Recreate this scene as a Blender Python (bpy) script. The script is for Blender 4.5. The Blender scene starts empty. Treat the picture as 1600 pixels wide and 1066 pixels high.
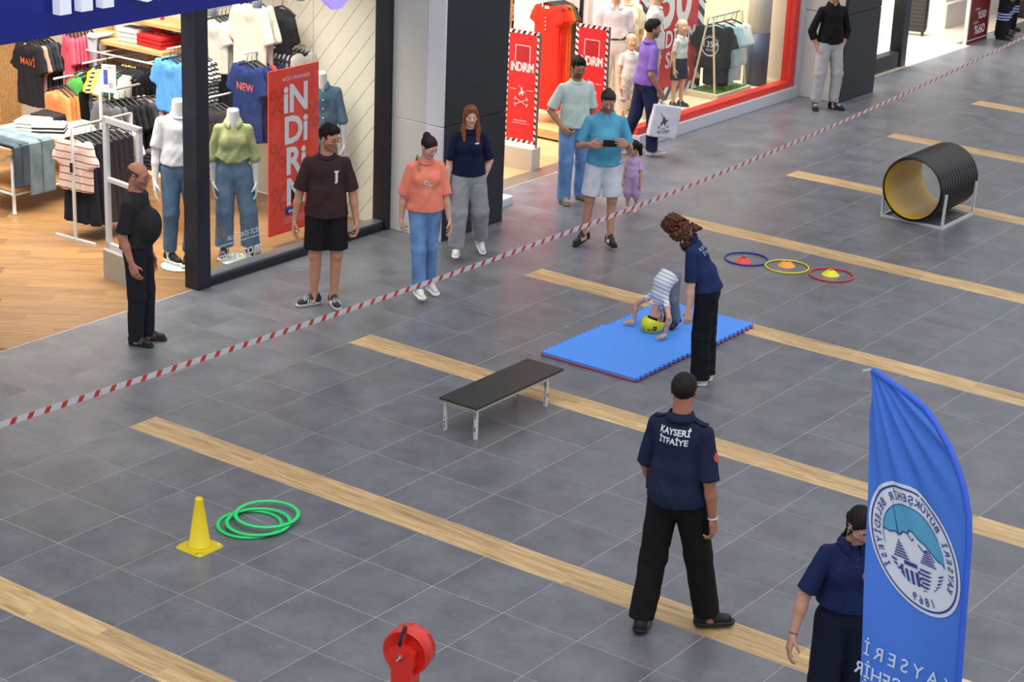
import bpy, bmesh, math, random
import numpy as np
from mathutils import Vector, Matrix
from mathutils.bvhtree import BVHTree

# ------------------------------------------------------------------ camera, world, lights, exposure
SC = bpy.context.scene
COL = SC.collection
cam_d = bpy.data.cameras.new('camera')
cam_d.sensor_width = 36.0
cam_d.lens = 3125.30 / 1600.0 * 36.0
cam_d.clip_end = 300.0
cam_o = bpy.data.objects.new('camera', cam_d)
cam_o.location = (10.53048, -8.49133, 6.21219)
cam_o.rotation_euler = (1.22508983, -0.0387988, 6.91918599 - 2 * math.pi)
COL.objects.link(cam_o)
SC.camera = cam_o
SC.view_settings.view_transform = 'Standard'
SC.view_settings.look = 'None'
SC.view_settings.gamma = 1.0
SC.view_settings.use_curve_mapping = False
SC.view_settings.exposure = 0.26

world = bpy.data.worlds.new('daylight_from_skylight')
world.use_nodes = True
SC.world = world
bg = world.node_tree.nodes['Background']
bg.inputs['Color'].default_value = (0.93, 0.96, 1.0, 1)
bg.inputs['Strength'].default_value = 0.62

def light(name, kind, loc, energy, color=(1, 1, 1), size=1.0, size_y=None, rot=(0, 0, 0), spread=None):
    d = bpy.data.lights.new(name, kind)
    d.energy = energy
    d.color = color
    if kind == 'AREA':
        d.shape = 'RECTANGLE'
        d.size = size
        d.size_y = size_y or size
        if spread: d.spread = math.radians(spread)
    elif kind == 'SUN':
        d.angle = size
    o = bpy.data.objects.new(name, d)
    o.location = loc
    o.rotation_euler = rot
    COL.objects.link(o)
    return o

light('skylight', 'SUN', (3, 3, 20), 1.15, (1.0, 0.98, 0.96), math.radians(70), rot=(math.radians(12), math.radians(14), 0))
# ceiling lamps of the shops
WARM = (1.0, 0.93, 0.82)
for (x, y, sx, sy, e) in ((-4.0, 5.2, 2.2, 3.6, 165), (-6.6, 5.4, 2.4, 3.4, 160), (-9.3, 4.5, 2.2, 4.5, 80)):
    light('shop_ceiling_lamp', 'AREA', (x, y, 3.1), e, WARM, sx, sy, spread=125)
for (x, y, sx, sy, e) in ((-4.2, 10.4, 2.4, 2.6, 170), (-3.5, 14.4, 1.4, 3.4, 150), (-4.3, 20.4, 2.8, 3.4, 260), (-6.5, 23.5, 2.5, 3.0, 160), (-6.3, 12.5, 2.4, 3.0, 150)):
    light('shop_ceiling_lamp', 'AREA', (x, y, 3.1), e, (1.0, 0.96, 0.9), sx, sy, spread=125)

# ------------------------------------------------------------------ helpers
rnd = random.Random(5)

def lin(hexs):
    h = hexs.lstrip('#')
    out = []
    for i in (0, 2, 4):
        c = int(h[i:i + 2], 16) / 255.0
        out.append(c / 12.92 if c <= 0.04045 else ((c + 0.055) / 1.055) ** 2.4)
    return tuple(out)

_M = {}

def mat(key, hexs=None, rough=0.6, metal=0.0, nz=None, bump=None, emit=None, attr=None, spec=None, coat=0.0):
    """procedural principled material. nz = (scale, amount, stretch), bump = (scale, strength)"""
    if key in _M:
        return _M[key]
    m = bpy.data.materials.new(key)
    m.use_nodes = True
    nt = m.node_tree
    b = nt.nodes['Principled BSDF']
    b.inputs['Roughness'].default_value = rough
    b.inputs['Metallic'].default_value = metal
    if spec is not None:
        b.inputs['Specular IOR Level'].default_value = spec
    if coat:
        b.inputs['Coat Weight'].default_value = coat
    c = lin(hexs) if hexs else (0.8, 0.8, 0.8)
    b.inputs['Base Color'].default_value = (*c, 1)
    tc = None
    if nz or bump:
        tc = nt.nodes.new('ShaderNodeTexCoord')
    src = None
    if attr:
        a = nt.nodes.new('ShaderNodeAttribute')
        a.attribute_name = 'Col'
        src = a.outputs['Color']
    if nz:
        mp = nt.nodes.new('ShaderNodeMapping')
        st = nz[2] if len(nz) > 2 else (1, 1, 1)
        mp.inputs['Scale'].default_value = st
        n = nt.nodes.new('ShaderNodeTexNoise')
        n.inputs['Scale'].default_value = nz[0]
        n.inputs['Detail'].default_value = 4
        nt.links.new(tc.outputs['Object'], mp.inputs['Vector'])
        nt.links.new(mp.outputs['Vector'], n.inputs['Vector'])
        mr = nt.nodes.new('ShaderNodeMapRange')
        mr.inputs['From Min'].default_value = 0.3
        mr.inputs['From Max'].default_value = 0.7
        mr.inputs['To Min'].default_value = 1 - nz[1]
        mr.inputs['To Max'].default_value = 1 + nz[1]
        nt.links.new(n.outputs['Fac'], mr.inputs['Value'])
        mx = nt.nodes.new('ShaderNodeMix')
        mx.data_type = 'RGBA'
        mx.blend_type = 'MULTIPLY'
        mx.inputs[0].default_value = 1
        if src:
            nt.links.new(src, mx.inputs[6])
        else:
            mx.inputs[6].default_value = (*c, 1)
        nt.links.new(mr.outputs['Result'], mx.inputs[7])
        src = mx.outputs[2]
    if src:
        nt.links.new(src, b.inputs['Base Color'])
    if bump:
        n2 = nt.nodes.new('ShaderNodeTexNoise')
        n2.inputs['Scale'].default_value = bump[0]
        n2.inputs['Detail'].default_value = 3
        nt.links.new(tc.outputs['Object'], n2.inputs['Vector'])
        bp = nt.nodes.new('ShaderNodeBump')
        bp.inputs['Strength'].default_value = bump[1]
        bp.inputs['Distance'].default_value = 0.01
        nt.links.new(n2.outputs['Fac'], bp.inputs['Height'])
        nt.links.new(bp.outputs['Normal'], b.inputs['Normal'])
    if emit:
        b.inputs['Emission Color'].default_value = (*lin(emit[0]), 1)
        b.inputs['Emission Strength'].default_value = emit[1]
    _M[key] = m
    return m

def cloth(hexs, rough=0.85, nz=(9, 0.10), key=None):
    return mat(key or 'cloth_' + hexs, hexs, rough, nz=nz, bump=(60, 0.15), spec=0.25)

def denim(hexs):
    return mat('denim_' + hexs, hexs, 0.85, nz=(7, 0.28, (1, 1, 0.5)), bump=(90, 0.2), spec=0.2)

def plast(hexs, rough=0.4):
    return mat('plastic_%s_%d' % (hexs, rough * 100), hexs, rough)

def link(o, parent=None):
    COL.objects.link(o)
    if parent is not None:
        o.parent = parent
    return o

def tag(o, label=None, cat=None, group=None, kind=None):
    if label: o['label'] = label
    if cat: o['category'] = cat
    if group: o['group'] = group
    if kind: o['kind'] = kind
    return o

def empty(name, loc=(0, 0, 0), rz=0.0, label=None, cat=None, group=None, parent=None):
    o = bpy.data.objects.new(name, None)
    o.empty_display_size = 0.1
    o.location = loc
    o.rotation_euler = (0, 0, rz)
    link(o, parent)
    return tag(o, label, cat, group)

def np_mesh(name, V, Q, smooth=True, col=None):
    """mesh from numpy verts and quads (or tris)"""
    me = bpy.data.meshes.new(name)
    V = np.asarray(V, np.float32)
    Q = np.asarray(Q, np.int32)
    k = Q.shape[1]
    me.vertices.add(len(V))
    me.vertices.foreach_set('co', V.ravel())
    me.loops.add(Q.size)
    me.loops.foreach_set('vertex_index', Q.ravel())
    me.polygons.add(len(Q))
    me.polygons.foreach_set('loop_start', np.arange(0, Q.size, k, dtype=np.int32))
    me.polygons.foreach_set('use_smooth', np.full(len(Q), smooth))
    if col is not None:
        ca = me.color_attributes.new('Col', 'FLOAT_COLOR', 'POINT')
        cc = np.ones((len(V), 4), np.float32)
        cc[:, :3] = col
        ca.data.foreach_set('color', cc.ravel())
    me.update(calc_edges=True)
    return me

class MB:
    """collects simple shapes and links them as ONE mesh object"""
    def __init__(s):
        s.v = []; s.f = []; s.sm = []; s.mi = []; s.cur = 0
    def _add(s, vs, fs, sm=False):
        n = len(s.v)
        s.v += [tuple(map(float, v)) for v in vs]
        for f in fs:
            s.f.append([n + i for i in f]); s.sm.append(sm); s.mi.append(s.cur)
    def box(s, c, h, ax=None):
        """c centre, h half sizes, ax optional three axes"""
        ax = ax or ((1, 0, 0), (0, 1, 0), (0, 0, 1))
        A = [Vector(a) for a in ax]; c = Vector(c)
        vs = []
        for k in (-1, 1):
            for j in (-1, 1):
                for i in (-1, 1):
                    vs.append(c + A[0] * h[0] * i + A[1] * h[1] * j + A[2] * h[2] * k)
        s._add(vs, [(0, 2, 3, 1), (4, 5, 7, 6), (0, 1, 5, 4), (2, 6, 7, 3), (0, 4, 6, 2), (1, 3, 7, 5)])
        return s
    def bb(s, x0, x1, y0, y1, z0, z1):
        return s.box(((x0 + x1) / 2, (y0 + y1) / 2, (z0 + z1) / 2), (abs(x1 - x0) / 2, abs(y1 - y0) / 2, abs(z1 - z0) / 2))
    def bev(s, x0, x1, y0, y1, z0, z1, b=0.01):
        """box with bevelled vertical and top edges"""
        def ring(z, i):
            return [(x0 + i + b, y0 + i, z), (x1 - i - b, y0 + i, z), (x1 - i, y0 + i + b, z), (x1 - i, y1 - i - b, z),
                    (x1 - i - b, y1 - i, z), (x0 + i + b, y1 - i, z), (x0 + i, y1 - i - b, z), (x0 + i, y0 + i + b, z)]
        vs = ring(z0, 0) + ring(z1 - b, 0) + ring(z1, b * 0.8)
        fs = [tuple(range(7, -1, -1)), tuple(range(16, 24))]
        for r in (0, 8):
            for i in range(8):
                j = (i + 1) % 8
                fs.append((r + i, r + j, r + 8 + j, r + 8 + i))
        s._add(vs, fs)
        return s
    def bar(s, a, b, w, h=None, up=(0, 0, 1)):
        a = Vector(a); b = Vector(b); d = (b - a); L = d.length; d.normalize()
        u = Vector(up)
        if abs(u.dot(d)) > 0.95: u = Vector((1, 0, 0))
        l = u.cross(d).normalized(); u = d.cross(l)
        return s.box((a + b) / 2, (w / 2, (h or w) / 2, L / 2), (l, u, d))
    def tube(s, pts, r, n=8, closed=False, cap=True):
        P = [Vector(p) for p in pts]; m = len(P)
        rr = r if isinstance(r, (list, tuple)) else [r] * m
        T = []
        for i in range(m):
            if closed: t = P[(i + 1) % m] - P[i - 1]
            else: t = P[min(i + 1, m - 1)] - P[max(i - 1, 0)]
            T.append(t.normalized())
        u = Vector((0, 0, 1)) if abs(T[0].z) < 0.9 else Vector((1, 0, 0))
        vs = []
        for i in range(m):
            l = u.cross(T[i])
            if l.length < 1e-6: l = Vector((1, 0, 0)).cross(T[i])
            l.normalize(); u = T[i].cross(l).normalized()
            for k in range(n):
                a = 2 * math.pi * k / n
                vs.append(P[i] + (l * math.cos(a) + u * math.sin(a)) * rr[i])
        fs = []
        for i in range(m if closed else m - 1):
            j = (i + 1) % m
            for k in range(n):
                k2 = (k + 1) % n
                fs.append((i * n + k, i * n + k2, j * n + k2, j * n + k))
        s._add(vs, fs, True)
        if cap and not closed:
            s._add(vs[:n], [tuple(range(n - 1, -1, -1))])
            s._add(vs[-n:], [tuple(range(n))])
        return s
    def lathe(s, prof, c=(0, 0, 0), n=24, ax=None, sm=True, close=False):
        """prof = [(radius, height)...] turned about ax[2]"""
        ax = ax or ((1, 0, 0), (0, 1, 0), (0, 0, 1))
        A = [Vector(a) for a in ax]; c = Vector(c)
        vs = []
        for (r, z) in prof:
            for k in range(n):
                a = 2 * math.pi * k / n
                vs.append(c + A[0] * (r * math.cos(a)) + A[1] * (r * math.sin(a)) + A[2] * z)
        m = len(prof); fs = []
        for i in range(m if close else m - 1):
            i2 = (i + 1) % m
            for k in range(n):
                k2 = (k + 1) % n
                fs.append((i * n + k, i * n + k2, i2 * n + k2, i2 * n + k))
        if not close:
            if prof[0][0] > 1e-4: fs.append(tuple(range(n - 1, -1, -1)))
            if prof[-1][0] > 1e-4: fs.append(tuple((m - 1) * n + k for k in range(n)))
        s._add(vs, fs, sm)
        return s
    def poly(s, pts):
        s._add(pts, [tuple(range(len(pts)))])
        return s
    def prism(s, pts2, o, ex, ey, ez, t):
        """extrude a 2D outline (counter-clockwise) lying in o + x*ex + y*ey by t along ez"""
        o = Vector(o); ex = Vector(ex); ey = Vector(ey); ez = Vector(ez); n = len(pts2)
        a = [o + ex * x + ey * y for x, y in pts2]
        b = [p + ez * t for p in a]
        s._add(a + b, [tuple(range(n - 1, -1, -1)), tuple(range(n, 2 * n))] + [(i, (i + 1) % n, n + (i + 1) % n, n + i) for i in range(n)])
        return s
    def mesh(s, name):
        me = bpy.data.meshes.new(name)
        me.from_pydata(s.v, [], s.f)
        me.polygons.foreach_set('use_smooth', s.sm)
        me.polygons.foreach_set('material_index', s.mi)
        me.update()
        return me
    def build(s, name, mats, parent=None, loc=None, rz=None):
        me = s.mesh(name)
        for m in (mats if isinstance(mats, (list, tuple)) else [mats]):
            me.materials.append(m)
        o = bpy.data.objects.new(name, me)
        if loc is not None: o.location = loc
        if rz is not None: o.rotation_euler = (0, 0, rz)
        return link(o, parent)

def struct(name, mb, m, parent=None):
    o = mb.build(name, m, parent)
    if parent is None: o['kind'] = 'structure'
    return o

def copy_tree(o, parent=None):
    c = o.copy(); COL.objects.link(c)
    if parent is not None: c.parent = parent
    for ch in list(o.children): copy_tree(ch, c)
    return c

# ------------------------------------------------------------------ lettering
_T = {}

def text2d(s, size=1.0, bold=0.0, shear=0.0, space=1.0):
    """flat lettering: (verts Nx2 centred on x, baseline 0, cap height = size), faces"""
    key = (s, bold, shear, space)
    if key not in _T:
        cu = bpy.data.curves.new('lettering', 'FONT')
        cu.body = s; cu.align_x = 'CENTER'; cu.size = 1.0; cu.offset = bold; cu.shear = shear
        cu.space_character = space; cu.resolution_u = 3; cu.fill_mode = 'FRONT'
        ob = bpy.data.objects.new('lettering', cu)
        COL.objects.link(ob)
        dg = bpy.context.evaluated_depsgraph_get()
        me = ob.evaluated_get(dg).to_mesh()
        V = np.array([v.co[:2] for v in me.vertices]).reshape(-1, 2) / 0.72
        F = [tuple(p.vertices) for p in me.polygons]
        bpy.data.objects.remove(ob); bpy.data.curves.remove(cu)
        _T[key] = (V, F)
    V, F = _T[key]
    return V * size, F

def lettering(name, items, fn, m, parent, thick=0.0):
    """items = list of (verts2d, faces); fn maps (x, y) to a point; joined into one flat print"""
    v = []; f = []
    for V, F in items:
        n = len(v)
        v += [tuple(fn(x, y)) for x, y in V]
        f += [tuple(n + i for i in q) for q in F]
    me = bpy.data.meshes.new(name)
    me.from_pydata(v, [], f)
    me.materials.append(m)
    me.update()
    o = bpy.data.objects.new(name, me)
    if thick:
        md = o.modifiers.new('thickness', 'SOLIDIFY'); md.thickness = thick; md.offset = 1
    return link(o, parent)

def plane_fn(o, ex, ey):
    o = Vector(o); ex = Vector(ex); ey = Vector(ey)
    return lambda x, y: o + ex * x + ey * y

def ring2d(r0, r1, n=48, sx=1.0, sy=1.0):
    V = []
    for r in (r0, r1):
        for k in range(n):
            a = 2 * math.pi * k / n
            V.append((r * math.cos(a) * sx, r * math.sin(a) * sy))
    F = [(k, (k + 1) % n, n + (k + 1) % n, n + k) for k in range(n)]
    F = [f[::-1] for f in F]
    return np.array(V), F

def rect2d(x0, y0, x1, y1):
    return np.array([(x0, y0), (x1, y0), (x1, y1), (x0, y1)]), [(0, 1, 2, 3)]

def poly2d(pts):
    return np.array(pts, float), [tuple(range(len(pts)))]

def line2d(pts, w):
    V = []; F = []
    for (a, b) in zip(pts[:-1], pts[1:]):
        d = np.array(b, float) - np.array(a, float); L = np.hypot(*d)
        if L < 1e-9: continue
        n = np.array((-d[1], d[0])) / L * w / 2
        k = len(V)
        V += [a - n, b - n, b + n, a + n]
        F.append((k, k + 1, k + 2, k + 3))
    return np.array(V), F

def moved(T, dx=0, dy=0, s=1.0, rot=0.0):
    V, F = T
    c, q = math.cos(rot), math.sin(rot)
    V = np.asarray(V) * s
    return np.stack([V[:, 0] * c - V[:, 1] * q + dx, V[:, 0] * q + V[:, 1] * c + dy], 1), F

def arc_text(s, r, a_mid, span, size, bold=0.0, inward=False):
    """letters set along a circle; a_mid, span in radians; clockwise reading"""
    out = []
    n = len(s)
    for i, ch in enumerate(s):
        if ch == ' ': continue
        t = (i + 0.5) / n - 0.5
        if inward:
            a = a_mid + t * span
            out.append(moved(text2d(ch, size, bold), r * math.cos(a), r * math.sin(a), 1, a + math.pi / 2))
        else:
            a = a_mid - t * span
            out.append(moved(text2d(ch, size, bold), r * math.cos(a), r * math.sin(a), 1, a - math.pi / 2))
    return out

# ------------------------------------------------------------------ smooth solids from signed distances
def _n(v):
    v = np.asarray(v, float)
    return v / (np.linalg.norm(v) + 1e-12)

class Solid:
    def __init__(s):
        s.P = []
    def _put(s, lo, hi, fn, k, op):
        s.P.append((np.asarray(lo, float), np.asarray(hi, float), fn, k, op)); return s
    def cone(s, a, b, ra, rb, k=0.02, fl=None, cap=(0, 0), op='u'):
        a = np.asarray(a, float); b = np.asarray(b, float)
        d = b - a; L2 = max(float(d @ d), 1e-9); L = L2 ** 0.5
        R = max(ra, rb)
        if fl is not None:
            n = _n(fl[0]); sc = 1.0 / fl[1] - 1.0; comp = 0.5 + 0.5 * fl[1]
        def fn(X, Y, Z):
            px, py, pz = X - a[0], Y - a[1], Z - a[2]
            t = (px * d[0] + py * d[1] + pz * d[2]) / L2
            tc = np.clip(t, 0, 1)
            qx, qy, qz = px - tc * d[0], py - tc * d[1], pz - tc * d[2]
            if fl is not None:
                dn = (qx * n[0] + qy * n[1] + qz * n[2]) * sc
                qx = qx + n[0] * dn; qy = qy + n[1] * dn; qz = qz + n[2] * dn
            r = np.sqrt(qx * qx + qy * qy + qz * qz) - (ra + (rb - ra) * tc)
            if fl is not None: r = r * comp
            if cap[1]: r = np.maximum(r, (t - 1) * L)
            if cap[0]: r = np.maximum(r, -t * L)
            return r
        return s._put(np.minimum(a, b) - R, np.maximum(a, b) + R, fn, k, op)
    def ell(s, c, r, R=None, k=0.02, op='u'):
        c = np.asarray(c, float); r = np.asarray(r, float)
        M = np.eye(3) if R is None else np.asarray(R, float)
        m = r.max()
        def fn(X, Y, Z):
            px, py, pz = X - c[0], Y - c[1], Z - c[2]
            u = (px * M[0, 0] + py * M[1, 0] + pz * M[2, 0]) / r[0]
            v = (px * M[0, 1] + py * M[1, 1] + pz * M[2, 1]) / r[1]
            w = (px * M[0, 2] + py * M[1, 2] + pz * M[2, 2]) / r[2]
            k0 = np.sqrt(u * u + v * v + w * w)
            u /= r[0]; v /= r[1]; w /= r[2]
            k1 = np.sqrt(u * u + v * v + w * w) + 1e-9
            return k0 * (k0 - 1) / k1
        return s._put(c - m, c + m, fn, k, op)
    def box(s, c, h, R=None, rad=0.01, k=0.02, op='u'):
        c = np.asarray(c, float); h = np.asarray(h, float) - rad
        M = np.eye(3) if R is None else np.asarray(R, float)
        m = np.linalg.norm(h) + rad
        def fn(X, Y, Z):
            px, py, pz = X - c[0], Y - c[1], Z - c[2]
            u = np.abs(px * M[0, 0] + py * M[1, 0] + pz * M[2, 0]) - h[0]
            v = np.abs(px * M[0, 1] + py * M[1, 1] + pz * M[2, 1]) - h[1]
            w = np.abs(px * M[0, 2] + py * M[1, 2] + pz * M[2, 2]) - h[2]
            o = np.sqrt(np.maximum(u, 0) ** 2 + np.maximum(v, 0) ** 2 + np.maximum(w, 0) ** 2)
            return o + np.minimum(np.maximum(u, np.maximum(v, w)), 0) - rad
        return s._put(c - m, c + m, fn, k, op)
    def half(s, n, p):
        """keep only the side of the plane through p that n points away from"""
        n = _n(n); d0 = float(n @ np.asarray(p, float))
        def fn(X, Y, Z):
            return X * n[0] + Y * n[1] + Z * n[2] - d0
        return s._put((-9,) * 3, (9,) * 3, fn, 0, 'i')
    def build(s, h, fold=None):
        lo = np.min([p[0] for p in s.P if p[4] == 'u'], 0) - 2.5 * h
        hi = np.max([p[1] for p in s.P if p[4] == 'u'], 0) + 2.5 * h
        N = np.ceil((hi - lo) / h).astype(int) + 1
        G = np.full(N, 1.0, np.float32)
        ax = [(lo[i] + h * np.arange(N[i])).astype(np.float32) for i in range(3)]
        for (a, b, fn, k, op) in s.P:
            if op == 'i':
                G = np.maximum(G, fn(ax[0][:, None, None], ax[1][None, :, None], ax[2][None, None, :]).astype(np.float32)); continue
            m = k * 1.2 + 2 * h
            i0 = np.clip(np.floor((a - m - lo) / h).astype(int), 0, N - 1)
            i1 = np.clip(np.ceil((b + m - lo) / h).astype(int) + 1, 1, N)
            if (i1 <= i0).any(): continue
            sl = tuple(slice(i0[q], i1[q]) for q in range(3))
            d = fn(ax[0][sl[0]][:, None, None], ax[1][sl[1]][None, :, None], ax[2][sl[2]][None, None, :]).astype(np.float32)
            g = G[sl]
            if op == 'u':
                if k > 0:
                    t = np.clip(0.5 + 0.5 * (g - d) / k, 0, 1)
                    G[sl] = g + (d - g) * t - k * t * (1 - t)
                else: G[sl] = np.minimum(g, d)
            else:
                d = -d
                if k > 0:
                    t = np.clip(0.5 - 0.5 * (g - d) / k, 0, 1)
                    G[sl] = g + (d - g) * t + k * t * (1 - t)
                else: G[sl] = np.maximum(g, d)
        return surface_nets(G, lo, h, fold)

_C8 = [(0, 0, 0), (1, 0, 0), (0, 1, 0), (1, 1, 0), (0, 0, 1), (1, 0, 1), (0, 1, 1), (1, 1, 1)]
_E12 = [(0, 1), (2, 3), (4, 5), (6, 7), (0, 2), (1, 3), (4, 6), (5, 7), (0, 4), (1, 5), (2, 6), (3, 7)]

def surface_nets(G, lo, h, fold=None):
    S = G < 0
    n = [q - 1 for q in G.shape]
    cnt = np.zeros(n, np.int8)
    for (i, j, k) in _C8:
        cnt += S[i:i + n[0], j:j + n[1], k:k + n[2]]
    cells = np.argwhere((cnt > 0) & (cnt < 8))
    if len(cells) == 0:
        return np.zeros((0, 3)), np.zeros((0, 4), int), np.zeros((0, 3))
    idx = np.full(n, -1, np.int32)
    idx[cells[:, 0], cells[:, 1], cells[:, 2]] = np.arange(len(cells))
    val = np.stack([G[cells[:, 0] + i, cells[:, 1] + j, cells[:, 2] + k] for (i, j, k) in _C8], 1).astype(float)
    C = np.array(_C8, float)
    acc = np.zeros((len(cells), 3)); m = np.zeros(len(cells))
    for (a, b) in _E12:
        va, vb = val[:, a], val[:, b]
        cr = (va < 0) != (vb < 0)
        t = np.where(cr, va / np.where(cr, va - vb, 1), 0)
        acc += np.where(cr[:, None], C[a] + (C[b] - C[a]) * t[:, None], 0)
        m += cr
    V = (cells + acc / m[:, None]) * h + lo
    gr = np.stack([(val[:, [1, 3, 5, 7]] - val[:, [0, 2, 4, 6]]).sum(1), (val[:, [2, 3, 6, 7]] - val[:, [0, 1, 4, 5]]).sum(1),
                   (val[:, [4, 5, 6, 7]] - val[:, [0, 1, 2, 3]]).sum(1)], 1)
    gr /= np.linalg.norm(gr, axis=1)[:, None] + 1e-9
    Q = []
    for ax in range(3):
        b, c = (ax + 1) % 3, (ax + 2) % 3
        sl0 = [slice(None)] * 3; sl1 = [slice(None)] * 3
        sl0[ax] = slice(0, -1); sl1[ax] = slice(1, None)
        for q in (b, c):
            sl0[q] = slice(1, -1); sl1[q] = slice(1, -1)
        A = S[tuple(sl0)]; B = S[tuple(sl1)]
        e = np.argwhere(A != B)
        if len(e) == 0: continue
        inside = A[e[:, 0], e[:, 1], e[:, 2]]
        e[:, b] += 1; e[:, c] += 1
        def cid(db, dc):
            f = e.copy(); f[:, b] -= db; f[:, c] -= dc
            return idx[f[:, 0], f[:, 1], f[:, 2]]
        q = np.stack([cid(1, 1), cid(0, 1), cid(0, 0), cid(1, 0)], 1)
        q[~inside] = q[~inside][:, ::-1]
        Q.append(q)
    Q = np.concatenate(Q)
    Q = Q[(Q >= 0).all(1)]
    if fold is not None:
        V = V + gr * fold(V)[:, None]
    return V, Q, gr

def vnoise(p):
    i = np.floor(p); f = p - i
    u = f * f * (3 - 2 * f)
    out = 0
    for dx in (0, 1):
        for dy in (0, 1):
            for dz in (0, 1):
                q = np.sin((i[:, 0] + dx) * 127.1 + (i[:, 1] + dy) * 311.7 + (i[:, 2] + dz) * 74.7) * 43758.5453
                q = q - np.floor(q)
                out = out + q * (u[:, 0] if dx else 1 - u[:, 0]) * (u[:, 1] if dy else 1 - u[:, 1]) * (u[:, 2] if dz else 1 - u[:, 2])
    return out

def folds(amp, sx=9, sy=9, sz=9, skew=0.0, seed=0.0):
    def fn(V):
        x, y, z = V[:, 0], V[:, 1], V[:, 2]
        p = np.stack([x * sx + skew * z * 6 + seed * 7.3, y * sy + seed * 3.1, z * sz + skew * x * 5], 1)
        a = 1 - np.abs(2 * vnoise(p) - 1)
        b = vnoise(p * 2.1 + 5.2)
        return amp * (a * 1.3 + b * 0.5 - 0.95)
    return fn

def solid_obj(name, S, h, m, parent=None, fold=None, col=None):
    V, Q, g = S.build(h, fold) if isinstance(S, Solid) else S
    me = np_mesh(name, V, Q, True, col(V) if callable(col) else col)
    for q in (m if isinstance(m, (list, tuple)) else [m]): me.materials.append(q)
    o = bpy.data.objects.new(name, me)
    link(o, parent)
    return o
# ------------------------------------------------------------------ people and dummies
def _perp(v, d):
    v = np.asarray(v, float); v = v - d * (v @ d)
    if np.linalg.norm(v) < 1e-4:
        v = np.array([0, 1.0, 0.3]); v = v - d * (v @ d)
    return _n(v)

def rotz(a):
    c, s = math.cos(a), math.sin(a)
    return np.array([[c, -s, 0], [s, c, 0], [0, 0, 1]])

def rotx(a):
    c, s = math.cos(a), math.sin(a)
    return np.array([[1, 0, 0], [0, c, -s], [0, s, c]])

def roty(a):
    c, s = math.cos(a), math.sin(a)
    return np.array([[c, 0, s], [0, 1, 0], [-s, 0, c]])

def hand(S, w, d, l, n, u, curl=0.45, spread=1.0):
    """palm, four unequal jointed fingers and a thumb from the side of the palm"""
    R = np.stack([l, d, n], 1)
    S.box(w + d * 0.048 * u, (0.039 * u, 0.046 * u, 0.0135 * u), R, 0.012 * u, 0.010 * u)
    S.cone(w - d * 0.01 * u, w + d * 0.03 * u, 0.024 * u, 0.026 * u, 0.012 * u, fl=(n, 0.7))
    base = ((0.029, 0.086), (0.010, 0.091), (-0.0095, 0.088), (-0.0275, 0.079))
    seg = ((0.042, 0.026, 0.021), (0.046, 0.030, 0.022), (0.043, 0.028, 0.021), (0.033, 0.021, 0.018))
    for i in range(4):
        p = w + l * base[i][0] * u + d * base[i][1] * u
        fan = (0.10, 0.03, -0.04, -0.12)[i] * spread
        dd = _n(d + l * fan)
        a = 0
        for j in range(3):
            a += curl * (0.55, 0.75, 0.55)[j] * (1 + 0.08 * i)
            q = p + (dd * math.cos(a) + n * math.sin(a)) * seg[i][j] * u
            S.cone(p, q, (0.0092, 0.0084, 0.0078)[j] * u, (0.0085, 0.0078, 0.0068)[j] * u, 0.004 * u)
            p = q
    p = w + d * 0.028 * u + l * 0.030 * u + n * 0.006 * u
    c = min(curl, 1.0)
    for j, (dv, L, r0, r1) in enumerate(((d * 0.68 + l * (0.72 - 0.4 * c) + n * (0.2 + 0.6 * c), 0.044, 0.0125, 0.0105),
                                          (d * 0.85 + l * (0.30 - 0.6 * c) + n * (0.3 + 0.7 * c), 0.034, 0.0100, 0.0078))):
        q = p + _n(dv) * L * u
        S.cone(p, q, r0 * u, r1 * u, 0.006 * u)
        p = q

DOWN = (0, 0, -1)

def cloth_folds(amp, nb, f2, seed):
    a0 = folds(amp, 6.5, 6.5, 3.2, 0.9, seed); a1 = folds(amp * 0.55, 14, 14, 6, 1.6, seed + 3); a2 = folds(amp * 0.6, 5, 5, 11, -0.8, seed + 5)
    def fn(V):
        low = np.clip((nb[2] - V[:, 2]) / 0.45, 0.15, 1.0)
        return (a0(V) + a1(V)) * low + a2(V) * low * 0.7
    return fn

def leg_folds(amp, legs, seed):
    a0 = folds(amp, 8, 8, 4, 1.0, seed); a1 = folds(amp * 0.9, 9, 9, 15, 1.4, seed + 2)
    def fn(V):
        w = np.zeros(len(V))
        for L in legs:
            for p, rr, k in ((L['kn'], 0.13, 0.7), (L['an'], 0.13, 1.0), (L['hip'], 0.12, 0.6)):
                w = np.maximum(w, k * np.exp(-np.sum((V - p) ** 2, 1) / rr ** 2))
        return a0(V) * 0.8 + a1(V) * w * 1.3
    return fn

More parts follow.
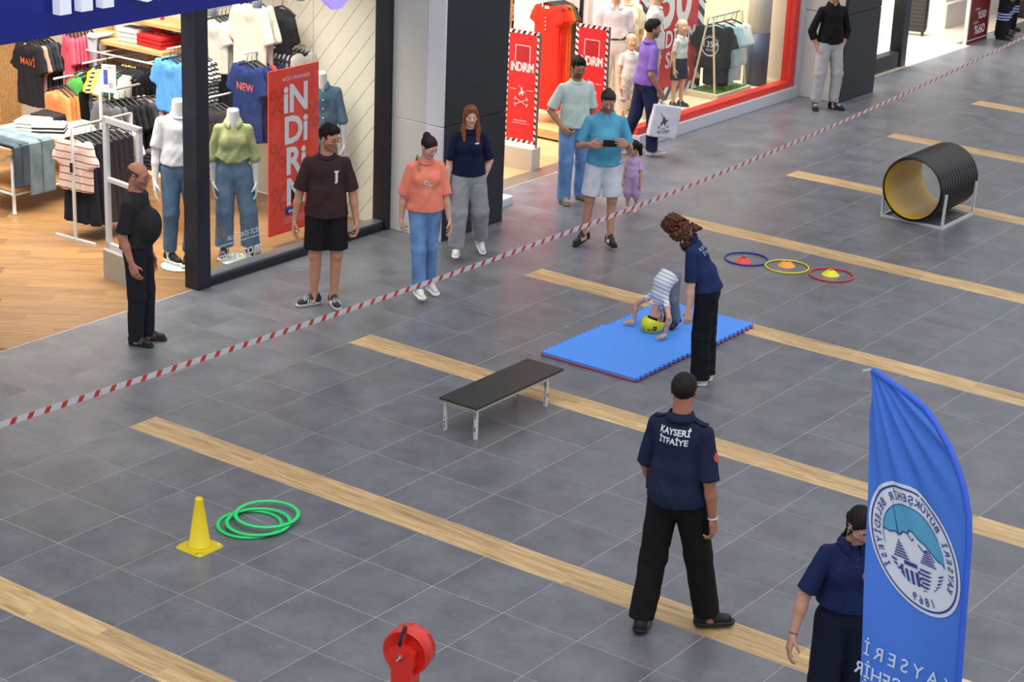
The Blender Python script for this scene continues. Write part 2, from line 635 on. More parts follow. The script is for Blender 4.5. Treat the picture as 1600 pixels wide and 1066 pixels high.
def human(label, H=1.75, at=(0, 0), face=(0, 1), sex='m', cat='person', name='person', group=None,
          armR=None, armL=None, legR=None, legL=None, legs=1.0, neck=0.029, spine=(0, 0, 1), spine2=None, twist=0.0, lie=None,
          head=(0, 0, 0), headvec=None, hs=None, skin='#c79a80', lips='#a8645c', hair=None, brow='#2a1d16', beard=None, faceless=False, headless=False,
          top=None, bottom=None, shoes=None, glasses=None, belly=0.0, bulk=1.0, base=False, q=1.0, root=None, z0=0.0, onto=None):
    """one figure: root empty at its feet > body (skin, one mesh), clothes, hair, shoes ...
    local axes: x to its right, y ahead, z up. Arms/legs are given by directions of their segments."""
    m = 1.0 if sex == 'm' else 0.0
    dm = sex == 'k'
    X = np.array([1.0, 0, 0])
    s1 = _n(spine); s2 = _n(spine2 if spine2 is not None else spine)
    ax2 = rotz(math.radians(twist)) @ X
    ax2 = _perp(ax2, s2); f2 = np.cross(s2, ax2)
    f1 = np.cross(s1, X)
    u = H / 1.75
    hipw = 0.046 * H
    P = np.zeros(3)
    waist = P + s1 * 0.085 * H
    nb = waist + _n(s1 * 0.3 + s2 * 0.7) * 0.205 * H
    if dm: nb = waist + s2 * 0.185 * H
    shw = (0.095 if sex == 'm' else 0.083 if sex == 'f' else 0.088) * H * (0.5 + 0.5 * bulk)
    shR = nb - s2 * 0.054 * H + ax2 * shw; shL = nb - s2 * 0.054 * H - ax2 * shw
    armR = armR or {}; armL = armL or {}
    def arm(sh, a, sg):
        ud = _n(a.get('u', (0.10 * sg, -0.02, -1))); fd = _n(a.get('f', (0.03 * sg, 0.12, -1)))
        el = sh + ud * 0.172 * H
        wr = el + fd * 0.145 * H
        hd = _n(a.get('h', fd))
        l = _perp(a.get('l', (0, 1, 0)), hd)
        n = np.cross(l, hd) * sg
        return dict(sh=sh, el=el, wr=wr, d=hd, l=l, n=n, curl=a.get('curl', 0.45), ud=ud, fd=fd, spread=a.get('spread', 1.0))
    AR = arm(shR, armR, 1); AL = arm(shL, armL, -1)
    hipR = P + X * hipw - s1 * 0.012 * H; hipL = P - X * hipw - s1 * 0.012 * H
    def leg(hip, t, sh, yaw, pitch):
        kn = hip + _n(t) * 0.240 * H * legs
        an = kn + _n(sh) * 0.232 * H * legs
        R = rotz(-math.radians(yaw)) @ rotx(-math.radians(pitch))
        o = an - R[:, 2] * 0.046 * H
        return dict(hip=hip, kn=kn, an=an, R=R, o=o)
    LR = leg(hipR, *(legR or ((0.03, 0.02, -1), (0.0, -0.04, -1), 8, 0)))
    LL = leg(hipL, *(legL or ((-0.03, 0.02, -1), (0.0, -0.04, -1), -8, 0)))
    # sole height
    soles = []
    for L in (LR, LL):
        for y in (-0.065, 0.19): soles.append((L['o'] + L['R'] @ np.array([0, y * u, 0]))[2])
    dz = -min(soles) + z0
    mid = (LR['o'] + LL['o']) / 2 + np.mean([LR['R'] @ np.array([0, 0.05 * u, 0]), LL['R'] @ np.array([0, 0.05 * u, 0])], 0)
    sh = np.array([-mid[0], -mid[1], dz])
    for L in (LR, LL):
        for k in ('hip', 'kn', 'an', 'o'): L[k] = L[k] + sh
    for A in (AR, AL):
        for k in ('sh', 'el', 'wr'): A[k] = A[k] + sh
    P = P + sh; waist = waist + sh; nb = nb + sh; shR = shR + sh; shL = shL + sh
    hs = hs or H * 0.121 / 0.225
    if headvec is not None:
        hz = _n(headvec[0]); hy = _perp(headvec[1], hz); HM = np.stack([np.cross(hy, hz), hy, hz], 1)
    else:
        HM = rotz(math.radians(head[0])) @ rotx(-math.radians(head[1])) @ roty(math.radians(head[2]))
    if headvec is not None:
        hc = nb + HM[:, 2] * 0.15 * hs + s2 * 0.02 * H
    else:
        nd = _n(s2 * 0.55 + HM[:, 2] * 0.45 + f2 * 0.12)
        hc = nb + nd * neck * H + HM[:, 2] * 0.095 * hs + HM[:, 1] * 0.012 * hs
    hp = lambda x, y, z: hc + HM @ (np.array([x, y, z]) * hs)
    if root is None:
        root = empty(name, (at[0], at[1], 0.0), math.atan2(-face[0], face[1]), label, cat, group)
    tw = dict(root=root, hp=hp, HM=HM, hc=hc, P=P, waist=waist, nb=nb, s1=s1, s2=s2, f2=f2, ax2=ax2, AR=AR, AL=AL, LR=LR, LL=LL, H=H, u=u, hs=hs)
    gl = cat == 'mannequin'
    # ---------------- skin
    pieces = []
    chw = (0.086 if sex == 'm' else 0.075) * H * bulk
    waw = (0.080 if sex == 'm' else 0.068) * H * bulk
    hiw = (0.082 if sex == 'm' else 0.086) * H * (0.6 + 0.4 * bulk)
    if dm: chw, waw, hiw = 0.088 * H, 0.085 * H, 0.088 * H
    kb = 0.62 if dm else 1.0
    B = Solid()
    B.cone(nb - s2 * 0.10 * H, waist, chw * 0.9 * kb, waw * 0.88 * kb, 0.03, fl=(f2, 0.66))
    B.cone(waist, P, waw * 0.88 * kb, hiw * 0.88 * kb, 0.03, fl=(f1, 0.72))
    B.cone(shR - ax2 * 0.02 * H - s2 * 0.012 * H, shL + ax2 * 0.02 * H - s2 * 0.012 * H, 0.025 * H, 0.025 * H, 0.02)
    for g, sh_ in ((1, shR), (-1, shL)):
        B.cone(nb + ax2 * g * 0.015 * H - s2 * 0.026 * H, sh_, 0.020 * H, 0.022 * H, 0.02)
    sleeve = (top or {}).get('sleeve', 0.0)
    for A in (AR, AL):
        B.cone(A['sh'], A['el'], 0.021 * H, 0.020 * H, 0.015)
    for L in (LR, LL):
        B.cone(L['hip'], L['kn'], 0.040 * H, 0.030 * H, 0.02)
    pieces.append(B.build(0.014 * u))
    lo = (bottom or {}).get('len', 1.08)
    for A, sg in ((AR, 1), (AL, -1)):
        S = Solid()
        a0 = A['sh'] + (A['el'] - A['sh']) * (0.35 if sleeve > 0.3 else 0.0)
        k0 = bulk ** 0.7
        S.cone(a0, A['el'], 0.0245 * H * k0, 0.0215 * H * k0, 0.012)
        S.cone(A['el'], A['el'] + (A['wr'] - A['el']) * 0.35, 0.0215 * H * k0, 0.0215 * H * k0, 0.012)
        S.cone(A['el'] + (A['wr'] - A['el']) * 0.3, A['wr'], 0.0212 * H * k0, 0.0142 * H, 0.012)
        hand(S, A['wr'], A['d'], A['l'], A['n'], u, A['curl'], A['spread'])
        pieces.append(S.build((0.0052 if not dm else 0.0042) / q ** 0.5))
    for L in (LR, LL):
        if lo < 0.92:
            S = Solid()
            S.cone(L['hip'] + (L['kn'] - L['hip']) * 0.6, L['kn'], 0.038 * H, 0.032 * H, 0.02)
            S.cone(L['kn'], L['an'], 0.029 * H, 0.0205 * H, 0.02)
            back = -L['R'][:, 1]
            dn = _n(L['an'] - L['kn'])
            c = L['kn'] + (L['an'] - L['kn']) * 0.32 + _perp(back, dn) * 0.011 * H
            S.cone(c - dn * 0.05 * H, c + dn * 0.06 * H, 0.026 * H, 0.020 * H, 0.02)
            S.ell(L['kn'] + _perp(-back, dn) * 0.014 * H, (0.022 * H, 0.022 * H, 0.028 * H), None, 0.02)
            S.cone(L['an'], L['o'] + L['R'] @ np.array([0, 0.02 * u, 0.03 * u]), 0.0205 * H, 0.026 * H, 0.02)
            pieces.append(S.build(0.0085 * u))
        else:
            S = Solid()
            S.cone(L['kn'] + (L['an'] - L['kn']) * 0.5, L['an'], 0.024 * H, 0.0205 * H, 0.02)
            S.cone(L['an'], L['o'] + L['R'] @ np.array([0, 0.02 * u, 0.03 * u]), 0.0205 * H, 0.026 * H, 0.02)
            pieces.append(S.build(0.010 * u))
    nbody = sum(len(p[0]) for p in pieces)
    S = Solid()
    if headless:
        S.cone(nb - s2 * 0.03 * H, nb + _n(s2 + f2 * 0.15) * 0.062 * H, 0.042 * H, 0.034 * H, 0.02, cap=(0, 1))
        pieces.append(S.build(0.007))
    else:
        S.cone(nb - s2 * 0.03 * H + f2 * 0.0, hp(0, -0.022, -0.05), 0.034 * H * (1.06 if m else 0.88) * (0.4 + 0.6 * bulk), 0.05 * hs * (1.1 if m else 0.96), 0.02)
        E = lambda c, r, k=0.015, op='u': S.ell(hp(*c), np.array(r) * hs, HM, k * hs, op)
        Cn = lambda a, b, ra, rb, k=0.015: S.cone(hp(*a), hp(*b), ra * hs, rb * hs, k * hs)
        E((0, -0.012, 0.034), (0.0745, 0.094, 0.078))
        E((0, 0.020, -0.028), (0.0640, 0.068, 0.082), 0.02)
        Cn((0, 0.030, -0.068), (0, 0.062, -0.094), 0.040, 0.021, 0.02)
        for g in (1, -1):
            Cn((0.046 * g, 0.0, -0.052), (0.010 * g, 0.062, -0.092), 0.022, 0.016, 0.02)
            E((0.040 * g, 0.058, -0.022), (0.024, 0.022, 0.024), 0.02)
        if not faceless:
            Cn((-0.036, 0.074, 0.020), (0.036, 0.074, 0.020), 0.013, 0.013)
            for g in (1, -1):
                E((0.031 * g, 0.097, 0.001), (0.019, 0.016, 0.0105), 0.010, 's')
                E((0.031 * g, 0.0755, 0.0035), (0.0165, 0.013, 0.0125), 0.006)
                E((0.077 * g, -0.006, -0.004), (0.0085, 0.021, 0.033), 0.006)
                E((0.0815 * g, 0.000, 0.002), (0.006, 0.010, 0.018), 0.006, 's')
                E((0.0115 * g, 0.093, -0.030), (0.0095, 0.011, 0.008), 0.008)
            E((0, 0.085, -0.0545), (0.023, 0.0105, 0.0062), 0.006)
            E((0, 0.083, -0.0655), (0.020, 0.0110, 0.0070), 0.006)
            Cn((0, 0.086, 0.010), (0, 0.107, -0.024), 0.0085, 0.0135, 0.012)
        else:
            Cn((0, 0.080, 0.010), (0, 0.097, -0.024), 0.0085, 0.0125, 0.02)
            for g in (1, -1): E((0.075 * g, -0.006, -0.004), (0.0085, 0.019, 0.030), 0.006)
        pieces.append(S.build((0.0044 if not gl else 0.007) * max(hs, 0.8) / q ** 0.5))
    V = np.concatenate([p[0] for p in pieces]); off = 0; Q = []
    for p in pieces:
        Q.append(p[1] + off); off += len(p[0])
    Q = np.concatenate(Q)
    base_c = np.array(lin(skin))
    col = np.tile(base_c, (len(V), 1))
    if not gl:
        col *= (0.93 + 0.14 * vnoise(V * 22 / u))[:, None]
        if not headless:
            L = ((V - hc) @ HM) / hs
            def blend(w, c, a=1.0):
                w = np.clip(w, 0, 1)[:, None] * a
                col[:] = col * (1 - w) + np.array(c) * w
            hd = np.arange(len(V)) >= nbody
            ck = np.exp(-(((np.abs(L[:, 0]) - 0.042) / 0.022) ** 2 + ((L[:, 2] + 0.026) / 0.02) ** 2)) * (L[:, 1] > 0.03) * hd
            blend(ck, base_c * np.array((1.06, 0.80, 0.76)), 0.5)
            if beard:
                w = np.clip((-0.030 - L[:, 2]) / 0.012, 0, 1) * np.clip((0.005 + L[:, 1]) / 0.012, 0, 1) * (L[:, 2] > -0.125) * hd
                w = np.maximum(w, np.exp(-((np.abs(L[:, 0])) / 0.03) ** 6) * np.clip(1 - np.abs(L[:, 2] + 0.043) / 0.006, 0, 1) * (L[:, 1] > 0.05) * hd)
                w *= 0.75 + 0.4 * vnoise(L * 220)
                blend(w, lin(beard[0]), beard[1])
            lp = np.clip(1.6 - np.abs(L[:, 2] + 0.060) / 0.009, 0, 1) * np.clip(1.8 - np.abs(L[:, 0]) / 0.016, 0, 1) * (L[:, 1] > 0.06) * hd
            blend(lp, lin(lips), 0.85)
            blend(np.clip(1.5 - np.abs(L[:, 2] + 0.0600) / 0.0022, 0, 1) * (np.abs(L[:, 0]) < 0.021) * (L[:, 1] > 0.07) * hd, base_c * 0.2, 0.7)
    me = np_mesh('body', V, Q, True, col)
    me.materials.append(mat('dummy_shell' if gl else 'skin', None, 0.28 if gl else 0.5, attr=1, bump=None if gl else (120, 0.05), spec=0.5 if gl else 0.35))
    body = bpy.data.objects.new('body', me)
    link(body, root)
    # ---------------- eyes, brows
    if not headless and not faceless:
        for g in (1, -1):
            e = MB()
            c = hp(0.031 * g, 0.0775, 0.0015)
            e.lathe([(0.0001, 0.0125 * hs), (0.0040 * hs, 0.0118 * hs), (0.0066 * hs, 0.0104 * hs)], c, 12, (HM[:, 0], -HM[:, 2], HM[:, 1]))
            e.cur = 1
            e.lathe([(0.0066 * hs, 0.0104 * hs), (0.0100 * hs, 0.0072 * hs), (0.0123 * hs, 0.001 * hs)], c, 12, (HM[:, 0], -HM[:, 2], HM[:, 1]))
            e.build('eye', [plast('#1d130e', 0.15), plast('#d8d2cc', 0.2)], root)
            b = Solid()
            for x0, x1, y0, y1, z0, z1 in ((0.013, 0.030, 0.0905, 0.087, 0.0245, 0.0265), (0.030, 0.048, 0.087, 0.072, 0.0265, 0.0205)):
                b.cone(hp(x0 * g, y0, z0), hp(x1 * g, y1, z1), 0.0034 * hs, 0.0030 * hs, 0.004)
            solid_obj('eyebrow', b, 0.0028, mat('brow_' + brow, brow, 0.8), root)
    if glasses:
        gm = MB()
        for g in (1, -1):
            pts = [hp((0.031 + 0.0225 * math.cos(a)) * g, 0.103 - 0.006 * abs(math.cos(a)) * (1 if math.cos(a) > 0 else 0), 0.0 + 0.0165 * math.sin(a)) for a in np.linspace(0, 2 * math.pi, 14)[:-1]]
            gm.tube(pts, 0.0019 * hs, 5, True)
            gm.tube([hp(0.053 * g, 0.098, 0.004), hp(0.076 * g, 0.085, 0.006), hp(0.083 * g, 0.0, 0.010), hp(0.082 * g, -0.03, 0.0)], 0.0017 * hs, 5)
        gm.tube([hp(-0.009, 0.104, 0.004), hp(0, 0.107, 0.006), hp(0.009, 0.104, 0.004)], 0.0017 * hs, 5)
        gm.build('glasses', plast(glasses, 0.3), root)
    # ---------------- hair
    if hair and not headless:
        S = Solid()
        E = lambda c, r, k=0.012, op='u': S.ell(hp(*c), np.array(r) * hs, HM, k * hs, op)
        Cn = lambda a, b, ra, rb, k=0.012, fl=None: S.cone(hp(*a), hp(*b), ra * hs, rb * hs, k * hs, fl)
        st = hair['style']; am = 0.004
        t = hair.get('thick', 0.007)
        if st == 'bald':
            E((0, -0.014, 0.030), (0.0775, 0.097, 0.076))
            S.ell(hp(0, 0.020, 0.088), np.array((0.084, 0.128, 0.086)) * hs, HM, 0.006, 's')
            am = 0.001
        else:
            E((0, -0.014, 0.034), (0.0745 + t, 0.094 + t * 1.15, 0.078 + t * 1.6))
            if t > 0.008: E((0, 0.030, 0.090), (0.06, 0.055, 0.03 + t))
        nape = hair.get('nape', 0.30)
        if st in ('short', 'bald', 'bun', 'pony'):
            if st == 'short' and t > 0.008:
                Cn((-0.030, 0.062, 0.092), (0.034, 0.060, 0.094), 0.022 + t * 0.4, 0.022 + t * 0.4, 0.02); Cn((0.0, -0.05, 0.100), (0.0, 0.03, 0.108), 0.030 + t * 0.3, 0.030 + t * 0.3, 0.02)
            for g in (1, -1):
                if st != 'bald': S.ell(hp(0.082 * g, 0.004, -0.012), np.array((0.030, 0.026, 0.036)) * hs, HM, 0.004 * hs, 's')
                if st == 'short': S.ell(hp(0.075 * g, 0.062, 0.030), np.array((0.030, 0.036, 0.042)) * hs, HM, 0.008 * hs, 's')
            S.half(HM @ np.array((0, 0.80, -0.60)), hp(0, 0.085, hair.get('line', 0.076)))
            if st != 'bald' or True:
                S.half(HM @ np.array((0, nape, -1)), hp(0, -0.09, -0.050))
        if st == 'bun':
            E((0, -0.085, 0.085), (0.042, 0.040, 0.040), 0.006); am = 0.003
            Cn((0, -0.06, 0.07), (0, -0.085, 0.085), 0.03, 0.03)
        if st == 'pony':
            Cn((0, -0.085, 0.0), (0.0, -0.110, -0.05), 0.030, 0.034); Cn((0, -0.110, -0.05), (0.0, -0.085, -0.14), 0.034, 0.018)
            Cn((0.075, -0.02, 0.0), (0.085, -0.01, -0.09), 0.010, 0.005)
            for g in (1, -1): Cn((0.066 * g, 0.03, 0.05), (0.080 * g, 0.02, -0.07), 0.010, 0.005)
        if st == 'tails':
            S.half(HM @ np.array((0, 0.75, -0.66)), hp(0, 0.085, 0.066))
            for g in (1, -1):
                Cn((0.07 * g, -0.04, 0.05), (0.115 * g, -0.06, 0.06), 0.022, 0.036)
                Cn((0.115 * g, -0.06, 0.06), (0.130 * g, -0.06, -0.07), 0.040, 0.022)
            am = 0.008
        if st == 'long':
            S.ell(hp(0, 0.105, -0.02), np.array((0.055, 0.075, 0.090)) * hs, HM, 0.010, 's')
            S.half(HM @ np.array((0, 0.15, -1)), hp(0, -0.09, -0.07))
            for g in (1, -1):
                Cn((0.060 * g, 0.045, 0.062), (0.079 * g, 0.028, -0.03), 0.017, 0.018)
                Cn((0.079 * g, 0.028, -0.03), (0.088 * g, 0.045, -0.15), 0.020, 0.030, fl=(HM[:, 1], 0.6))
                Cn((0.088 * g, 0.045, -0.15), (0.080 * g, 0.105, -0.27 - (0.05 if g < 0 else 0)), 0.032, 0.018, fl=(HM[:, 1], 0.6))
            Cn((0, -0.085, 0.0), (0, -0.100, -0.25), 0.075, 0.06, fl=(HM[:, 1], 0.45))
        if st == 'curly':
            S.ell(hp(0, 0.12, -0.03), np.array((0.052, 0.075, 0.085)) * hs, HM, 0.010, 's')
            rr = random.Random(3)
            for i in range(260):
                th = rr.uniform(-2.5, 2.5); z = rr.uniform(-0.215, 0.11)
                if z > -0.02 and abs(th) > 2.15: continue
                wd = 0.088 if z < 0.05 else 0.088 * math.sqrt(max(0.05, 1 - ((z - 0.05) / 0.075) ** 2))
                wd += 0.022 * max(0, -z / 0.15)
                x = math.sin(th) * wd; y = -math.cos(th) * wd * 1.2 - 0.014
                if y > 0.02 and z < 0.03 and abs(x) < 0.062: continue
                r = rr.uniform(0.010, 0.018)
                E((x, y, z), (r, r, r * 1.25), 0.004)
            am = 0.006
        fl = folds(am * hs, 60, 60, 18, 0, 1) if st != 'curly' else folds(am * hs, 55, 55, 55, 0, 1)
        solid_obj('hair', S, (0.0054 if st != 'bald' else 0.005) * max(0.85, hs) / q ** 0.5, mat('hair_' + hair['col'], hair['col'], hair.get('rough', 0.6), nz=(40, 0.35, (3, 3, 0.4)), spec=0.22), root, fl)
    # ---------------- shirt
    if top:
        e = top.get('ease', 0.012) * H / 1.75
        S = Solid(); hem = top.get('hem', -0.02)
        hemP = P + s1 * hem * H
        wd = top.get('wide', 1.0)
        cw = chw * wd + e; ww = waw * wd + e * 1.7; hw = hiw * (0.5 + 0.5 * wd) + e * 1.3
        cd = 0.66 if sex != 'f' else 0.64
        S.cone(nb - s2 * 0.10 * H, waist, cw * 0.97, cw * 0.93 if top.get('boxy', 1) else ww, 0.03, fl=(f2, cd))
        lowr = (0.053 * H * (0.6 + 0.4 * bulk) + e * 1.3) * (0.94 if dm else 1)
        for g in (1, -1):
            S.cone(waist + X * g * 0.028 * H, hemP + X * g * 0.040 * H, lowr, lowr * 1.06, 0.03, fl=(f1, 0.98), cap=(0, 1))
        S.cone(waist, hemP, lowr * 1.05, lowr * 1.12, 0.03, fl=(f1, 0.98), cap=(0, 1))
        for g, sh_ in ((1, shR), (-1, shL)):
            S.cone(nb + ax2 * g * 0.022 * H - s2 * 0.032 * H, sh_ - ax2 * g * 0.010 * H, 0.025 * H, 0.024 * H, 0.018)
        S.cone(shR - ax2 * 0.020 * H - s2 * 0.02 * H, shL + ax2 * 0.020 * H - s2 * 0.02 * H, 0.031 * H, 0.031 * H, 0.022)
        S.cone(nb - s2 * 0.085 * H, nb - s2 * 0.026 * H, 0.060 * H, 0.036 * H, 0.025)
        if sex == 'f':
            for g in (1, -1): S.ell(nb - s2 * 0.125 * H + f2 * 0.040 * H + ax2 * g * 0.036 * H, np.array((0.040, 0.034, 0.044)) * H, None, 0.05)
        if belly:
            S.ell(waist + s1 * 0.02 * H + f1 * (0.042 * H + belly), np.array((0.078, 0.066, 0.095)) * H, None, 0.05)
        if hem < 0.03:
            M3 = np.stack([X, f1, s1], 1)
            S.ell(P - f1 * 0.010 * H + s1 * 0.0 * H, (hiw * 1.05 + e, 0.062 * H + e * 1.2, 0.075 * H), M3, 0.03)
            if sleeve <= 1: S.half(-s1, hemP)
        if sleeve > 0:
            k0 = bulk ** 0.7
            loose = top.get('loose', 0.014) * u
            for A in (AR, AL):
                if sleeve <= 1:
                    en = A['sh'] + (A['el'] - A['sh']) * sleeve
                    S.cone(A['sh'], en, 0.0245 * H * k0 + loose * 0.25, 0.0245 * H * k0 + loose * 0.8, 0.012, cap=(0, 1))
                    S.cone(A['sh'] + (en - A['sh']) * 0.8, en + A['ud'] * 0.02, 0.022 * H, 0.0225 * H * k0 + loose * 0.65, 0.0, op='s')
                    S.cone(A['sh'] + (en - A['sh']) * 0.7, en + A['ud'] * -0.004, 0.0205 * H * k0, 0.0205 * H * k0, 0.004)
                else:
                    en = A['el'] + (A['wr'] - A['el']) * (sleeve - 1)
                    S.cone(A['sh'], A['el'], 0.0245 * H * k0 + loose * 0.25, 0.0245 * H * k0 + loose * 0.5, 0.012)
                    S.cone(A['el'], en, 0.0245 * H * k0 + loose * 0.5, 0.0225 * H * k0 + loose * 0.6, 0.015, cap=(0, 1))
        fo = top.get('fold', 0.007)
        tw['top'] = S.build(top.get('vox', 0.0085) * max(u, 0.6) / q, cloth_folds(fo * u, nb, f2, top.get('seed', 1)))
        solid_obj(top.get('name', 'shirt'), tw['top'], 0, top['mat'], root)
        if top.get('collar', 'crew') == 'crew':
            C = MB()
            pts = [nb + s2 * (-0.006 - 0.022 * max(0, math.cos(a)) - 0.004 * abs(math.sin(a))) * H + (ax2 * math.sin(a) * 0.043 + f2 * (math.cos(a) * 0.042 + 0.006)) * H for a in np.linspace(0, 2 * math.pi, 19)[:-1]]
            C.tube(pts, 0.0052 * H, 6, True)
            C.build('collar', top.get('trim', top['mat']), root)
        elif top['collar'] == 'polo':
            C = MB()
            r0, r1 = 0.039 * H, 0.056 * H
            n = 22
            vs = []
            for i in range(n + 1):
                a = math.radians(22) + (2 * math.pi - math.radians(44)) * i / n
                cz = math.cos(a)
                for (r, z, o) in ((r0, 0.004, 0), (r0 * 1.08, 0.010, 0), (r1, -0.014 - 0.020 * max(0, cz), 0), (r1 * 0.97, -0.019 - 0.020 * max(0, cz), 0)):
                    vs.append(nb + s2 * (z - 0.010 * max(0, cz)) * H + (ax2 * math.sin(a) * r + f2 * cz * r * 0.95))
            fs = []
            for i in range(n):
                for j in range(4):
                    a0 = i * 4 + j; b0 = i * 4 + (j + 1) % 4
                    fs.append((a0, b0, b0 + 4, a0 + 4))
            C._add(vs, fs, True)
            C.build('collar', top.get('trim', top['mat']), root)
    # ---------------- trousers, shorts
    if bottom:
        S = Solid(); e = bottom.get('ease', 0.008) * u
        wth = {'slim': (0.050, 0.038, 0.030), 'straight': (0.051, 0.040, 0.037), 'wide': (0.053, 0.047, 0.050), 'shorts': (0.054, 0.052, 0.05), 'sweat': (0.057, 0.052, 0.040), 'flare': (0.060, 0.045, 0.046)}[bottom.get('cut', 'straight')]
        wst = P + s1 * bottom.get('waist', 0.045) * H
        S.cone(wst, P - s1 * 0.01 * H, (waw + hiw) / 2 * (0.9 if top and top.get('hem', -0.02) < 0.04 else 1.0) + e, hiw * 0.95 + e, 0.025, fl=(f1, 0.74), cap=(1, 0))
        if not dm:
            for g in (1, -1):
                S.ell(P - f1 * 0.021 * H - s1 * 0.030 * H + X * g * 0.040 * H, np.array((0.043, 0.040, 0.052)) * H, None, 0.03)
        for L in (LR, LL):
            if bottom.get('cut') == 'shorts':
                en = L['hip'] + (L['kn'] - L['hip']) * bottom['len']
                S.cone(L['hip'], en, wth[0] * H + e, wth[1] * H + e, 0.022, cap=(0, 1))
                S.cone(L['hip'] + (en - L['hip']) * 0.85, en + _n(en - L['hip']) * 0.02, 0.036 * H, wth[1] * H + e - 0.010, 0.0, op='s')
                S.cone(L['hip'], en - _n(en - L['hip']) * 0.005, 0.030 * H, 0.030 * H, 0.004)
            else:
                en = L['kn'] + (L['an'] - L['kn']) * bottom.get('len', 1.08)
                S.cone(L['hip'], L['kn'], wth[0] * H + e, wth[1] * H + e, 0.022)
                S.cone(L['kn'], en, wth[1] * H + e, wth[2] * H + e, 0.02, cap=(0, 1))
        tw['bottom'] = S.build(0.0085 * max(u, 0.6) / q, leg_folds(bottom.get('fold', 0.006) * u, (LR, LL), bottom.get('seed', 2)))
        solid_obj(bottom.get('name', 'trousers'), tw['bottom'], 0, bottom['mat'], root)
    # ---------------- shoes
    if shoes:
        for L in (LR, LL):
            R = L['R']; o = L['o']
            T = lambda x, y, z: o + R @ (np.array([x, y, z]) * u)
            sn = empty('shoe', parent=root)
            S = Solid()
            S.cone(T(0, -0.030, 0.048), T(0, 0.135, 0.034), 0.042 * u, 0.034 * u, 0.02, fl=(R[:, 0], 0.9))
            S.cone(T(0, 0.06, 0.05), T(0, 0.0, 0.075), 0.034 * u, 0.036 * u, 0.02)
            S.cone(T(0, -0.030, 0.05), T(0, -0.020, shoes.get('high', 0.100)), 0.040 * u, 0.037 * u, 0.02, cap=(0, 1))
            S.cone(T(0, 0.055, 0.055), T(0, 0.012, 0.112), 0.030 * u, 0.022 * u, 0.015)
            S.half(-R[:, 2], T(0, 0, 0.016))
            solid_obj('upper', S, 0.0065 * max(u, 0.55) / q ** 0.5, shoes['mat'], sn)
            S = Solid()
            k = shoes.get('chunk', 1.0)
            S.cone(T(0, -0.028, 0.02), T(0, 0.06, 0.02), 0.044 * u * k, 0.042 * u * k, 0.01)
            S.cone(T(0, 0.06, 0.02), T(0, 0.145, 0.022), 0.042 * u * k, 0.041 * u * k, 0.01)
            S.half(-R[:, 2], T(0, 0, 0.0)); S.half(R[:, 2], T(0, 0, 0.026 * k))
            solid_obj('sole', S, 0.0065 * max(u, 0.55) / q ** 0.5, shoes.get('sole', shoes['mat']), sn)
            if shoes.get('lace'):
                M_ = MB()
                for i in range(4):
                    y = 0.044 + 0.020 * i; z = 0.0965 - 0.0085 * i
                    M_.tube([T(-0.026, y, z - 0.016), T(-0.012, y + 0.003, z - 0.003), T(0.012, y + 0.003, z - 0.003), T(0.026, y, z - 0.016)], 0.0052 * u, 5)
                M_.build('laces', shoes['lace'], sn)['kind'] = 'stuff'
            if shoes.get('stripe'):
                M_ = MB()
                for g in (1, -1):
                    for i in range(3):
                        y = 0.030 + 0.024 * i
                        M_.tube([T(0.0405 * g, y + 0.006, 0.030), T(0.0385 * g, y, 0.050), T(0.031 * g, y - 0.008, 0.068)], 0.0052 * u, 5)
                M_.build('side_stripes', shoes['stripe'], sn)['kind'] = 'stuff'
            if shoes.get('sock'):
                M_ = MB()
                a0 = T(0, -0.012, 0.075); a1 = a0 + (L['kn'] - L['an']) * 0.16
                M_.tube([a0, a1], [0.0225 * H, 0.0228 * H], 14)
                M_.build('sock', shoes['sock'], root)
    if base:
        M_ = MB()
        M_.lathe([(0.19, 0.0), (0.20, 0.004), (0.20, 0.010), (0.19, 0.013)], (0, 0.03, 0), 36)
        M_.build('base', mat('clear_green_glass', '#cfe0d2', 0.1, spec=0.6), root)
    return tw

def on_cloth(tw, key, name, items, c, ex, ey, d, m, lift=0.004):
    """print on a garment: c = print centre in the figure's own axes, d = ray direction to the cloth"""
    V, Q, g = tw[key]
    bvh = tw.get('bvh_' + key)
    if bvh is None:
        bvh = tw['bvh_' + key] = BVHTree.FromPolygons([tuple(v) for v in V], [tuple(q) for q in Q])
    c = np.asarray(c, float); ex = np.asarray(ex, float); ey = np.asarray(ey, float); d = _n(d)
    def fn(x, y):
        p = c + ex * x + ey * y - d * 0.4
        h = bvh.ray_cast(Vector(p), Vector(d), 1.0)
        if h[0] is None: return c + ex * x + ey * y
        return h[0] + h[1] * lift
    return lettering(name, items, fn, m, tw['root'])
# ------------------------------------------------------------------ the mall floor: slate tiles and inlaid wood strips
T = 0.6                      # tile edge
PER = 4.5 * T                # four rows of tiles, then one half-width strip
STRIP0 = 3 * T               # y where a strip begins
XEND = -0.6                  # strips start here, beyond it the tiles run on

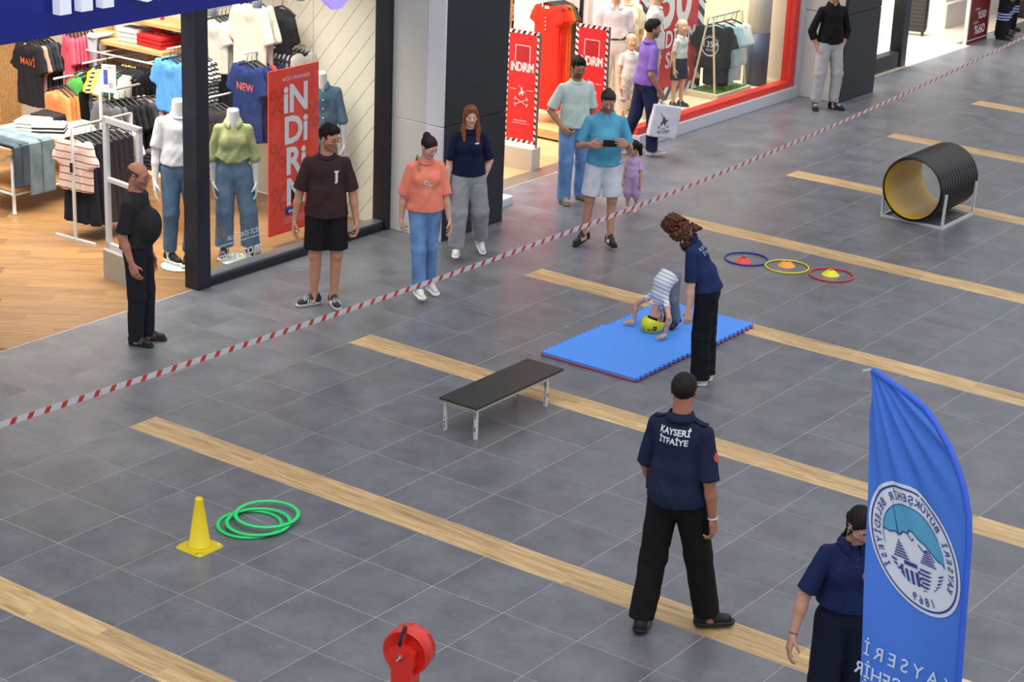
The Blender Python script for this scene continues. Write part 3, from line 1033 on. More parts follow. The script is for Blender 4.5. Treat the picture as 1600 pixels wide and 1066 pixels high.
def tile_material():
    m = bpy.data.materials.new('slate_tile'); m.use_nodes = True
    nt = m.node_tree; b = nt.nodes['Principled BSDF']
    geo = nt.nodes.new('ShaderNodeNewGeometry'); oi = nt.nodes.new('ShaderNodeObjectInfo')
    add = nt.nodes.new('ShaderNodeVectorMath'); add.operation = 'MULTIPLY_ADD'
    add.inputs[1].default_value = (1, 1, 1)
    sc = nt.nodes.new('ShaderNodeVectorMath'); sc.operation = 'SCALE'; sc.inputs['Scale'].default_value = 40
    cmb = nt.nodes.new('ShaderNodeCombineXYZ')
    for i in range(3): nt.links.new(oi.outputs['Random'], cmb.inputs[i])
    nt.links.new(cmb.outputs[0], sc.inputs[0])
    nt.links.new(geo.outputs['Position'], add.inputs[0]); nt.links.new(sc.outputs[0], add.inputs[2])
    n1 = nt.nodes.new('ShaderNodeTexNoise'); n1.inputs['Scale'].default_value = 2.6; n1.inputs['Detail'].default_value = 6; n1.inputs['Roughness'].default_value = 0.62
    n2 = nt.nodes.new('ShaderNodeTexNoise'); n2.inputs['Scale'].default_value = 26; n2.inputs['Detail'].default_value = 3
    for n in (n1, n2): nt.links.new(add.outputs[0], n.inputs['Vector'])
    cr = nt.nodes.new('ShaderNodeValToRGB')
    cr.color_ramp.elements[0].position = 0.05; cr.color_ramp.elements[0].color = (*lin(TILE_D), 1)
    cr.color_ramp.elements[1].position = 0.85; cr.color_ramp.elements[1].color = (*lin(TILE_L), 1)
    nt.links.new(n1.outputs['Fac'], cr.inputs['Fac'])
    mr = nt.nodes.new('ShaderNodeMapRange'); mr.inputs['From Min'].default_value = 0.0; mr.inputs['From Max'].default_value = 1.0
    mr.inputs['To Min'].default_value = 0.84; mr.inputs['To Max'].default_value = 1.16
    nt.links.new(n2.outputs['Fac'], mr.inputs['Value'])
    mx = nt.nodes.new('ShaderNodeMix'); mx.data_type = 'RGBA'; mx.blend_type = 'MULTIPLY'; mx.inputs[0].default_value = 1
    nt.links.new(cr.outputs['Color'], mx.inputs[6]); nt.links.new(mr.outputs['Result'], mx.inputs[7])
    nt.links.new(mx.outputs[2], b.inputs['Base Color'])
    rr = nt.nodes.new('ShaderNodeMapRange'); rr.inputs['From Min'].default_value = 0.0; rr.inputs['From Max'].default_value = 1.0
    rr.inputs['To Min'].default_value = 0.26; rr.inputs['To Max'].default_value = 0.42
    nt.links.new(n1.outputs['Fac'], rr.inputs['Value']); nt.links.new(rr.outputs['Result'], b.inputs['Roughness'])
    b.inputs['Specular IOR Level'].default_value = 0.5
    return m

def wood_material(key, a, c, rough=0.4, plank_seed=True, along='X', scale=1.0):
    m = bpy.data.materials.new(key); m.use_nodes = True
    nt = m.node_tree; b = nt.nodes['Principled BSDF']
    tc = nt.nodes.new('ShaderNodeTexCoord'); oi = nt.nodes.new('ShaderNodeObjectInfo')
    mp = nt.nodes.new('ShaderNodeMapping')
    mp.inputs['Scale'].default_value = (1.3 * scale, 16 * scale, 16 * scale) if along == 'X' else (16 * scale, 1.3 * scale, 16 * scale)
    sc = nt.nodes.new('ShaderNodeMath'); sc.operation = 'MULTIPLY'; sc.inputs[1].default_value = 37
    nt.links.new(oi.outputs['Random'], sc.inputs[0])
    cmb = nt.nodes.new('ShaderNodeCombineXYZ')
    for i in range(3): nt.links.new(sc.outputs[0], cmb.inputs[i])
    nt.links.new(cmb.outputs[0], mp.inputs['Location'])
    nt.links.new(tc.outputs['Object'], mp.inputs['Vector'])
    n = nt.nodes.new('ShaderNodeTexNoise'); n.inputs['Scale'].default_value = 2.2; n.inputs['Detail'].default_value = 6; n.inputs['Distortion'].default_value = 0.6
    nt.links.new(mp.outputs['Vector'], n.inputs['Vector'])
    cr = nt.nodes.new('ShaderNodeValToRGB')
    cr.color_ramp.elements[0].position = 0.28; cr.color_ramp.elements[0].color = (*lin(a), 1)
    cr.color_ramp.elements[1].position = 0.68; cr.color_ramp.elements[1].color = (*lin(c), 1)
    nt.links.new(n.outputs['Fac'], cr.inputs['Fac'])
    hv = nt.nodes.new('ShaderNodeHueSaturation')
    mr = nt.nodes.new('ShaderNodeMapRange'); mr.inputs['To Min'].default_value = 0.84; mr.inputs['To Max'].default_value = 1.12
    nt.links.new(oi.outputs['Random'], mr.inputs['Value']); nt.links.new(mr.outputs['Result'], hv.inputs['Value'])
    nt.links.new(cr.outputs['Color'], hv.inputs['Color'])
    nt.links.new(hv.outputs['Color'], b.inputs['Base Color'])
    b.inputs['Roughness'].default_value = rough
    return m

TILE_D, TILE_L = '#46484e', '#7d7f87'
M_TILE = tile_material()
M_STRIP = wood_material('oak_strip', '#a2845c', '#d9b886', 0.42)
M_GROUT = mat('pale_grout', '#b6b6b5', 0.8)

floor = struct('floor', MB().bb(-2.70, 14.0, -8.0, 32.0, -0.12, -0.0010), M_GROUT)
floor.data.name = 'floor_slab'

def tile_shape(mb, x, y, z=0.0):
    g = 0.0020; b = 0.0008
    x0, x1, y0, y1 = x + g, x + T - g, y + g, y + T - g
    vs = []
    for (i, zz) in ((0, -0.006), (0, z - b), (b, z)):
        vs += [(x0 + i, y0 + i, zz), (x1 - i, y0 + i, zz), (x1 - i, y1 - i, zz), (x0 + i, y1 - i, zz)]
    fs = [(8, 9, 10, 11)]
    for r in (0, 4):
        for i in range(4):
            j = (i + 1) % 4
            fs.append((r + i, r + j, r + 4 + j, r + 4 + i))
    mb._add(vs, fs)

def tile_rows():
    rows = []
    y = STRIP0 - 4 * T
    k = 0
    # rows of tiles between strips (right of XEND) in blocks of four
    for blk in range(-3, 12):
        for r in range(4):
            rows.append(STRIP0 + blk * PER - 4 * T + r * T)
    return rows

spots = []
for y in tile_rows():
    for i in range(-1, 22):
        spots.append((i * T, y))
# left of XEND the tiles run on beside the strips: strip rows hold half-width tiles joined to their neighbours
left_rows = []
for blk in range(-3, 12):
    y0 = STRIP0 + blk * PER - 4 * T
    left_rows += [(y0 + r * T, T) for r in range(4)] + [(y0 + 4 * T, T / 2)]
lspots = []
for (y, h) in left_rows:
    for i in range(-5, -1):
        x = i * T
        x0 = max(x, -2.69)
        lspots.append((x0, y, x + T - x0, h))

cam = np.array(cam_o.location)
RI = np.array(cam_o.rotation_euler.to_matrix())
def seen(x, y, z=0.0):
    d = (np.array((x, y, z)) - cam) @ RI
    u_ = 800 - 3125.3 * d[0] / d[2]; v_ = 533 + 3125.3 * d[1] / d[2]
    return -70 < u_ < 1670 and -70 < v_ < 1140
vis = sorted([s for s in spots if seen(s[0] + .3, s[1] + .3)], key=lambda s: (s[0] - cam[0]) ** 2 + (s[1] - cam[1]) ** 2)
vl = sorted([s for s in lspots if seen(s[0] + .3, s[1] + .3)], key=lambda s: (s[0] - cam[0]) ** 2 + (s[1] - cam[1]) ** 2)
NEAR = 230
near = set(vis[:NEAR]); nearl = set(vl[:70])
mb = MB(); tile_shape(mb, 0, 0)
tme = mb.mesh('tile'); tme.materials.append(M_TILE)
for s in vis[:NEAR]:
    o = bpy.data.objects.new('tile', tme); o.location = (s[0], s[1], rnd.uniform(-0.0004, 0.0004)); link(o, floor)
def ltile(mb, x, y, w, h):
    g = 0.0020
    mb.bb(x + g, x + w - g, y + g, y + h - g, -0.006, 0)
for s in vl[:70]:
    mb = MB(); ltile(mb, 0, 0, s[2], s[3]); o = mb.build('tile', M_TILE, floor, (s[0], s[1], 0))
rest = MB()
for s in spots:
    if s not in near and -6 < s[1] < 31: tile_shape(rest, *s)
for s in lspots:
    if s not in nearl and -6 < s[1] < 31: ltile(rest, *s)
o = rest.build('distant_tiles', M_TILE, floor); o['kind'] = 'stuff'

# wood strips: two rows of planks each
pk = {}
for blk in range(-3, 11):
    y0 = STRIP0 + blk * PER
    for row in range(2):
        x = XEND - (0.0 if row else 0.55)
        while x < 13.5:
            x0 = max(x, XEND); x1 = x + 1.2
            if x1 > XEND + 0.05 and seen((x0 + x1) / 2, y0 + .15):
                L = round(x1 - x0, 3)
                if L not in pk:
                    mb = MB(); mb.bev(0.0008, L - 0.0008, 0.0008, T / 4 - 0.0008, -0.006, 0.0003, 0.0012)
                    pk[L] = mb.mesh('plank'); pk[L].materials.append(M_STRIP)
                o = bpy.data.objects.new('plank', pk[L]); o.location = (x0, y0 + row * T / 4, 0); link(o, floor)
            x = x1

# ------------------------------------------------------------------ shop floors
M_OAK = wood_material('shop_oak', '#775838', '#9a764e', 0.33)
M_OAK2 = wood_material('shop_oak_pale', '#a07c54', '#c8a478', 0.35)

def clip_poly(pts, x_lim):
    out = []
    for i in range(len(pts)):
        a, b = pts[i], pts[(i + 1) % len(pts)]
        ia, ib = a[0] <= x_lim, b[0] <= x_lim
        if ia: out.append(a)
        if ia != ib:
            t = (x_lim - a[0]) / (b[0] - a[0]); out.append((x_lim, a[1] + t * (b[1] - a[1])))
    return out

def plank_floor(name, x0, x1, y0, y1, ang, w, L, m, base_m, parts=True, limit=300):
    fl = struct(name, MB().bb(x0, x1, y0, y1, -0.12, -0.003), base_m)
    c, s = math.cos(ang), math.sin(ang)
    n = 0
    more = MB()
    R = 16
    j = -int(R / w)
    cand = []
    for j in range(-int(R / w), int(R / w)):
        off = (j * 0.37 % 1) * L
        for i in range(-int(R / L) - 1, int(R / L) + 1):
            a0 = i * L + off; b0 = j * w
            quad = [(a0 + 0.0008, b0 + 0.0008), (a0 + L - 0.0008, b0 + 0.0008), (a0 + L - 0.0008, b0 + w - 0.0008), (a0 + 0.0008, b0 + w - 0.0008)]
            W = [((x0 + x1) / 2 + p * c - q * s, (y0 + y1) / 2 + p * s + q * c) for p, q in quad]
            for (fx, lim, sg) in ((0, x1, 1), (0, x0, -1), (1, y1, 1), (1, y0, -1)):
                if not W: break
                T_ = [((p[0] if fx == 0 else p[1]) * sg, (p[1] if fx == 0 else p[0])) for p in W]
                T_ = clip_poly(T_, lim * sg)
                W = [(p[0] * sg, p[1]) if fx == 0 else (p[1], p[0] * sg) for p in T_]
            if len(W) < 3: continue
            A = 0.5 * abs(sum(W[k][0] * W[(k + 1) % len(W)][1] - W[(k + 1) % len(W)][0] * W[k][1] for k in range(len(W))))
            if A < 0.003: continue
            cx = sum(p[0] for p in W) / len(W); cy = sum(p[1] for p in W) / len(W)
            cand.append((cx, cy, W))
    cand = [q for q in cand if seen(q[0], q[1])]
    cand.sort(key=lambda q: (q[0] - cam[0]) ** 2 + (q[1] - cam[1]) ** 2)
    for k, (cx, cy, W) in enumerate(cand):
        # plank frame: local x along the grain
        loc = [((p[0] - cx) * c + (p[1] - cy) * s, -(p[0] - cx) * s + (p[1] - cy) * c) for p in W]
        area = sum(loc[i][0] * loc[(i + 1) % len(loc)][1] - loc[(i + 1) % len(loc)][0] * loc[i][1] for i in range(len(loc)))
        if area < 0: loc = loc[::-1]
        if k < limit and parts:
            mb = MB(); mb.prism(loc, (0, 0, -0.008), (1, 0, 0), (0, 1, 0), (0, 0, 1), 0.008 + rnd.uniform(-0.0006, 0.0004))
            o = mb.build('plank', m, fl, (cx, cy, 0), ang)
    return fl

plank_floor('floor.001', -11.5, -2.70, 0.0, 7.6, math.radians(37), 0.19, 1.25, M_OAK, mat('dark_joint', '#6b4a2a', 0.8))
plank_floor('floor.002', -8.0, -2.95, 8.6, 12.45, math.radians(0), 0.19, 1.25, M_OAK2, mat('dark_joint', '#6b4a2a', 0.8), limit=200)
struct('trim_1', MB().bb(-2.95, -2.70, 8.6, 12.45, -0.12, 0.001), mat('threshold_stone', '#6d6258', 0.35, nz=(5, 0.15)))
struct('floor.003', MB().bb(-8.5, -2.70, 17.7, 30.0, -0.12, 0.0), mat('cream_floor', '#d6c9b6', 0.28, nz=(2, 0.05)))

# ------------------------------------------------------------------ shop fronts
M_WHITE = mat('white_panel', '#c9c8c6', 0.45, nz=(1.5, 0.03))
M_ANTH = mat('anthracite_panel', '#23252c', 0.5, nz=(6, 0.08))
M_FRAME = mat('navy_black_frame', '#1b1f2b', 0.35)
M_CREAM = mat('cream_wall', '#ded5c2', 0.6)
M_PLINTH = mat('white_plinth', '#c4c7d0', 0.35)
M_RED = mat('red_border', '#e03a30', 0.4)
M_BLUE = mat('blue_fascia', '#0b1f8f', 0.35)

def glass_material():
    m = bpy.data.materials.new('shop_glass'); m.use_nodes = True
    nt = m.node_tree; nt.nodes.remove(nt.nodes['Principled BSDF'])
    out = nt.nodes['Material Output']
    tr = nt.nodes.new('ShaderNodeBsdfTransparent'); tr.inputs['Color'].default_value = (0.97, 0.985, 0.98, 1)
    gl = nt.nodes.new('ShaderNodeBsdfGlossy'); gl.inputs['Roughness'].default_value = 0.02
    lw = nt.nodes.new('ShaderNodeLayerWeight'); lw.inputs['Blend'].default_value = 0.5
    pw = nt.nodes.new('ShaderNodeMath'); pw.operation = 'POWER'; pw.inputs[1].default_value = 4.0
    fr = nt.nodes.new('ShaderNodeMath'); fr.operation = 'MULTIPLY_ADD'; fr.inputs[1].default_value = 0.55; fr.inputs[2].default_value = 0.03
    nt.links.new(lw.outputs['Facing'], pw.inputs[0]); nt.links.new(pw.outputs[0], fr.inputs[0])
    mx = nt.nodes.new('ShaderNodeMixShader')
    nt.links.new(fr.outputs[0], mx.inputs[0]); nt.links.new(tr.outputs[0], mx.inputs[1]); nt.links.new(gl.outputs[0], mx.inputs[2])
    nt.links.new(mx.outputs[0], out.inputs['Surface'])
    return m
M_GLASS = glass_material()

# pilaster 1: white return face, black front, beyond it the open entrance of the second shop
p1 = struct('wall_pilaster', MB().bb(-2.74, -2.02, 7.52, 7.62, 0, 5.6).bb(-2.74, -2.02, 7.62, 8.58, 0, 5.6), M_WHITE)
for z0, z1 in ((0.004, 1.235), (1.245, 5.6)):
    MB().bev(-2.735, -2.16, 7.512, 7.53, z0, z1, 0.004).build('panel', M_WHITE, p1)
    MB().bev(-2.155, -1.93, 7.500, 7.53, z0, z1, 0.004).build('panel', mat('white_panel_edge', '#d9dce4', 0.4), p1)
    MB().bev(-2.03, -1.925, 7.53, 8.60, z0, z1, 0.004).build('panel', M_ANTH, p1)
p2 = struct('wall_pilaster.001', MB().bb(-2.70, -2.06, 16.70, 17.66, 0, 5.6), M_WHITE)
for z0, z1 in ((0.004, 1.235), (1.245, 5.6)):
    MB().bev(-2.70, -2.03, 16.62, 16.71, z0, z1, 0.004).build('panel', M_WHITE, p2)
    MB().bev(-2.07, -1.985, 16.64, 17.68, z0, z1, 0.004).build('panel', M_ANTH, p2)

# walls inside and above
struct('wall_right', MB().bb(-11.5, -4.15, 7.62, 7.74, 0, 3.3), M_CREAM)
wl = struct('wall_display', MB().bb(-4.15, -2.74, 7.575, 7.70, 0, 3.3), mat('warm_white_board', '#efe9d8', 0.5))
ddir = Vector((0.64, 0, 0.77)).normalized()
# diagonal boards of the display wall: each one clipped to the wall's outline
bw = 0.165
nrm = Vector((-ddir.z, 0, ddir.x))
def clip_box(pts, x0, x1, z0, z1):
    for (k, lim, sg) in ((0, x1, 1), (0, x0, -1), (1, z1, 1), (1, z0, -1)):
        q = [((p[k]) * sg, p[1 - k]) for p in pts]
        q = clip_poly(q, lim * sg)
        pts = [(a * sg, b) if k == 0 else (b, a * sg) for a, b in q]
        if len(pts) < 3: return []
    return pts
for j in range(-14, 22):
    b0 = j * bw
    c0 = nrm * (b0 + 0.003); c1 = nrm * (b0 + bw - 0.003)
    o0 = Vector((-3.4, 0, 1.0))
    pts = [(o0 + c0 - ddir * 5), (o0 + c0 + ddir * 5), (o0 + c1 + ddir * 5), (o0 + c1 - ddir * 5)]
    pts = clip_box([(p.x, p.z) for p in pts], -4.15, -2.75, 0.0, 3.3)
    if len(pts) < 3: continue
    a = sum(pts[i][0] * pts[(i + 1) % len(pts)][1] - pts[(i + 1) % len(pts)][0] * pts[i][1] for i in range(len(pts)))
    if a < 0: pts = pts[::-1]
    MB().prism(pts, (0, 7.576, 0), (1, 0, 0), (0, 0, 1), (0, -1, 0), 0.018).build('plank', mat('warm_white_board', '#efe9d8', 0.5), wl)
struct('wall_back', MB().bb(-11.6, -11.5, 0, 7.7, 0, 3.3), mat('tan_wall', '#9a8468', 0.7))
struct('ceiling', MB().bb(-11.6, -2.75, -1.5, 7.7, 3.3, 3.4), mat('shop_ceiling', '#cfcac0', 0.8))
struct('ceiling.001', MB().bb(-8.5, -2.75, 8.5, 30, 3.3, 3.4), mat('shop_ceiling', '#cfcac0', 0.8))
struct('wall_back.001', MB().bb(-8.1, -8.0, 7.74, 12.9, 0, 3.3), M_CREAM)
struct('wall_back.002', MB().bb(-8.6, -8.5, 17.7, 30, 0, 3.3), mat('bright_wall', '#e6dfd2', 0.6))
struct('wall_left', MB().bb(-8.0, -2.75, 16.55, 16.65, 0, 3.3).bb(-8.5, -2.75, 17.66, 17.72, 0, 3.3), M_CREAM)
struct('wall_upper', MB().bb(-2.9, -2.62, -2.0, 31.0, 3.42, 5.4), mat('pale_fascia', '#b9b7b4', 0.5))
struct('trim_2', MB().bb(-2.9, -2.60, 8.6, 31.0, 2.75, 3.42), mat('white_fascia', '#c8c8c8', 0.5))

# shop one: blue fascia with standing letters
fas = tag(MB().bev(-2.80, -2.62, -1.8, 7.50, 2.715, 3.42, 0.01).build('fascia_board', M_BLUE), kind='structure')
sg = empty('shop_sign', (-2.50, 3.54, 2.945), 0, 'large white standing letters on the deep blue band above the clothes shop', 'sign')
V, F = text2d('mavi', 0.62, 0.03, 0, 1.05)
for i, (ch, y) in enumerate((('m', -0.35), ('a', 0.42), ('v', 0.93), ('i', 1.32))):
    lettering('letter', [text2d(ch, 0.62, 0.03)], plane_fn((-0.06, y, 0), (0, 1, 0), (0, 0, 1)), mat('lit_white_letter', '#e9f0ff', 0.3, emit=('#e9f0ff', 0.25)), sg, 0.09)

# window one
w1 = empty('window_1', (0, 0, 0)); w1['kind'] = 'structure'
fr = MB().bb(-2.80, -2.62, 4.62, 4.79, 0, 2.72); fr.build('window_post', M_FRAME, w1)
MB().bb(-2.80, -2.62, 7.43, 7.51, 0, 2.72).build('window_post', M_FRAME, w1)
MB().bev(-2.80, -2.64, 4.79, 7.43, 0, 0.085, 0.008).build('window_sill', M_FRAME, w1)
MB().bb(-2.80, -2.66, 4.79, 7.43, 0.085, 0.10).build('glazing_bead', mat('grey_bead', '#8f9299', 0.3, 0.6), w1)
MB().bb(-2.712, -2.704, 4.79, 7.43, 0.10, 2.72).build('glass_pane', M_GLASS, w1)

# window two: white plinth, red border, raised cream display floor
w2 = empty('window_2', (0, 0, 0)); w2['kind'] = 'structure'
MB().bev(-2.84, -2.62, 12.45, 16.56, 0, 0.155, 0.006).build('window_sill', M_PLINTH, w2)
MB().bb(-2.80, -2.66, 12.45, 16.50, 0.155, 0.245).build('red_border', M_RED, w2)
MB().bb(-2.80, -2.66, 16.36, 16.50, 0.245, 2.75).build('red_border', M_RED, w2)
MB().bb(-2.82, -2.63, 16.50, 16.62, 0, 2.75).build('window_post', M_PLINTH, w2)
MB().bb(-2.735, -2.727, 12.50, 16.36, 0.245, 2.75).build('glass_pane', M_GLASS, w2)
struct('floor.004', MB().bb(-4.6, -2.84, 12.45, 16.55, 0, 0.19), mat('cream_display_floor', '#e2d3ab', 0.5))
struct('wall_back.003', MB().bb(-4.7, -4.6, 12.6, 16.55, 0, 3.3), M_CREAM)
wc = struct('wall_end', MB().bb(-4.7, -3.55, 12.50, 12.62, 0, 3.3), mat('white_end_wall', '#dcd6cc', 0.5))
MB().bb(-3.66, -3.62, 12.47, 12.50, 0, 3.3).build('black_line', mat('black_line', '#15151a', 0.5), wc)

# window three: dark frame with a low plinth
w3 = empty('window_3', (0, 0, 0)); w3['kind'] = 'structure'
MB().bev(-2.66, -2.50, 17.70, 19.72, 0, 0.24, 0.006).build('window_sill', mat('dark_steel', '#26262a', 0.35), w3)
MB().bb(-2.68, -2.48, 19.56, 19.74, 0, 2.75).build('window_post', mat('dark_steel', '#26262a', 0.35), w3)
MB().bb(-2.60, -2.592, 17.70, 19.56, 0.24, 2.75).build('glass_pane', M_GLASS, w3)
MB().bb(-2.70, -2.42, 17.70, 22.0, -0.01, 0.003).build('threshold', mat('cream_floor', '#d6c9b6', 0.28), w3)
# ------------------------------------------------------------------ people
def facing(a):
    a = math.radians(a)
    return (math.cos(a) * 0.594 + math.sin(a) * 0.804, -math.cos(a) * 0.804 + math.sin(a) * 0.594)

NAVY = cloth('#1a2036'); BLACK = cloth('#17171a'); CHAR = cloth('#26262b')
WSOLE = plast('#e4e3e0', 0.5); BSOLE = plast('#141416', 0.5)
W_PRINT = mat('white_print', '#d9dbe0', 0.7)

# heavy bald man at the shop entrance, in profile
t = human('bald bespectacled man in charcoal tee and dark trousers standing at the blue shop entrance', 1.72, (-1.93, 3.27), facing(78), bulk=1.16, belly=0.050, hs=1.0, neck=0.026,
      skin='#b97e68', head=(-8, 8, 0), spine=(0, -0.05, 1), spine2=(0, 0.03, 1),
      armR=dict(u=(0.10, -0.14, -1), f=(0.0, 0.34, -1), curl=0.6), armL=dict(u=(-0.10, -0.05, -1), f=(0.0, 0.25, -1)),
      legR=((0.02, 0.05, -1), (0.0, -0.06, -1), 10, 0), legL=((0.01, 0.10, -1), (0.02, -0.0, -1), -12, 0),
      hair=dict(style='bald', col='#4d3c33', thick=0.002), brow='#3a2e28', beard=('#5b463d', 0.35), glasses='#202024',
      top=dict(mat=CHAR, sleeve=0.85, hem=-0.005, ease=0.016, loose=0.022, trim=CHAR), bottom=dict(mat=cloth('#1c2029'), cut='slim', ease=0.014, fold=0.008),
      shoes=dict(mat=plast('#1b1b1e', 0.6), sole=BSOLE, lace=plast('#202022', 0.7), stripe=plast('#6a6c70', 0.6)))

# young man in brown tee
t = human('man in dark brown tee, black shorts and glasses looking sideways beside the red sale poster', 1.83, (-1.46, 5.10), facing(8), skin='#c08a70', head=(42, 10, 0),
      armR=dict(u=(0.26, -0.06, -1), f=(0.16, 0.06, -1), curl=0.6), armL=dict(u=(-0.24, 0.02, -1), f=(-0.12, 0.20, -1), curl=1.1),
      legR=((0.05, 0.03, -1), (0.02, -0.06, -1), 62, 0), legL=((-0.03, 0.06, -1), (0.06, -0.03, -1), -12, 0), spine=(0.0, -0.02, 1),
      hair=dict(style='short', col='#14100e', thick=0.012), brow='#15100e', beard=('#3a2a22', 0.38), glasses='#16161c',
      top=dict(mat=cloth('#3a2629'), sleeve=0.86, hem=-0.045, ease=0.020, loose=0.028, fold=0.009), bottom=dict(mat=BLACK, cut='shorts', len=0.86, ease=0.012, name='shorts'),
      shoes=dict(mat=plast('#2a2b2f', 0.6), sole=plast('#b9babd', 0.5), lace=plast('#d5d5d2', 0.7), stripe=plast('#e8e8e8', 0.5)))
u_ = t['u']; c_ = t['nb'] + np.array((-0.085, 0.1, -0.215))
on_cloth(t, 'top', 'shirt_print', [rect2d(-0.012, -0.05, 0.012, 0.05), rect2d(-0.022, 0.045, 0.022, 0.06), rect2d(-0.018, -0.06, 0.008, -0.045)], c_, (-1, 0, 0), (0, 0, 1), (0, -1, 0), W_PRINT)

# woman in coral tee
t = human('woman in coral tee and light jeans with hair bun, walking and looking down', 1.66, (-0.90, 5.97), facing(14), 'f', skin='#d3a592', head=(26, 26, 4), lips='#b06a66',
      armR=dict(u=(0.24, -0.12, -1), f=(0.06, -0.02, -1), curl=0.9), armL=dict(u=(-0.20, 0.03, -1), f=(-0.16, 0.14, -1), curl=0.5),
      legR=((-0.02, 0.16, -1), (-0.02, 0.02, -1), -2, 0), legL=((0.03, -0.06, -1), (-0.04, -0.24, -1), -22, 18), spine=(0.02, 0.02, 1),
      hair=dict(style='bun', col='#241a17', thick=0.006, line=0.078), brow='#2a1d18',
      top=dict(mat=cloth('#f08a72'), sleeve=0.98, hem=-0.02, ease=0.022, loose=0.030, fold=0.008), bottom=dict(mat=denim('#6d93c6'), cut='straight', len=0.98, ease=0.004),
      shoes=dict(mat=plast('#dcdad8', 0.5), sole=plast('#e6e4e0', 0.5), lace=plast('#f0f0ee', 0.6), chunk=1.12, sock=plast('#e0dedb', 0.8)))
c_ = t['nb'] + np.array((0.0, 0.1, -0.20))
on_cloth(t, 'top', 'shirt_print', [line2d([(0.02, 0.06), (0.022, -0.05), (0.04, -0.055)], 0.012), line2d([(0.02, -0.02), (-0.03, 0.0), (-0.035, -0.03), (0.02, -0.04)], 0.009), line2d([(-0.05, -0.062), (0.06, -0.04)], 0.006)], c_, (-1, 0, 0), (0, 0, 1), (0, -1, 0), W_PRINT)
MB().tube([t['nb'] + np.array(p) for p in ((0.078, -0.10, -0.08), (0.075, -0.03, 0.012), (0.078, 0.05, -0.02), (0.085, 0.095, -0.10))], 0.009, 6).build('bag_strap', plast('#9a8264', 0.6), t['root'])

# red-haired woman
t = human('woman with long auburn hair, navy tee and grey sweatpants walking past the black pilaster', 1.62, (-1.40, 7.30), facing(6), 'f', skin='#dcae9c', head=(6, 6, 0), lips='#b5706c',
      armR=dict(u=(0.22, 0.0, -1), f=(0.1, 0.25, -1)), armL=dict(u=(-0.32, -0.14, -1), f=(0.34, 0.22, -1), curl=0.2),
      legR=((0.06, 0.13, -1), (0.02, 0.0, -1), 8, 0), legL=((-0.14, -0.06, -1), (-0.10, -0.42, -1), -16, 34),
      hair=dict(style='long', col='#7f4a2e', thick=0.010, rough=0.45), brow='#6b4430',
      top=dict(mat=cloth('#121a3a'), sleeve=0.90, hem=-0.01, ease=0.018, loose=0.024), bottom=dict(mat=cloth('#9a9ba3'), cut='sweat', len=0.97, ease=0.012, fold=0.010, name='sweatpants'),
      shoes=dict(mat=plast('#dcdcd9', 0.5), sole=plast('#e4e2dd', 0.5), lace=plast('#efefed', 0.6)))
on_cloth(t, 'top', 'shirt_logo', [rect2d(-0.02, -0.006, 0.02, 0.006)], t['nb'] + np.array((-0.07, 0.1, -0.14)), (-1, 0, 0), (0, 0, 1), (0, -1, 0), W_PRINT)
on_cloth(t, 'bottom', 'trouser_print', [text2d('YOUTH', 0.022)], t['P'] + np.array((-0.10, 0.1, -0.12)), (-1, 0, 0), (0, 0, 1), (0, -1, 0), W_PRINT)

# man photographing
t = human('man in sky blue polo and white shorts photographing with a phone, sunglasses on his hair', 1.74, (-0.62, 8.52), facing(2), bulk=1.06, skin='#c08f78', head=(2, 24, 0),
      armR=dict(u=(0.34, -0.02, -1), f=(-0.42, 1.0, 0.32), h=(-0.85, 0.55, 0.12), l=(0, 0.1, 1), curl=0.75), armL=dict(u=(-0.30, 0.02, -1), f=(0.24, 1.0, 0.38), h=(0.55, 0.80, 0.3), l=(0, 0.1, 1), curl=0.75),
      legR=((0.12, 0.02, -1), (0.10, -0.14, -1), 46, 16), legL=((-0.06, 0.05, -1), (0.0, 0.0, -1), -14, 0),
      hair=dict(style='short', col='#302d2b', thick=0.009, line=0.078), brow='#1d1614', beard=('#33251f', 0.5),
      top=dict(mat=cloth('#58a5c9'), sleeve=0.85, hem=-0.035, ease=0.014, loose=0.018, collar='polo', fold=0.006), bottom=dict(mat=cloth('#d3d8e6'), cut='shorts', len=0.90, ease=0.008, name='shorts'),
      shoes=dict(mat=plast('#1d1d20', 0.6), sole=BSOLE, lace=plast('#2a2a2c', 0.7), stripe=plast('#e6e6e6', 0.5), sock=plast('#d8d8d8', 0.8)), belly=0.004)
BLUE = t
hp = t['hp']; g_ = MB()
for s_ in (1, -1):
    g_.lathe([(0.0005, 0.004), (0.022, 0.003), (0.025, 0.0)], hp(0.034 * s_, 0.072, 0.098), 14, (t['HM'][:, 0], _n(t['HM'][:, 2] - t['HM'][:, 1] * 0.6) * 0.8, _n(t['HM'][:, 1] + t['HM'][:, 2] * 0.7)))
g_.tube([hp(-0.01, 0.078, 0.098), hp(0.01, 0.078, 0.098)], 0.003, 5)
for s_ in (1, -1): g_.tube([hp(0.056 * s_, 0.068, 0.098), hp(0.082 * s_, 0.02, 0.085), hp(0.088 * s_, -0.03, 0.055)], 0.003, 5)
g_.build('sunglasses', plast('#3a4048', 0.15), t['root'])
wA = t['AL']; w_ = wA['wr'] + (wA['el'] - wA['wr']) * 0.10; fd_ = _n(wA['wr'] - wA['el'])
MB().lathe([(0.031, -0.012), (0.034, 0), (0.031, 0.012)], w_, 16, (_perp((1, 0, 0), fd_), np.cross(fd_, _perp((1, 0, 0), fd_)), fd_)).build('wristwatch', plast('#15151a', 0.4), t['root'])
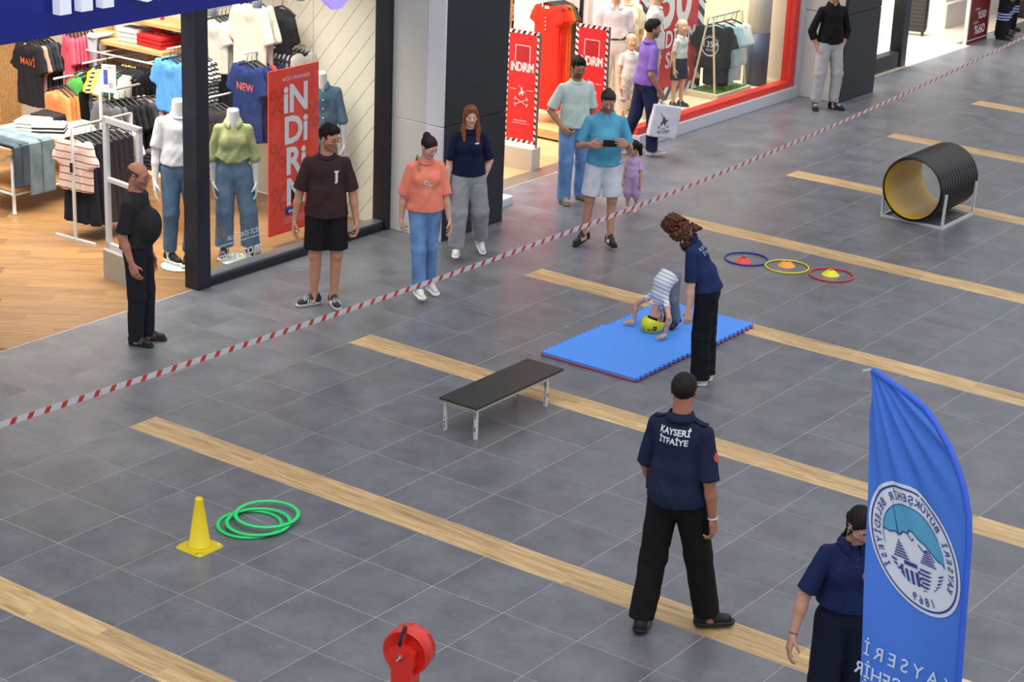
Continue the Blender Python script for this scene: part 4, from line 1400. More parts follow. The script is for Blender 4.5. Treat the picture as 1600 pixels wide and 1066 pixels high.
# the phone, held between both hands
rm = Matrix.Translation((-0.62, 8.52, 0)) @ Matrix.Rotation(t['root'].rotation_euler.z, 4, 'Z')
cp = (t['AR']['wr'] + t['AR']['d'] * 0.10 + t['AL']['wr'] + t['AL']['d'] * 0.10) / 2
pw = rm @ Vector(cp)
ph = empty('mobile_phone', pw, t['root'].rotation_euler.z, 'black mobile phone held sideways by the man in blue polo', 'phone')
tl = rotx(math.radians(-14)); ax_ = tuple(Vector(tl[:, i]) for i in range(3))
MB().box((0, 0.012, 0.012), (0.078, 0.0045, 0.038), ax_).build('phone_body', plast('#0f0f12', 0.25), ph)
cm = MB()
for dz in (0, 0.02): cm.lathe([(0.0075, 0), (0.0075, 0.003), (0.0001, 0.0035)], Vector(tl @ np.array((0.055, 0.017, 0.018 - dz))) + Vector((0, 0.012, 0.012)), 10, (ax_[0], -ax_[2], ax_[1]))
cm.build('phone_camera', plast('#2c2c34', 0.1), ph)

# man in pale tee
t = human('bearded man in pale mint tee and blue jeans with one fist at his hip', 1.74, (-1.80, 9.80), facing(24), skin='#b07f66', head=(-4, 14, 0), bulk=1.05,
      armR=dict(u=(0.40, -0.22, -1), f=(-0.42, 0.62, -0.75), h=(-0.5, 0.6, -0.5), l=(0, 0.3, 1), curl=1.4), armL=dict(u=(-0.22, -0.08, -1), f=(-0.05, 0.1, -1)),
      legR=((0.04, 0.08, -1), (0.02, -0.02, -1), 6, 0), legL=((-0.12, -0.02, -1), (-0.04, -0.12, -1), -18, 0),
      hair=dict(style='short', col='#15110f', thick=0.013), brow='#15100e', beard=('#221813', 0.75), glasses='#55504c',
      top=dict(mat=cloth('#c4d6d4'), sleeve=0.86, hem=-0.025, ease=0.016, loose=0.024), bottom=dict(mat=denim('#6a92c8'), cut='straight', ease=0.010, fold=0.010),
      shoes=dict(mat=cloth('#8b8f88'), sole=plast('#7d7a70', 0.6), lace=plast('#e07a4c', 0.6)))

# toddler
t = human('toddler girl in lilac romper with pigtails behind the man in blue polo', 0.80, (-1.10, 9.92), facing(-28), 'k', skin='#c8957e', head=(-40, 6, 0), hs=0.74,
      armL=dict(u=(-0.16, 0.0, -1), f=(-0.12, 0.12, -1)), armR=dict(u=(0.16, 0.05, -1), f=(0.1, 0.2, -1)),
      legR=((0.05, 0.06, -1), (0, -0.05, -1), 6, 0), legL=((-0.06, -0.05, -1), (0, -0.10, -1), -6, 0),
      hair=dict(style='tails', col='#1d1512', thick=0.008), brow='#2a1c16',
      top=dict(mat=cloth('#c6abd8'), sleeve=0.75, hem=-0.03, ease=0.014, loose=0.02, name='romper_top'), bottom=dict(mat=cloth('#b89acb'), cut='sweat', len=0.35, ease=0.014, name='romper_legs'),
      shoes=dict(mat=plast('#e3a3b8', 0.5), sole=plast('#eccfd8', 0.5), high=0.07, sock=plast('#b79ac6', 0.8)))

# man in purple polo with shopping bag
t = human('man in purple polo and dark jeans walking away with a white shopping bag', 1.74, (-2.42, 12.12), facing(112), skin='#a87560', head=(-12, 4, 0),
      armR=dict(u=(0.10, -0.16, -1), f=(-0.02, 0.52, -0.85), curl=1.5), armL=dict(u=(-0.16, 0.08, -1), f=(0, 0.4, -1)),
      legR=((0.02, 0.20, -1), (0.02, 0.02, -1), 8, 0), legL=((-0.04, -0.16, -1), (-0.02, -0.42, -1), -6, 20), spine=(0, 0.05, 1),
      hair=dict(style='short', col='#1b1613', thick=0.010, line=0.085), brow='#1d1512', beard=('#3a2a22', 0.5),
      top=dict(mat=cloth('#7d63b8'), sleeve=0.82, hem=-0.02, ease=0.014, loose=0.018, collar='polo'), bottom=dict(mat=denim('#202c4c'), cut='straight', ease=0.008),
      shoes=dict(mat=cloth('#b9b6b4'), sole=plast('#d8d4d0', 0.5), lace=plast('#e58a86', 0.6), stripe=plast('#e7857a', 0.5)))
PURPLE = t

# man in black shirt
t = human('man in black long-sleeved shirt and pale grey trousers, hands in his pockets', 1.80, (-1.94, 16.14), facing(18), skin='#c39079', head=(0, 12, 0),
      armR=dict(u=(0.34, -0.16, -1), f=(-0.34, 0.22, -1), curl=0.2), armL=dict(u=(-0.32, -0.16, -1), f=(0.34, 0.22, -1), curl=0.2),
      legR=((0.07, 0.03, -1), (0.06, -0.04, -1), 22, 0), legL=((-0.10, 0.10, -1), (0.02, -0.02, -1), -34, 0),
      hair=dict(style='short', col='#1d1714', thick=0.012), brow='#1d1512', beard=('#3a2a22', 0.4),
      top=dict(mat=cloth('#101013'), sleeve=1.45, hem=-0.01, ease=0.014, loose=0.02, collar='polo'), bottom=dict(mat=cloth('#a9a9ae'), cut='slim', len=0.95, ease=0.012, fold=0.010),
      shoes=dict(mat=plast('#18181b', 0.5), sole=plast('#1b1b1d', 0.5), lace=plast('#cfcfcf', 0.6), sock=plast('#e5e5e5', 0.8)))

# instructor with curly hair, bending over the child
t = human('instructor with curly auburn hair in navy polo and trousers leaning over the mat', 1.62, (2.30, 5.80), facing(-106), 'f', skin='#d9ae9c', lips='#b5706c',
      spine=(0.0, 0.24, 1), spine2=(0, 0.72, 1), headvec=((0.05, 0.80, 0.50), (0.08, 0.50, -0.85)),
      armL=dict(u=(-0.05, -0.10, -1), f=(-0.02, 0.02, -1), curl=0.7), armR=dict(u=(0.04, -0.42, -1), f=(-0.02, -0.20, -1), curl=0.5),
      legR=((0.02, -0.02, -1), (0.0, -0.05, -1), 6, 0), legL=((0.02, 0.04, -1), (0.0, -0.05, -1), -8, 0),
      hair=dict(style='curly', col='#4e2a1b', thick=0.014, rough=0.4), brow='#3a241a',
      top=dict(mat=cloth('#1b2a58'), sleeve=0.92, hem=0.0, ease=0.014, loose=0.022, collar='polo'), bottom=dict(mat=cloth('#11131c'), cut='wide', len=1.03, ease=0.004, waist=0.07, fold=0.008),
      shoes=dict(mat=plast('#dedede', 0.5), sole=plast('#e8e6e2', 0.5), lace=plast('#eeeeee', 0.6)))
c_ = t['nb'] - t['s2'] * 0.13 - t['f2'] * 0.1
on_cloth(t, 'top', 'back_print', [moved(text2d('KAYSERİ', 0.031, 0.008), 0, 0.0), moved(text2d('İTFAİYE', 0.031, 0.008), 0, -0.048)], c_, t['ax2'], t['s2'], t['f2'], mat('pale_print', '#a9b4cc', 0.7))
on_cloth(t, 'top', 'sleeve_badge', [ring2d(0.0005, 0.030, 16)], t['nb'] + np.array((-0.10, 0.14, -0.20)), (-1, 0, 0), (0, 0, 1), (0.1, -1, 0), mat('red_badge', '#c8473c', 0.6))

# child starting a forward roll
MATTOP = 0.040
def stripes_material():
    m = bpy.data.materials.new('striped_jersey'); m.use_nodes = True
    nt = m.node_tree; b = nt.nodes['Principled BSDF']; b.inputs['Roughness'].default_value = 0.85
    a = nt.nodes.new('ShaderNodeAttribute'); a.attribute_name = 'Col'
    nt.links.new(a.outputs['Color'], b.inputs['Base Color'])
    return m
KID = human('child in striped tee and yellow helmet starting a forward roll on the blue mat', 1.10, (1.415, 6.78), (-0.28, -0.96), 'k', skin='#c99a83', hs=0.86, z0=MATTOP + 0.001, bulk=1.0, legs=0.80,
      spine=(0.02, 0.55, -0.35), spine2=(0.02, 0.22, -0.98), headvec=((0.05, 0.10, -0.99), (0.0, -0.99, -0.10)),
      armR=dict(u=(0.62, 0.34, -0.52), f=(-0.06, 0.16, -1), h=(0.25, 0.98, -0.10), l=(-1, 0.1, 0), curl=0.10, spread=2.4), armL=dict(u=(-0.62, 0.34, -0.52), f=(0.06, 0.16, -1), h=(-0.25, 0.98, -0.10), l=(1, 0.1, 0), curl=0.10, spread=2.4),
      legR=((0.08, -0.04, -1), (0.0, -0.30, -1), 8, 30), legL=((-0.08, 0.06, -1), (0.0, -0.30, -1), -8, 30),
      hair=dict(style='short', col='#241813', thick=0.010, nape=0.1), brow='#2a1c16',
      top=dict(mat=cloth('#d7dbe4'), sleeve=0.40, hem=-0.01, ease=0.012, loose=0.014, fold=0.004), bottom=dict(mat=cloth('#6f7686'), cut='slim', ease=0.012, name='leggings'),
      shoes=dict(mat=plast('#2b2624', 0.6), sole=BSOLE, lace=plast('#b5563c', 0.6), high=0.08))
t = KID
# thin grey knitted stripes across the back of the tee
sh = [c for c in t['root'].children if c.name.startswith('shirt')][0]
V = t['top'][0]
ax = _n(t['nb'] - t['P']); d = (V - t['P']) @ ax
ph = (d / 0.036) % 1.0
k_ = np.clip(1.5 - np.abs(ph - 0.5) / 0.085, 0, 1)[:, None]
cc = np.array(lin('#d9dde6')) * (1 - k_) + np.array(lin('#5d646f')) * k_
ca = sh.data.color_attributes.new('Col', 'FLOAT_COLOR', 'POINT')
ca.data.foreach_set('color', np.concatenate([cc, np.ones((len(cc), 1))], 1).astype(np.float32).ravel())
sh.data.materials[0] = stripes_material()
# helmet: a worn part with visor slots and red flashes
hp, HM, hs = t['hp'], t['HM'], t['hs']
S = Solid()
S.ell(hp(0, -0.018, 0.045), np.array((0.116, 0.138, 0.112)) * hs, HM, 0.01)
S.half(HM @ np.array((0, 0.25, -1)), hp(0, 0, -0.005))
for x in (-0.055, 0.0, 0.055):
    S.ell(hp(x, 0.020 - abs(x) * 0.3, 0.155 - abs(x) * 0.25), np.array((0.011, 0.045, 0.018)) * hs, HM, 0.004, 's')
    S.ell(hp(x, -0.125 + abs(x) * 0.4, 0.090), np.array((0.012, 0.03, 0.030)) * hs, HM, 0.004, 's')
Vh, Qh, gh = S.build(0.0045)
hm = empty('helmet', parent=t['root'])
solid_obj('helmet_shell', (Vh, Qh, gh), 0, plast('#d9dc2c', 0.25), hm)
S = Solid(); S.ell(hp(0, -0.018, 0.040), np.array((0.104, 0.126, 0.101)) * hs, HM, 0.01); S.half(HM @ np.array((0, 0.25, -1)), hp(0, 0, 0.0))
solid_obj('helmet_lining', S, 0.007, plast('#17171a', 0.7), hm)
bv = BVHTree.FromPolygons([tuple(v) for v in Vh], [tuple(q) for q in Qh])
def onhelm(x, y):
    a = x / 0.1; b = y / 0.1
    dirn = HM @ np.array((math.sin(a) * math.cos(b), -math.cos(a) * math.cos(b), math.sin(b)))
    c = hp(0, -0.018, 0.045)
    h = bv.ray_cast(Vector(c + dirn * 0.3), Vector(-dirn), 0.4)
    return h[0] + Vector(dirn) * 0.003 if h[0] is not None else Vector(c + dirn * 0.11 * hs)
red = [(-0.01, -0.05), (0.075, -0.040), (0.085, 0.010), (0.05, -0.012)]
for g in (1, -1):
    lettering('red_flash', [poly2d([(g * (x + 0.02), y + 0.04) for x, y in (red if g > 0 else red)])], onhelm, plast('#c23a22', 0.3), hm)
    lettering('black_slot', [poly2d([(g * x, y) for x, y in ((0.09, -0.005), (0.125, -0.008), (0.125, 0.030), (0.095, 0.034))])], onhelm, plast('#141416', 0.3), hm)
lettering('white_print', [line2d([(-0.02, 0.055), (0.02, 0.055)], 0.006), line2d([(-0.02, 0.068), (0.012, 0.068)], 0.006)], onhelm, plast('#e4e6ea', 0.3), hm)
sp = MB()
for g in (1, -1): sp.tube([hp(0.090 * g, 0.0, 0.0), hp(0.074 * g, 0.02, -0.06), hp(0.0, 0.055, -0.118)], 0.004, 5)
sp.build('chin_strap', plast('#17171a', 0.7), hm)

# firefighter from behind
t = human('firefighter seen from behind in navy uniform shirt and black trousers on the wood strip', 1.86, (4.60, 1.79), facing(150), skin='#a9745d', head=(14, 2, 0), bulk=1.0,
      armR=dict(u=(0.20, -0.10, -1), f=(0.10, 0.14, -1), curl=0.9), armL=dict(u=(-0.20, 0.10, -1), f=(0.06, 0.5, -0.9), curl=0.8),
      legR=((0.12, 0.22, -1), (0.15, 0.12, -1), 52, 0), legL=((-0.07, -0.10, -1), (-0.02, -0.24, -1), -14, 4), spine=(-0.02, 0, 1),
      hair=dict(style='short', col='#1c1815', thick=0.006, nape=0.30), brow='#1d1512', beard=('#3a2a22', 0.4),
      top=dict(mat=cloth('#1b2340', nz=(5, 0.15)), sleeve=0.96, hem=-0.035, ease=0.018, loose=0.022, collar='polo', fold=0.009), bottom=dict(mat=cloth('#121214'), cut='straight', ease=0.014, fold=0.009, len=1.0),
      shoes=dict(mat=plast('#17171a', 0.55), sole=BSOLE, lace=plast('#222224', 0.7), high=0.11, chunk=1.1))
c_ = t['nb'] - t['s2'] * 0.115 - t['f2'] * 0.1
on_cloth(t, 'top', 'back_print', [moved(text2d('KAYSERİ', 0.038, 0.025), 0, 0.0), moved(text2d('İTFAİYE', 0.038, 0.025), 0, -0.058)], c_, t['ax2'], t['s2'], t['f2'], mat('bright_print', '#dfe3ea', 0.6))
FF = t
for g in (1, -1):
    a_ = t['nb'] + t['ax2'] * g * 0.085; b_ = t['nb'] + t['ax2'] * g * 0.185
    Vt, Qt, _g = t['top']
    bq = BVHTree.FromPolygons([tuple(v) for v in Vt], [tuple(q) for q in Qt])
    pts_ = []
    for k in range(5):
        p_ = a_ + (b_ - a_) * k / 4
        h_ = bq.ray_cast(Vector(p_ + np.array((0, 0, 0.3))), Vector((0, 0, -1)), 0.6)
        pts_.append(h_[0] + Vector((0, 0, 0.004)) if h_[0] is not None else Vector(p_))
    fv = Vector(t['f2']) * 0.024; st_m = MB()
    for k in range(4):
        st_m._add([pts_[k] - fv, pts_[k + 1] - fv, pts_[k + 1] + fv, pts_[k] + fv] + [p + q + Vector((0, 0, 0.006)) for p, q in ((pts_[k], -fv), (pts_[k + 1], -fv), (pts_[k + 1], fv), (pts_[k], fv))], [(3, 2, 1, 0), (4, 5, 6, 7), (0, 1, 5, 4), (2, 3, 7, 6), (1, 2, 6, 5), (3, 0, 4, 7)])
    st_m.build('shoulder_strap', cloth('#171e38'), t['root'])
A_ = t['AR']; pd = (A_['sh'] + A_['el']) / 2
on_cloth(t, 'top', 'sleeve_badge', [ring2d(0.0005, 0.034, 18)], pd + np.array((0.1, 0, 0.02)), (0, -1, 0), (0, 0, 1), (-1, 0.1, 0), mat('red_badge', '#c8473c', 0.6))
MB().lathe([(0.031, -0.006), (0.034, 0), (0.031, 0.006)], A_['wr'] + (A_['el'] - A_['wr']) * 0.05, 16, (_perp((1, 0, 0), A_['fd']), np.cross(A_['fd'], _perp((1, 0, 0), A_['fd'])), A_['fd'])).build('bracelet', plast('#cfcfd2', 0.4), t['root'])
S = Solid(); S.box(t['P'] + np.array((-0.185, -0.02, 0.06)), (0.022, 0.036, 0.075), None, 0.012, 0.0)
pc = solid_obj('belt_pouch', S, 0.006, plast('#121318', 0.6), t['root'])

# woman beside the flag
t = human('woman in navy polo and glasses looking down beside the blue feather flag', 1.66, (6.12, 1.09), facing(4), 'f', bulk=1.10, skin='#b98a74', head=(16, 30, 0), lips='#a8403c',
      armR=dict(u=(0.44, 0.10, -1), f=(0.30, 0.36, -1), curl=0.6), armL=dict(u=(-0.2, 0, -1), f=(0, 0.2, -1)),
      legR=((0.05, 0.06, -1), (0, -0.04, -1), 8, 0), legL=((-0.05, 0.0, -1), (0, -0.06, -1), -8, 0),
      hair=dict(style='pony', col='#17120f', thick=0.008), brow='#1d1512', glasses='#b8a48c',
      top=dict(mat=cloth('#17234c'), sleeve=0.90, hem=0.035, ease=0.016, loose=0.024, collar='polo'), bottom=dict(mat=cloth('#11162c'), cut='wide', ease=0.012, waist=0.07),
      shoes=dict(mat=plast('#dedede', 0.5), sole=WSOLE, lace=plast('#eeeeee', 0.6)))
A_ = t['AR']
MB().lathe([(0.026, -0.004), (0.029, 0), (0.026, 0.004)], A_['wr'] + (A_['el'] - A_['wr']) * 0.06, 14, (_perp((1, 0, 0), A_['fd']), np.cross(A_['fd'], _perp((1, 0, 0), A_['fd'])), A_['fd'])).build('bracelet', plast('#4a3f78', 0.5), t['root'])
on_cloth(t, 'top', 'chest_badge', [ring2d(0.0005, 0.030, 16)], t['nb'] + np.array((-0.07, 0.1, -0.18)), (-1, 0, 0), (0, 0, 1), (0, -1, 0), mat('red_badge', '#c8473c', 0.6))
mb_ = MB()
for i in range(2):
    c0 = t['nb'] + np.array((0, 0.13, -0.075 - 0.04 * i))
    mb_.lathe([(0.006, 0), (0.006, 0.004), (0.0001, 0.005)], c0, 8, ((1, 0, 0), (0, 0, 1), (0, 1, 0)))
mb_.build('buttons', plast('#2a3560', 0.4), t['root'])['kind'] = 'stuff'

# uniformed people standing by the burgundy sale sign, seen from the waist down
for i, (x, y, a) in enumerate(((-2.30, 23.08, 70), (-2.46, 23.70, 60), (-2.02, 24.20, 20))):
    t = human(('first dark-uniformed person with reflective leg bands, right next to the burgundy sale sign', 'second dark-uniformed person with reflective leg bands, a step behind the first', 'dark-uniformed person with reflective leg bands nearest the end of the tape')[i],
          1.78, (x, y), facing(a), skin='#b58268', hair=dict(style='short', col='#1b1613', thick=0.010), q=0.75,
          armR=dict(u=(0.18, 0, -1), f=(0.05, 0.3, -1)), armL=dict(u=(-0.18, 0, -1), f=(-0.05, 0.3, -1)),
          legR=((0.10, 0.0, -1), (0, -0.04, -1), 12, 0), legL=((-0.10, 0.02, -1), (0, -0.04, -1), -12, 0),
          top=dict(mat=cloth('#15161b'), sleeve=1.8, hem=-0.03), bottom=dict(mat=cloth('#15161b'), cut='wide', ease=0.012),
          shoes=dict(mat=plast('#111114', 0.4), sole=BSOLE, high=0.12, chunk=1.1), group='uniformed people by the sale sign')
    for L in (t['LR'], t['LL']):
        d_ = _n(L['an'] - L['kn'])
        M_ = MB()
        for j in range(3):
            c0 = L['kn'] + d_ * (0.05 + 0.045 * j)
            M_.tube([c0, c0 + d_ * 0.024], [0.109, 0.108], 16, cap=False)
        M_.build('reflective_bands', mat('reflective_band', '#aeb8f0', 0.3, 0.0), t['root'])['kind'] = 'stuff'
# ------------------------------------------------------------------ hanging and folded clothes
_G = {}
BLKH = plast('#17171a', 0.5)

def garment_mesh(kind, seed=1, opts=()):
    """cloth hanging from the hook point (0,0,0), front towards -y, width along x"""
    key = (kind, seed, opts)
    if key in _G: return _G[key]
    S = Solid()
    o = dict(opts)
    h = 0.013
    if kind in ('tee', 'long', 'tank', 'dress', 'polo_dress'):
        w = o.get('w', 0.235); L = o.get('L', 0.66); d = o.get('d', 0.019)
        top = -0.105
        n = 3
        S.cone((-w * 0.74, 0, top - 0.060), (0, 0, top - 0.030), 0.024, 0.026, 0.02, fl=((0, 1, 0), 0.8)); S.cone((w * 0.74, 0, top - 0.060), (0, 0, top - 0.030), 0.024, 0.026, 0.02, fl=((0, 1, 0), 0.8))
        S.cone((0, 0, top - 0.045), (0, 0, top - 0.08), 0.07, 0.10, 0.03, fl=((0, 1, 0), 0.30))
        fw = w * o.get('flare', 1.0)
        for (a, b) in ((w * 0.75, fw * 0.80), (w * 0.40, fw * 0.42), (0, 0)):
            for g in ((1, -1) if a else (1,)):
                S.cone((a * g, 0, top - 0.10), (b * g, 0, top - L), 0.058, 0.062, 0.02, fl=((0, 1, 0), d / 0.06), cap=(0, 1))
        if kind in ('tee', 'long', 'polo_dress'):
            sl = o.get('sl', 0.24)
            for g in (1, -1):
                a = (w * 0.80 * g, 0, top - 0.055); b = ((w * 0.80 + sl * 0.36) * g, -0.01, top - 0.055 - sl * 0.93)
                S.cone(a, b, 0.075, 0.085, 0.03, fl=((0, 1, 0), 0.30), cap=(0, 1))
        S.ell((0, -0.045, top + 0.02), (0.085, 0.05, 0.075), None, 0.01, 's')
        f_a = folds(0.013, 15, 5, 1.8, 0.3, seed); f_b = folds(0.006, 30, 8, 4, 0.6, seed + 4)
        fo = lambda V: f_a(V) + f_b(V)
    elif kind == 'trousers':
        L = o.get('L', 0.95); w = o.get('w', 0.10)
        S.cone((-w, 0, -0.13), (w, 0, -0.13), 0.035, 0.035, 0.02, fl=((0, 1, 0), 0.8))
        for g in (1, -1):
            S.cone((w * 0.85 * g, 0, -0.14), (w * 0.95 * g, 0, -0.14 - L), 0.095, 0.085, 0.012, fl=((0, 1, 0), 0.40), cap=(0, 1))
        fo = folds(0.010, 14, 6, 2.5, 0.25, seed)
    elif kind == 'skirt':
        L = o.get('L', 0.8)
        for x in (-0.16, -0.08, 0, 0.08, 0.16):
            S.cone((x * 0.8, 0, -0.12), (x * 1.15, 0, -0.12 - L), 0.05, 0.062, 0.015, fl=((0, 1, 0), 0.75), cap=(1, 1))
        fo = folds(0.014, 20, 8, 1.6, 0.1, seed)
    V, Q, g = S.build(h, fo)
    me = np_mesh('fabric', V, Q, True)
    me.materials.append(None)
    _G[key] = (me, V, Q)
    return _G[key]

def hanger_mesh():
    if 'hanger' in _G: return _G['hanger']
    m_ = MB()
    m_.tube([(0, 0, 0.0), (0.018, 0, 0.022), (0.0, 0, 0.042), (-0.018, 0, 0.028)][::-1], 0.003, 5)
    m_.tube([(0, 0, 0), (0, 0, -0.055)], 0.004, 5)
    m_.tube([(-0.20, 0, -0.135), (-0.10, 0, -0.085), (0, 0, -0.055), (0.10, 0, -0.085), (0.20, 0, -0.135)], [0.010, 0.013, 0.012, 0.013, 0.010], 6)
    _G['hanger'] = m_.mesh('hanger'); _G['hanger'].materials.append(BLKH)
    return _G['hanger']

def garment(kind, loc, rz, m, label, cat='shirt', group=None, seed=1, name=None, hanger=True, **opts):
    me, V, Q = garment_mesh(kind, seed, tuple(sorted(opts.items())))
    nm = name or {'tee': 'hanging_tee', 'long': 'hanging_jumper', 'tank': 'sleeveless_tee', 'dress': 'hanging_dress', 'polo_dress': 'hanging_dress', 'trousers': 'hanging_trousers', 'skirt': 'hanging_skirt'}[kind]
    r_ = empty(nm, loc, rz, label, cat, group)
    o = bpy.data.objects.new('fabric', me); link(o, r_)
    o.material_slots[0].link = 'OBJECT'; o.material_slots[0].material = m
    if hanger:
        h_ = bpy.data.objects.new('hanger', hanger_mesh()); link(h_, r_)
    r_['_k'] = 0
    del r_['_k']
    return r_

def on_garment(r_, kind, seed, items, c, m, name='print', opts=()):
    me, V, Q = garment_mesh(kind, seed, tuple(sorted(dict(opts).items())))
    bvh = BVHTree.FromPolygons([tuple(v) for v in V], [tuple(q) for q in Q])
    def fn(x, y):
        h = bvh.ray_cast(Vector((c[0] + x, -0.5, c[1] + y)), Vector((0, 1, 0)), 1.0)
        return (h[0] + Vector((0, -0.004, 0))) if h[0] is not None else Vector((c[0] + x, -0.06, c[1] + y))
    return lettering(name, items, fn, m, r_)

def striped(key, a, b, scale, axis='Z', duty=0.25):
    if key in _M: return _M[key]
    m = bpy.data.materials.new(key); m.use_nodes = True
    nt = m.node_tree; bs = nt.nodes['Principled BSDF']; bs.inputs['Roughness'].default_value = 0.85
    tc = nt.nodes.new('ShaderNodeTexCoord'); sp = nt.nodes.new('ShaderNodeSeparateXYZ')
    nt.links.new(tc.outputs['Object'], sp.inputs[0])
    mu = nt.nodes.new('ShaderNodeMath'); mu.operation = 'MULTIPLY'; mu.inputs[1].default_value = scale
    fr_ = nt.nodes.new('ShaderNodeMath'); fr_.operation = 'FRACT'
    lt = nt.nodes.new('ShaderNodeMath'); lt.operation = 'LESS_THAN'; lt.inputs[1].default_value = duty
    nt.links.new(sp.outputs[axis], mu.inputs[0]); nt.links.new(mu.outputs[0], fr_.inputs[0]); nt.links.new(fr_.outputs[0], lt.inputs[0])
    mx = nt.nodes.new('ShaderNodeMix'); mx.data_type = 'RGBA'
    mx.inputs[6].default_value = (*lin(a), 1); mx.inputs[7].default_value = (*lin(b), 1)
    nt.links.new(lt.outputs[0], mx.inputs[0]); nt.links.new(mx.outputs[2], bs.inputs['Base Color'])
    _M[key] = m
    return m

def row(kind, p, dy, n, m, rz, labels, cat, group, seed=1, jitter=0.0, **opts):
    """a run of garments behind one another along a rail"""
    out = []
    for i in range(n):
        mm = m[i % len(m)] if isinstance(m, list) else m
        lb = labels[i] if isinstance(labels, list) else labels
        out.append(garment(kind, (p[0] + dy[0] * i, p[1] + dy[1] * i, p[2]), rz + rnd.uniform(-jitter, jitter), mm, lb, cat, group, seed + i % 3, **opts))
    return out

def rail_arm(a, b, label, drop=None, m=None):
    r_ = empty('clothes_rail', (0, 0, 0), 0, label, 'rail')
    MB().tube([a, b], 0.012, 8).build('rail_tube', m or mat('white_steel', '#cfd1d2', 0.4), r_)
    for q in (drop or []):
        MB().tube(q, 0.010, 8).build('bracket', m or mat('white_steel', '#cfd1d2', 0.4), r_)
    return r_

# --------------------------- wall of shop one (wall at y = 7.62): runs hang on arms standing out from the wall
def arm_run(x, z, y0, n, step, **kw):
    rail_arm((x, y0 - 0.05, z + 0.045), (x, 7.62, z + 0.045), kw.pop('rail_label'))
    return row(kw.pop('kind'), (x, y0, z), (0, step), n, kw.pop('m'), kw.pop('rz', -0.06), kw.pop('labels'), kw.pop('cat'), kw.pop('group'), jitter=0.03, **kw)

r_ = arm_run(-7.68, 1.42, 6.95, 6, 0.06, rail_label='steel arm holding charcoal tees near the wood column', kind='tee', m=[cloth('#26262a'), cloth('#c9a598'), cloth('#3a3d44'), cloth('#30343c'), cloth('#444a55'), cloth('#2c2e34')],
             labels=['charcoal tee with orange arched lettering, front of its rail', 'dusty pink top hanging right behind the lettered charcoal tee'] + ['%s dark grey garment behind the dusty pink top of the charcoal run' % q for q in ('first', 'second', 'third', 'fourth')], cat='shirt', group='charcoal run near the wood column', sl=0.26, L=0.72)
on_garment(r_[0], 'tee', 1, [moved(text2d('MAVİ', 0.085, 0.008), 0, 0)], (0.0, -0.34), mat('orange_print', '#d9683a', 0.7), opts=dict(sl=0.26, L=0.72))
arm_run(-6.98, 1.62, 6.95, 7, 0.055, rz=-0.5, rail_label='steel arm holding raspberry pink tees', kind='tee', m=cloth('#d4566a'),
        labels=['raspberry pink tee at the front of its run on the back wall'] + ['%s raspberry pink tee in its run, counted from the front one' % q for q in ('second', 'third', 'fourth', 'fifth', 'sixth', 'seventh')], cat='shirt', group='raspberry pink tees', sl=0.24, L=0.66)
arm_run(-6.50, 1.16, 6.33, 3, 0.06, rail_label='steel arm holding peach orange tops', kind='tank', m=[cloth('#f08c55'), cloth('#ef8b56'), cloth('#e5834f')],
        labels=['peach orange sleeveless tee at the front of its low rail'] + ['peach orange tee directly behind the front peach one', 'last peach orange tee of the low rail'], cat='shirt', group='peach orange tees', w=0.22, L=0.74)
ro = [('dress', '#58b457', 'bright green top at the head of the middle run'), ('dress', '#17181b', 'long black dress beside the bright green top'), ('trousers', '#6a7684', 'grey blue jeans hanging between black dress and yellow tee'), ('dress', '#1b1c1e', 'black dress hanging just before the yellow tee')]
rail_arm((-6.40, 6.62, 1.345), (-6.40, 7.62, 1.345), 'steel arm holding green, black and denim garments')
for i, (k, c, lb) in enumerate(ro):
    garment(k, (-6.46 + i * 0.055, 6.66 + i * 0.10, 1.30), 1.15, denim(c) if k == 'trousers' else cloth(c), lb, 'trousers' if k == 'trousers' else 'dress', 'middle wall run', seed=i + 1, **(dict(w=0.15, L=0.85) if k == 'dress' else dict(L=0.75, w=0.08)))
# the yellow, striped, cream and green run beneath the shelf: a rail along the wall
rail_arm((-6.85, 6.98, 1.40), (-5.55, 6.98, 1.40), 'long white rail along the wall beneath the wooden shelf', [[(-6.5, 6.98, 1.40), (-6.5, 7.62, 1.40)], [(-5.75, 6.98, 1.40), (-5.75, 7.62, 1.40)]])
ST_BW = striped('stripes_black_white', '#dcdcda', '#1b1b1d', 22, 'Z', 0.5)
spec_ = [('#141416', 'black tee at the left of the yellow ones on the long rail'), ('#e2d23c', 'yellow tee hanging on the long rail'), ('S', 'black and white striped tee next to the yellow one'), ('#e6d84a', 'pale yellow tee half behind the paper card'), ('#dfe09a', 'lemon cream tee on the long rail'), ('#d9d6c0', 'cream tee on the long rail'), ('#d5d2bd', 'off-white tee next to the green ones'), ('#234a34', 'bottle green tee, first of three'), ('#1f4531', 'bottle green tee, second of three'), ('#1d412e', 'bottle green tee, third of three'), ('L', 'white patterned blouse at the end of the tees'), ('#cfccc2', 'ivory blouse next to the black trousers')]
for i, (c, lb) in enumerate(spec_):
    m_ = ST_BW if c == 'S' else (mat('speckled_blouse', '#c9c9c2', 0.85, nz=(45, 0.75)) if c == 'L' else cloth(c))
    garment('tee', (-6.42 + i * 0.055, 6.96, 1.355), math.radians(80), m_, lb, 'shirt', 'tees on the long rail', seed=1 + i % 3, sl=0.22, L=0.56)
for i in range(5):
    garment('trousers', (-5.97 + i * 0.065, 6.98, 1.355), math.radians(80), cloth('#18181b'), '%s black trousers on the long rail, counted from the ivory blouse' % ('first', 'second', 'third', 'fourth', 'fifth')[i], 'trousers', 'black trousers on the long rail', seed=1 + i % 3, L=0.62)
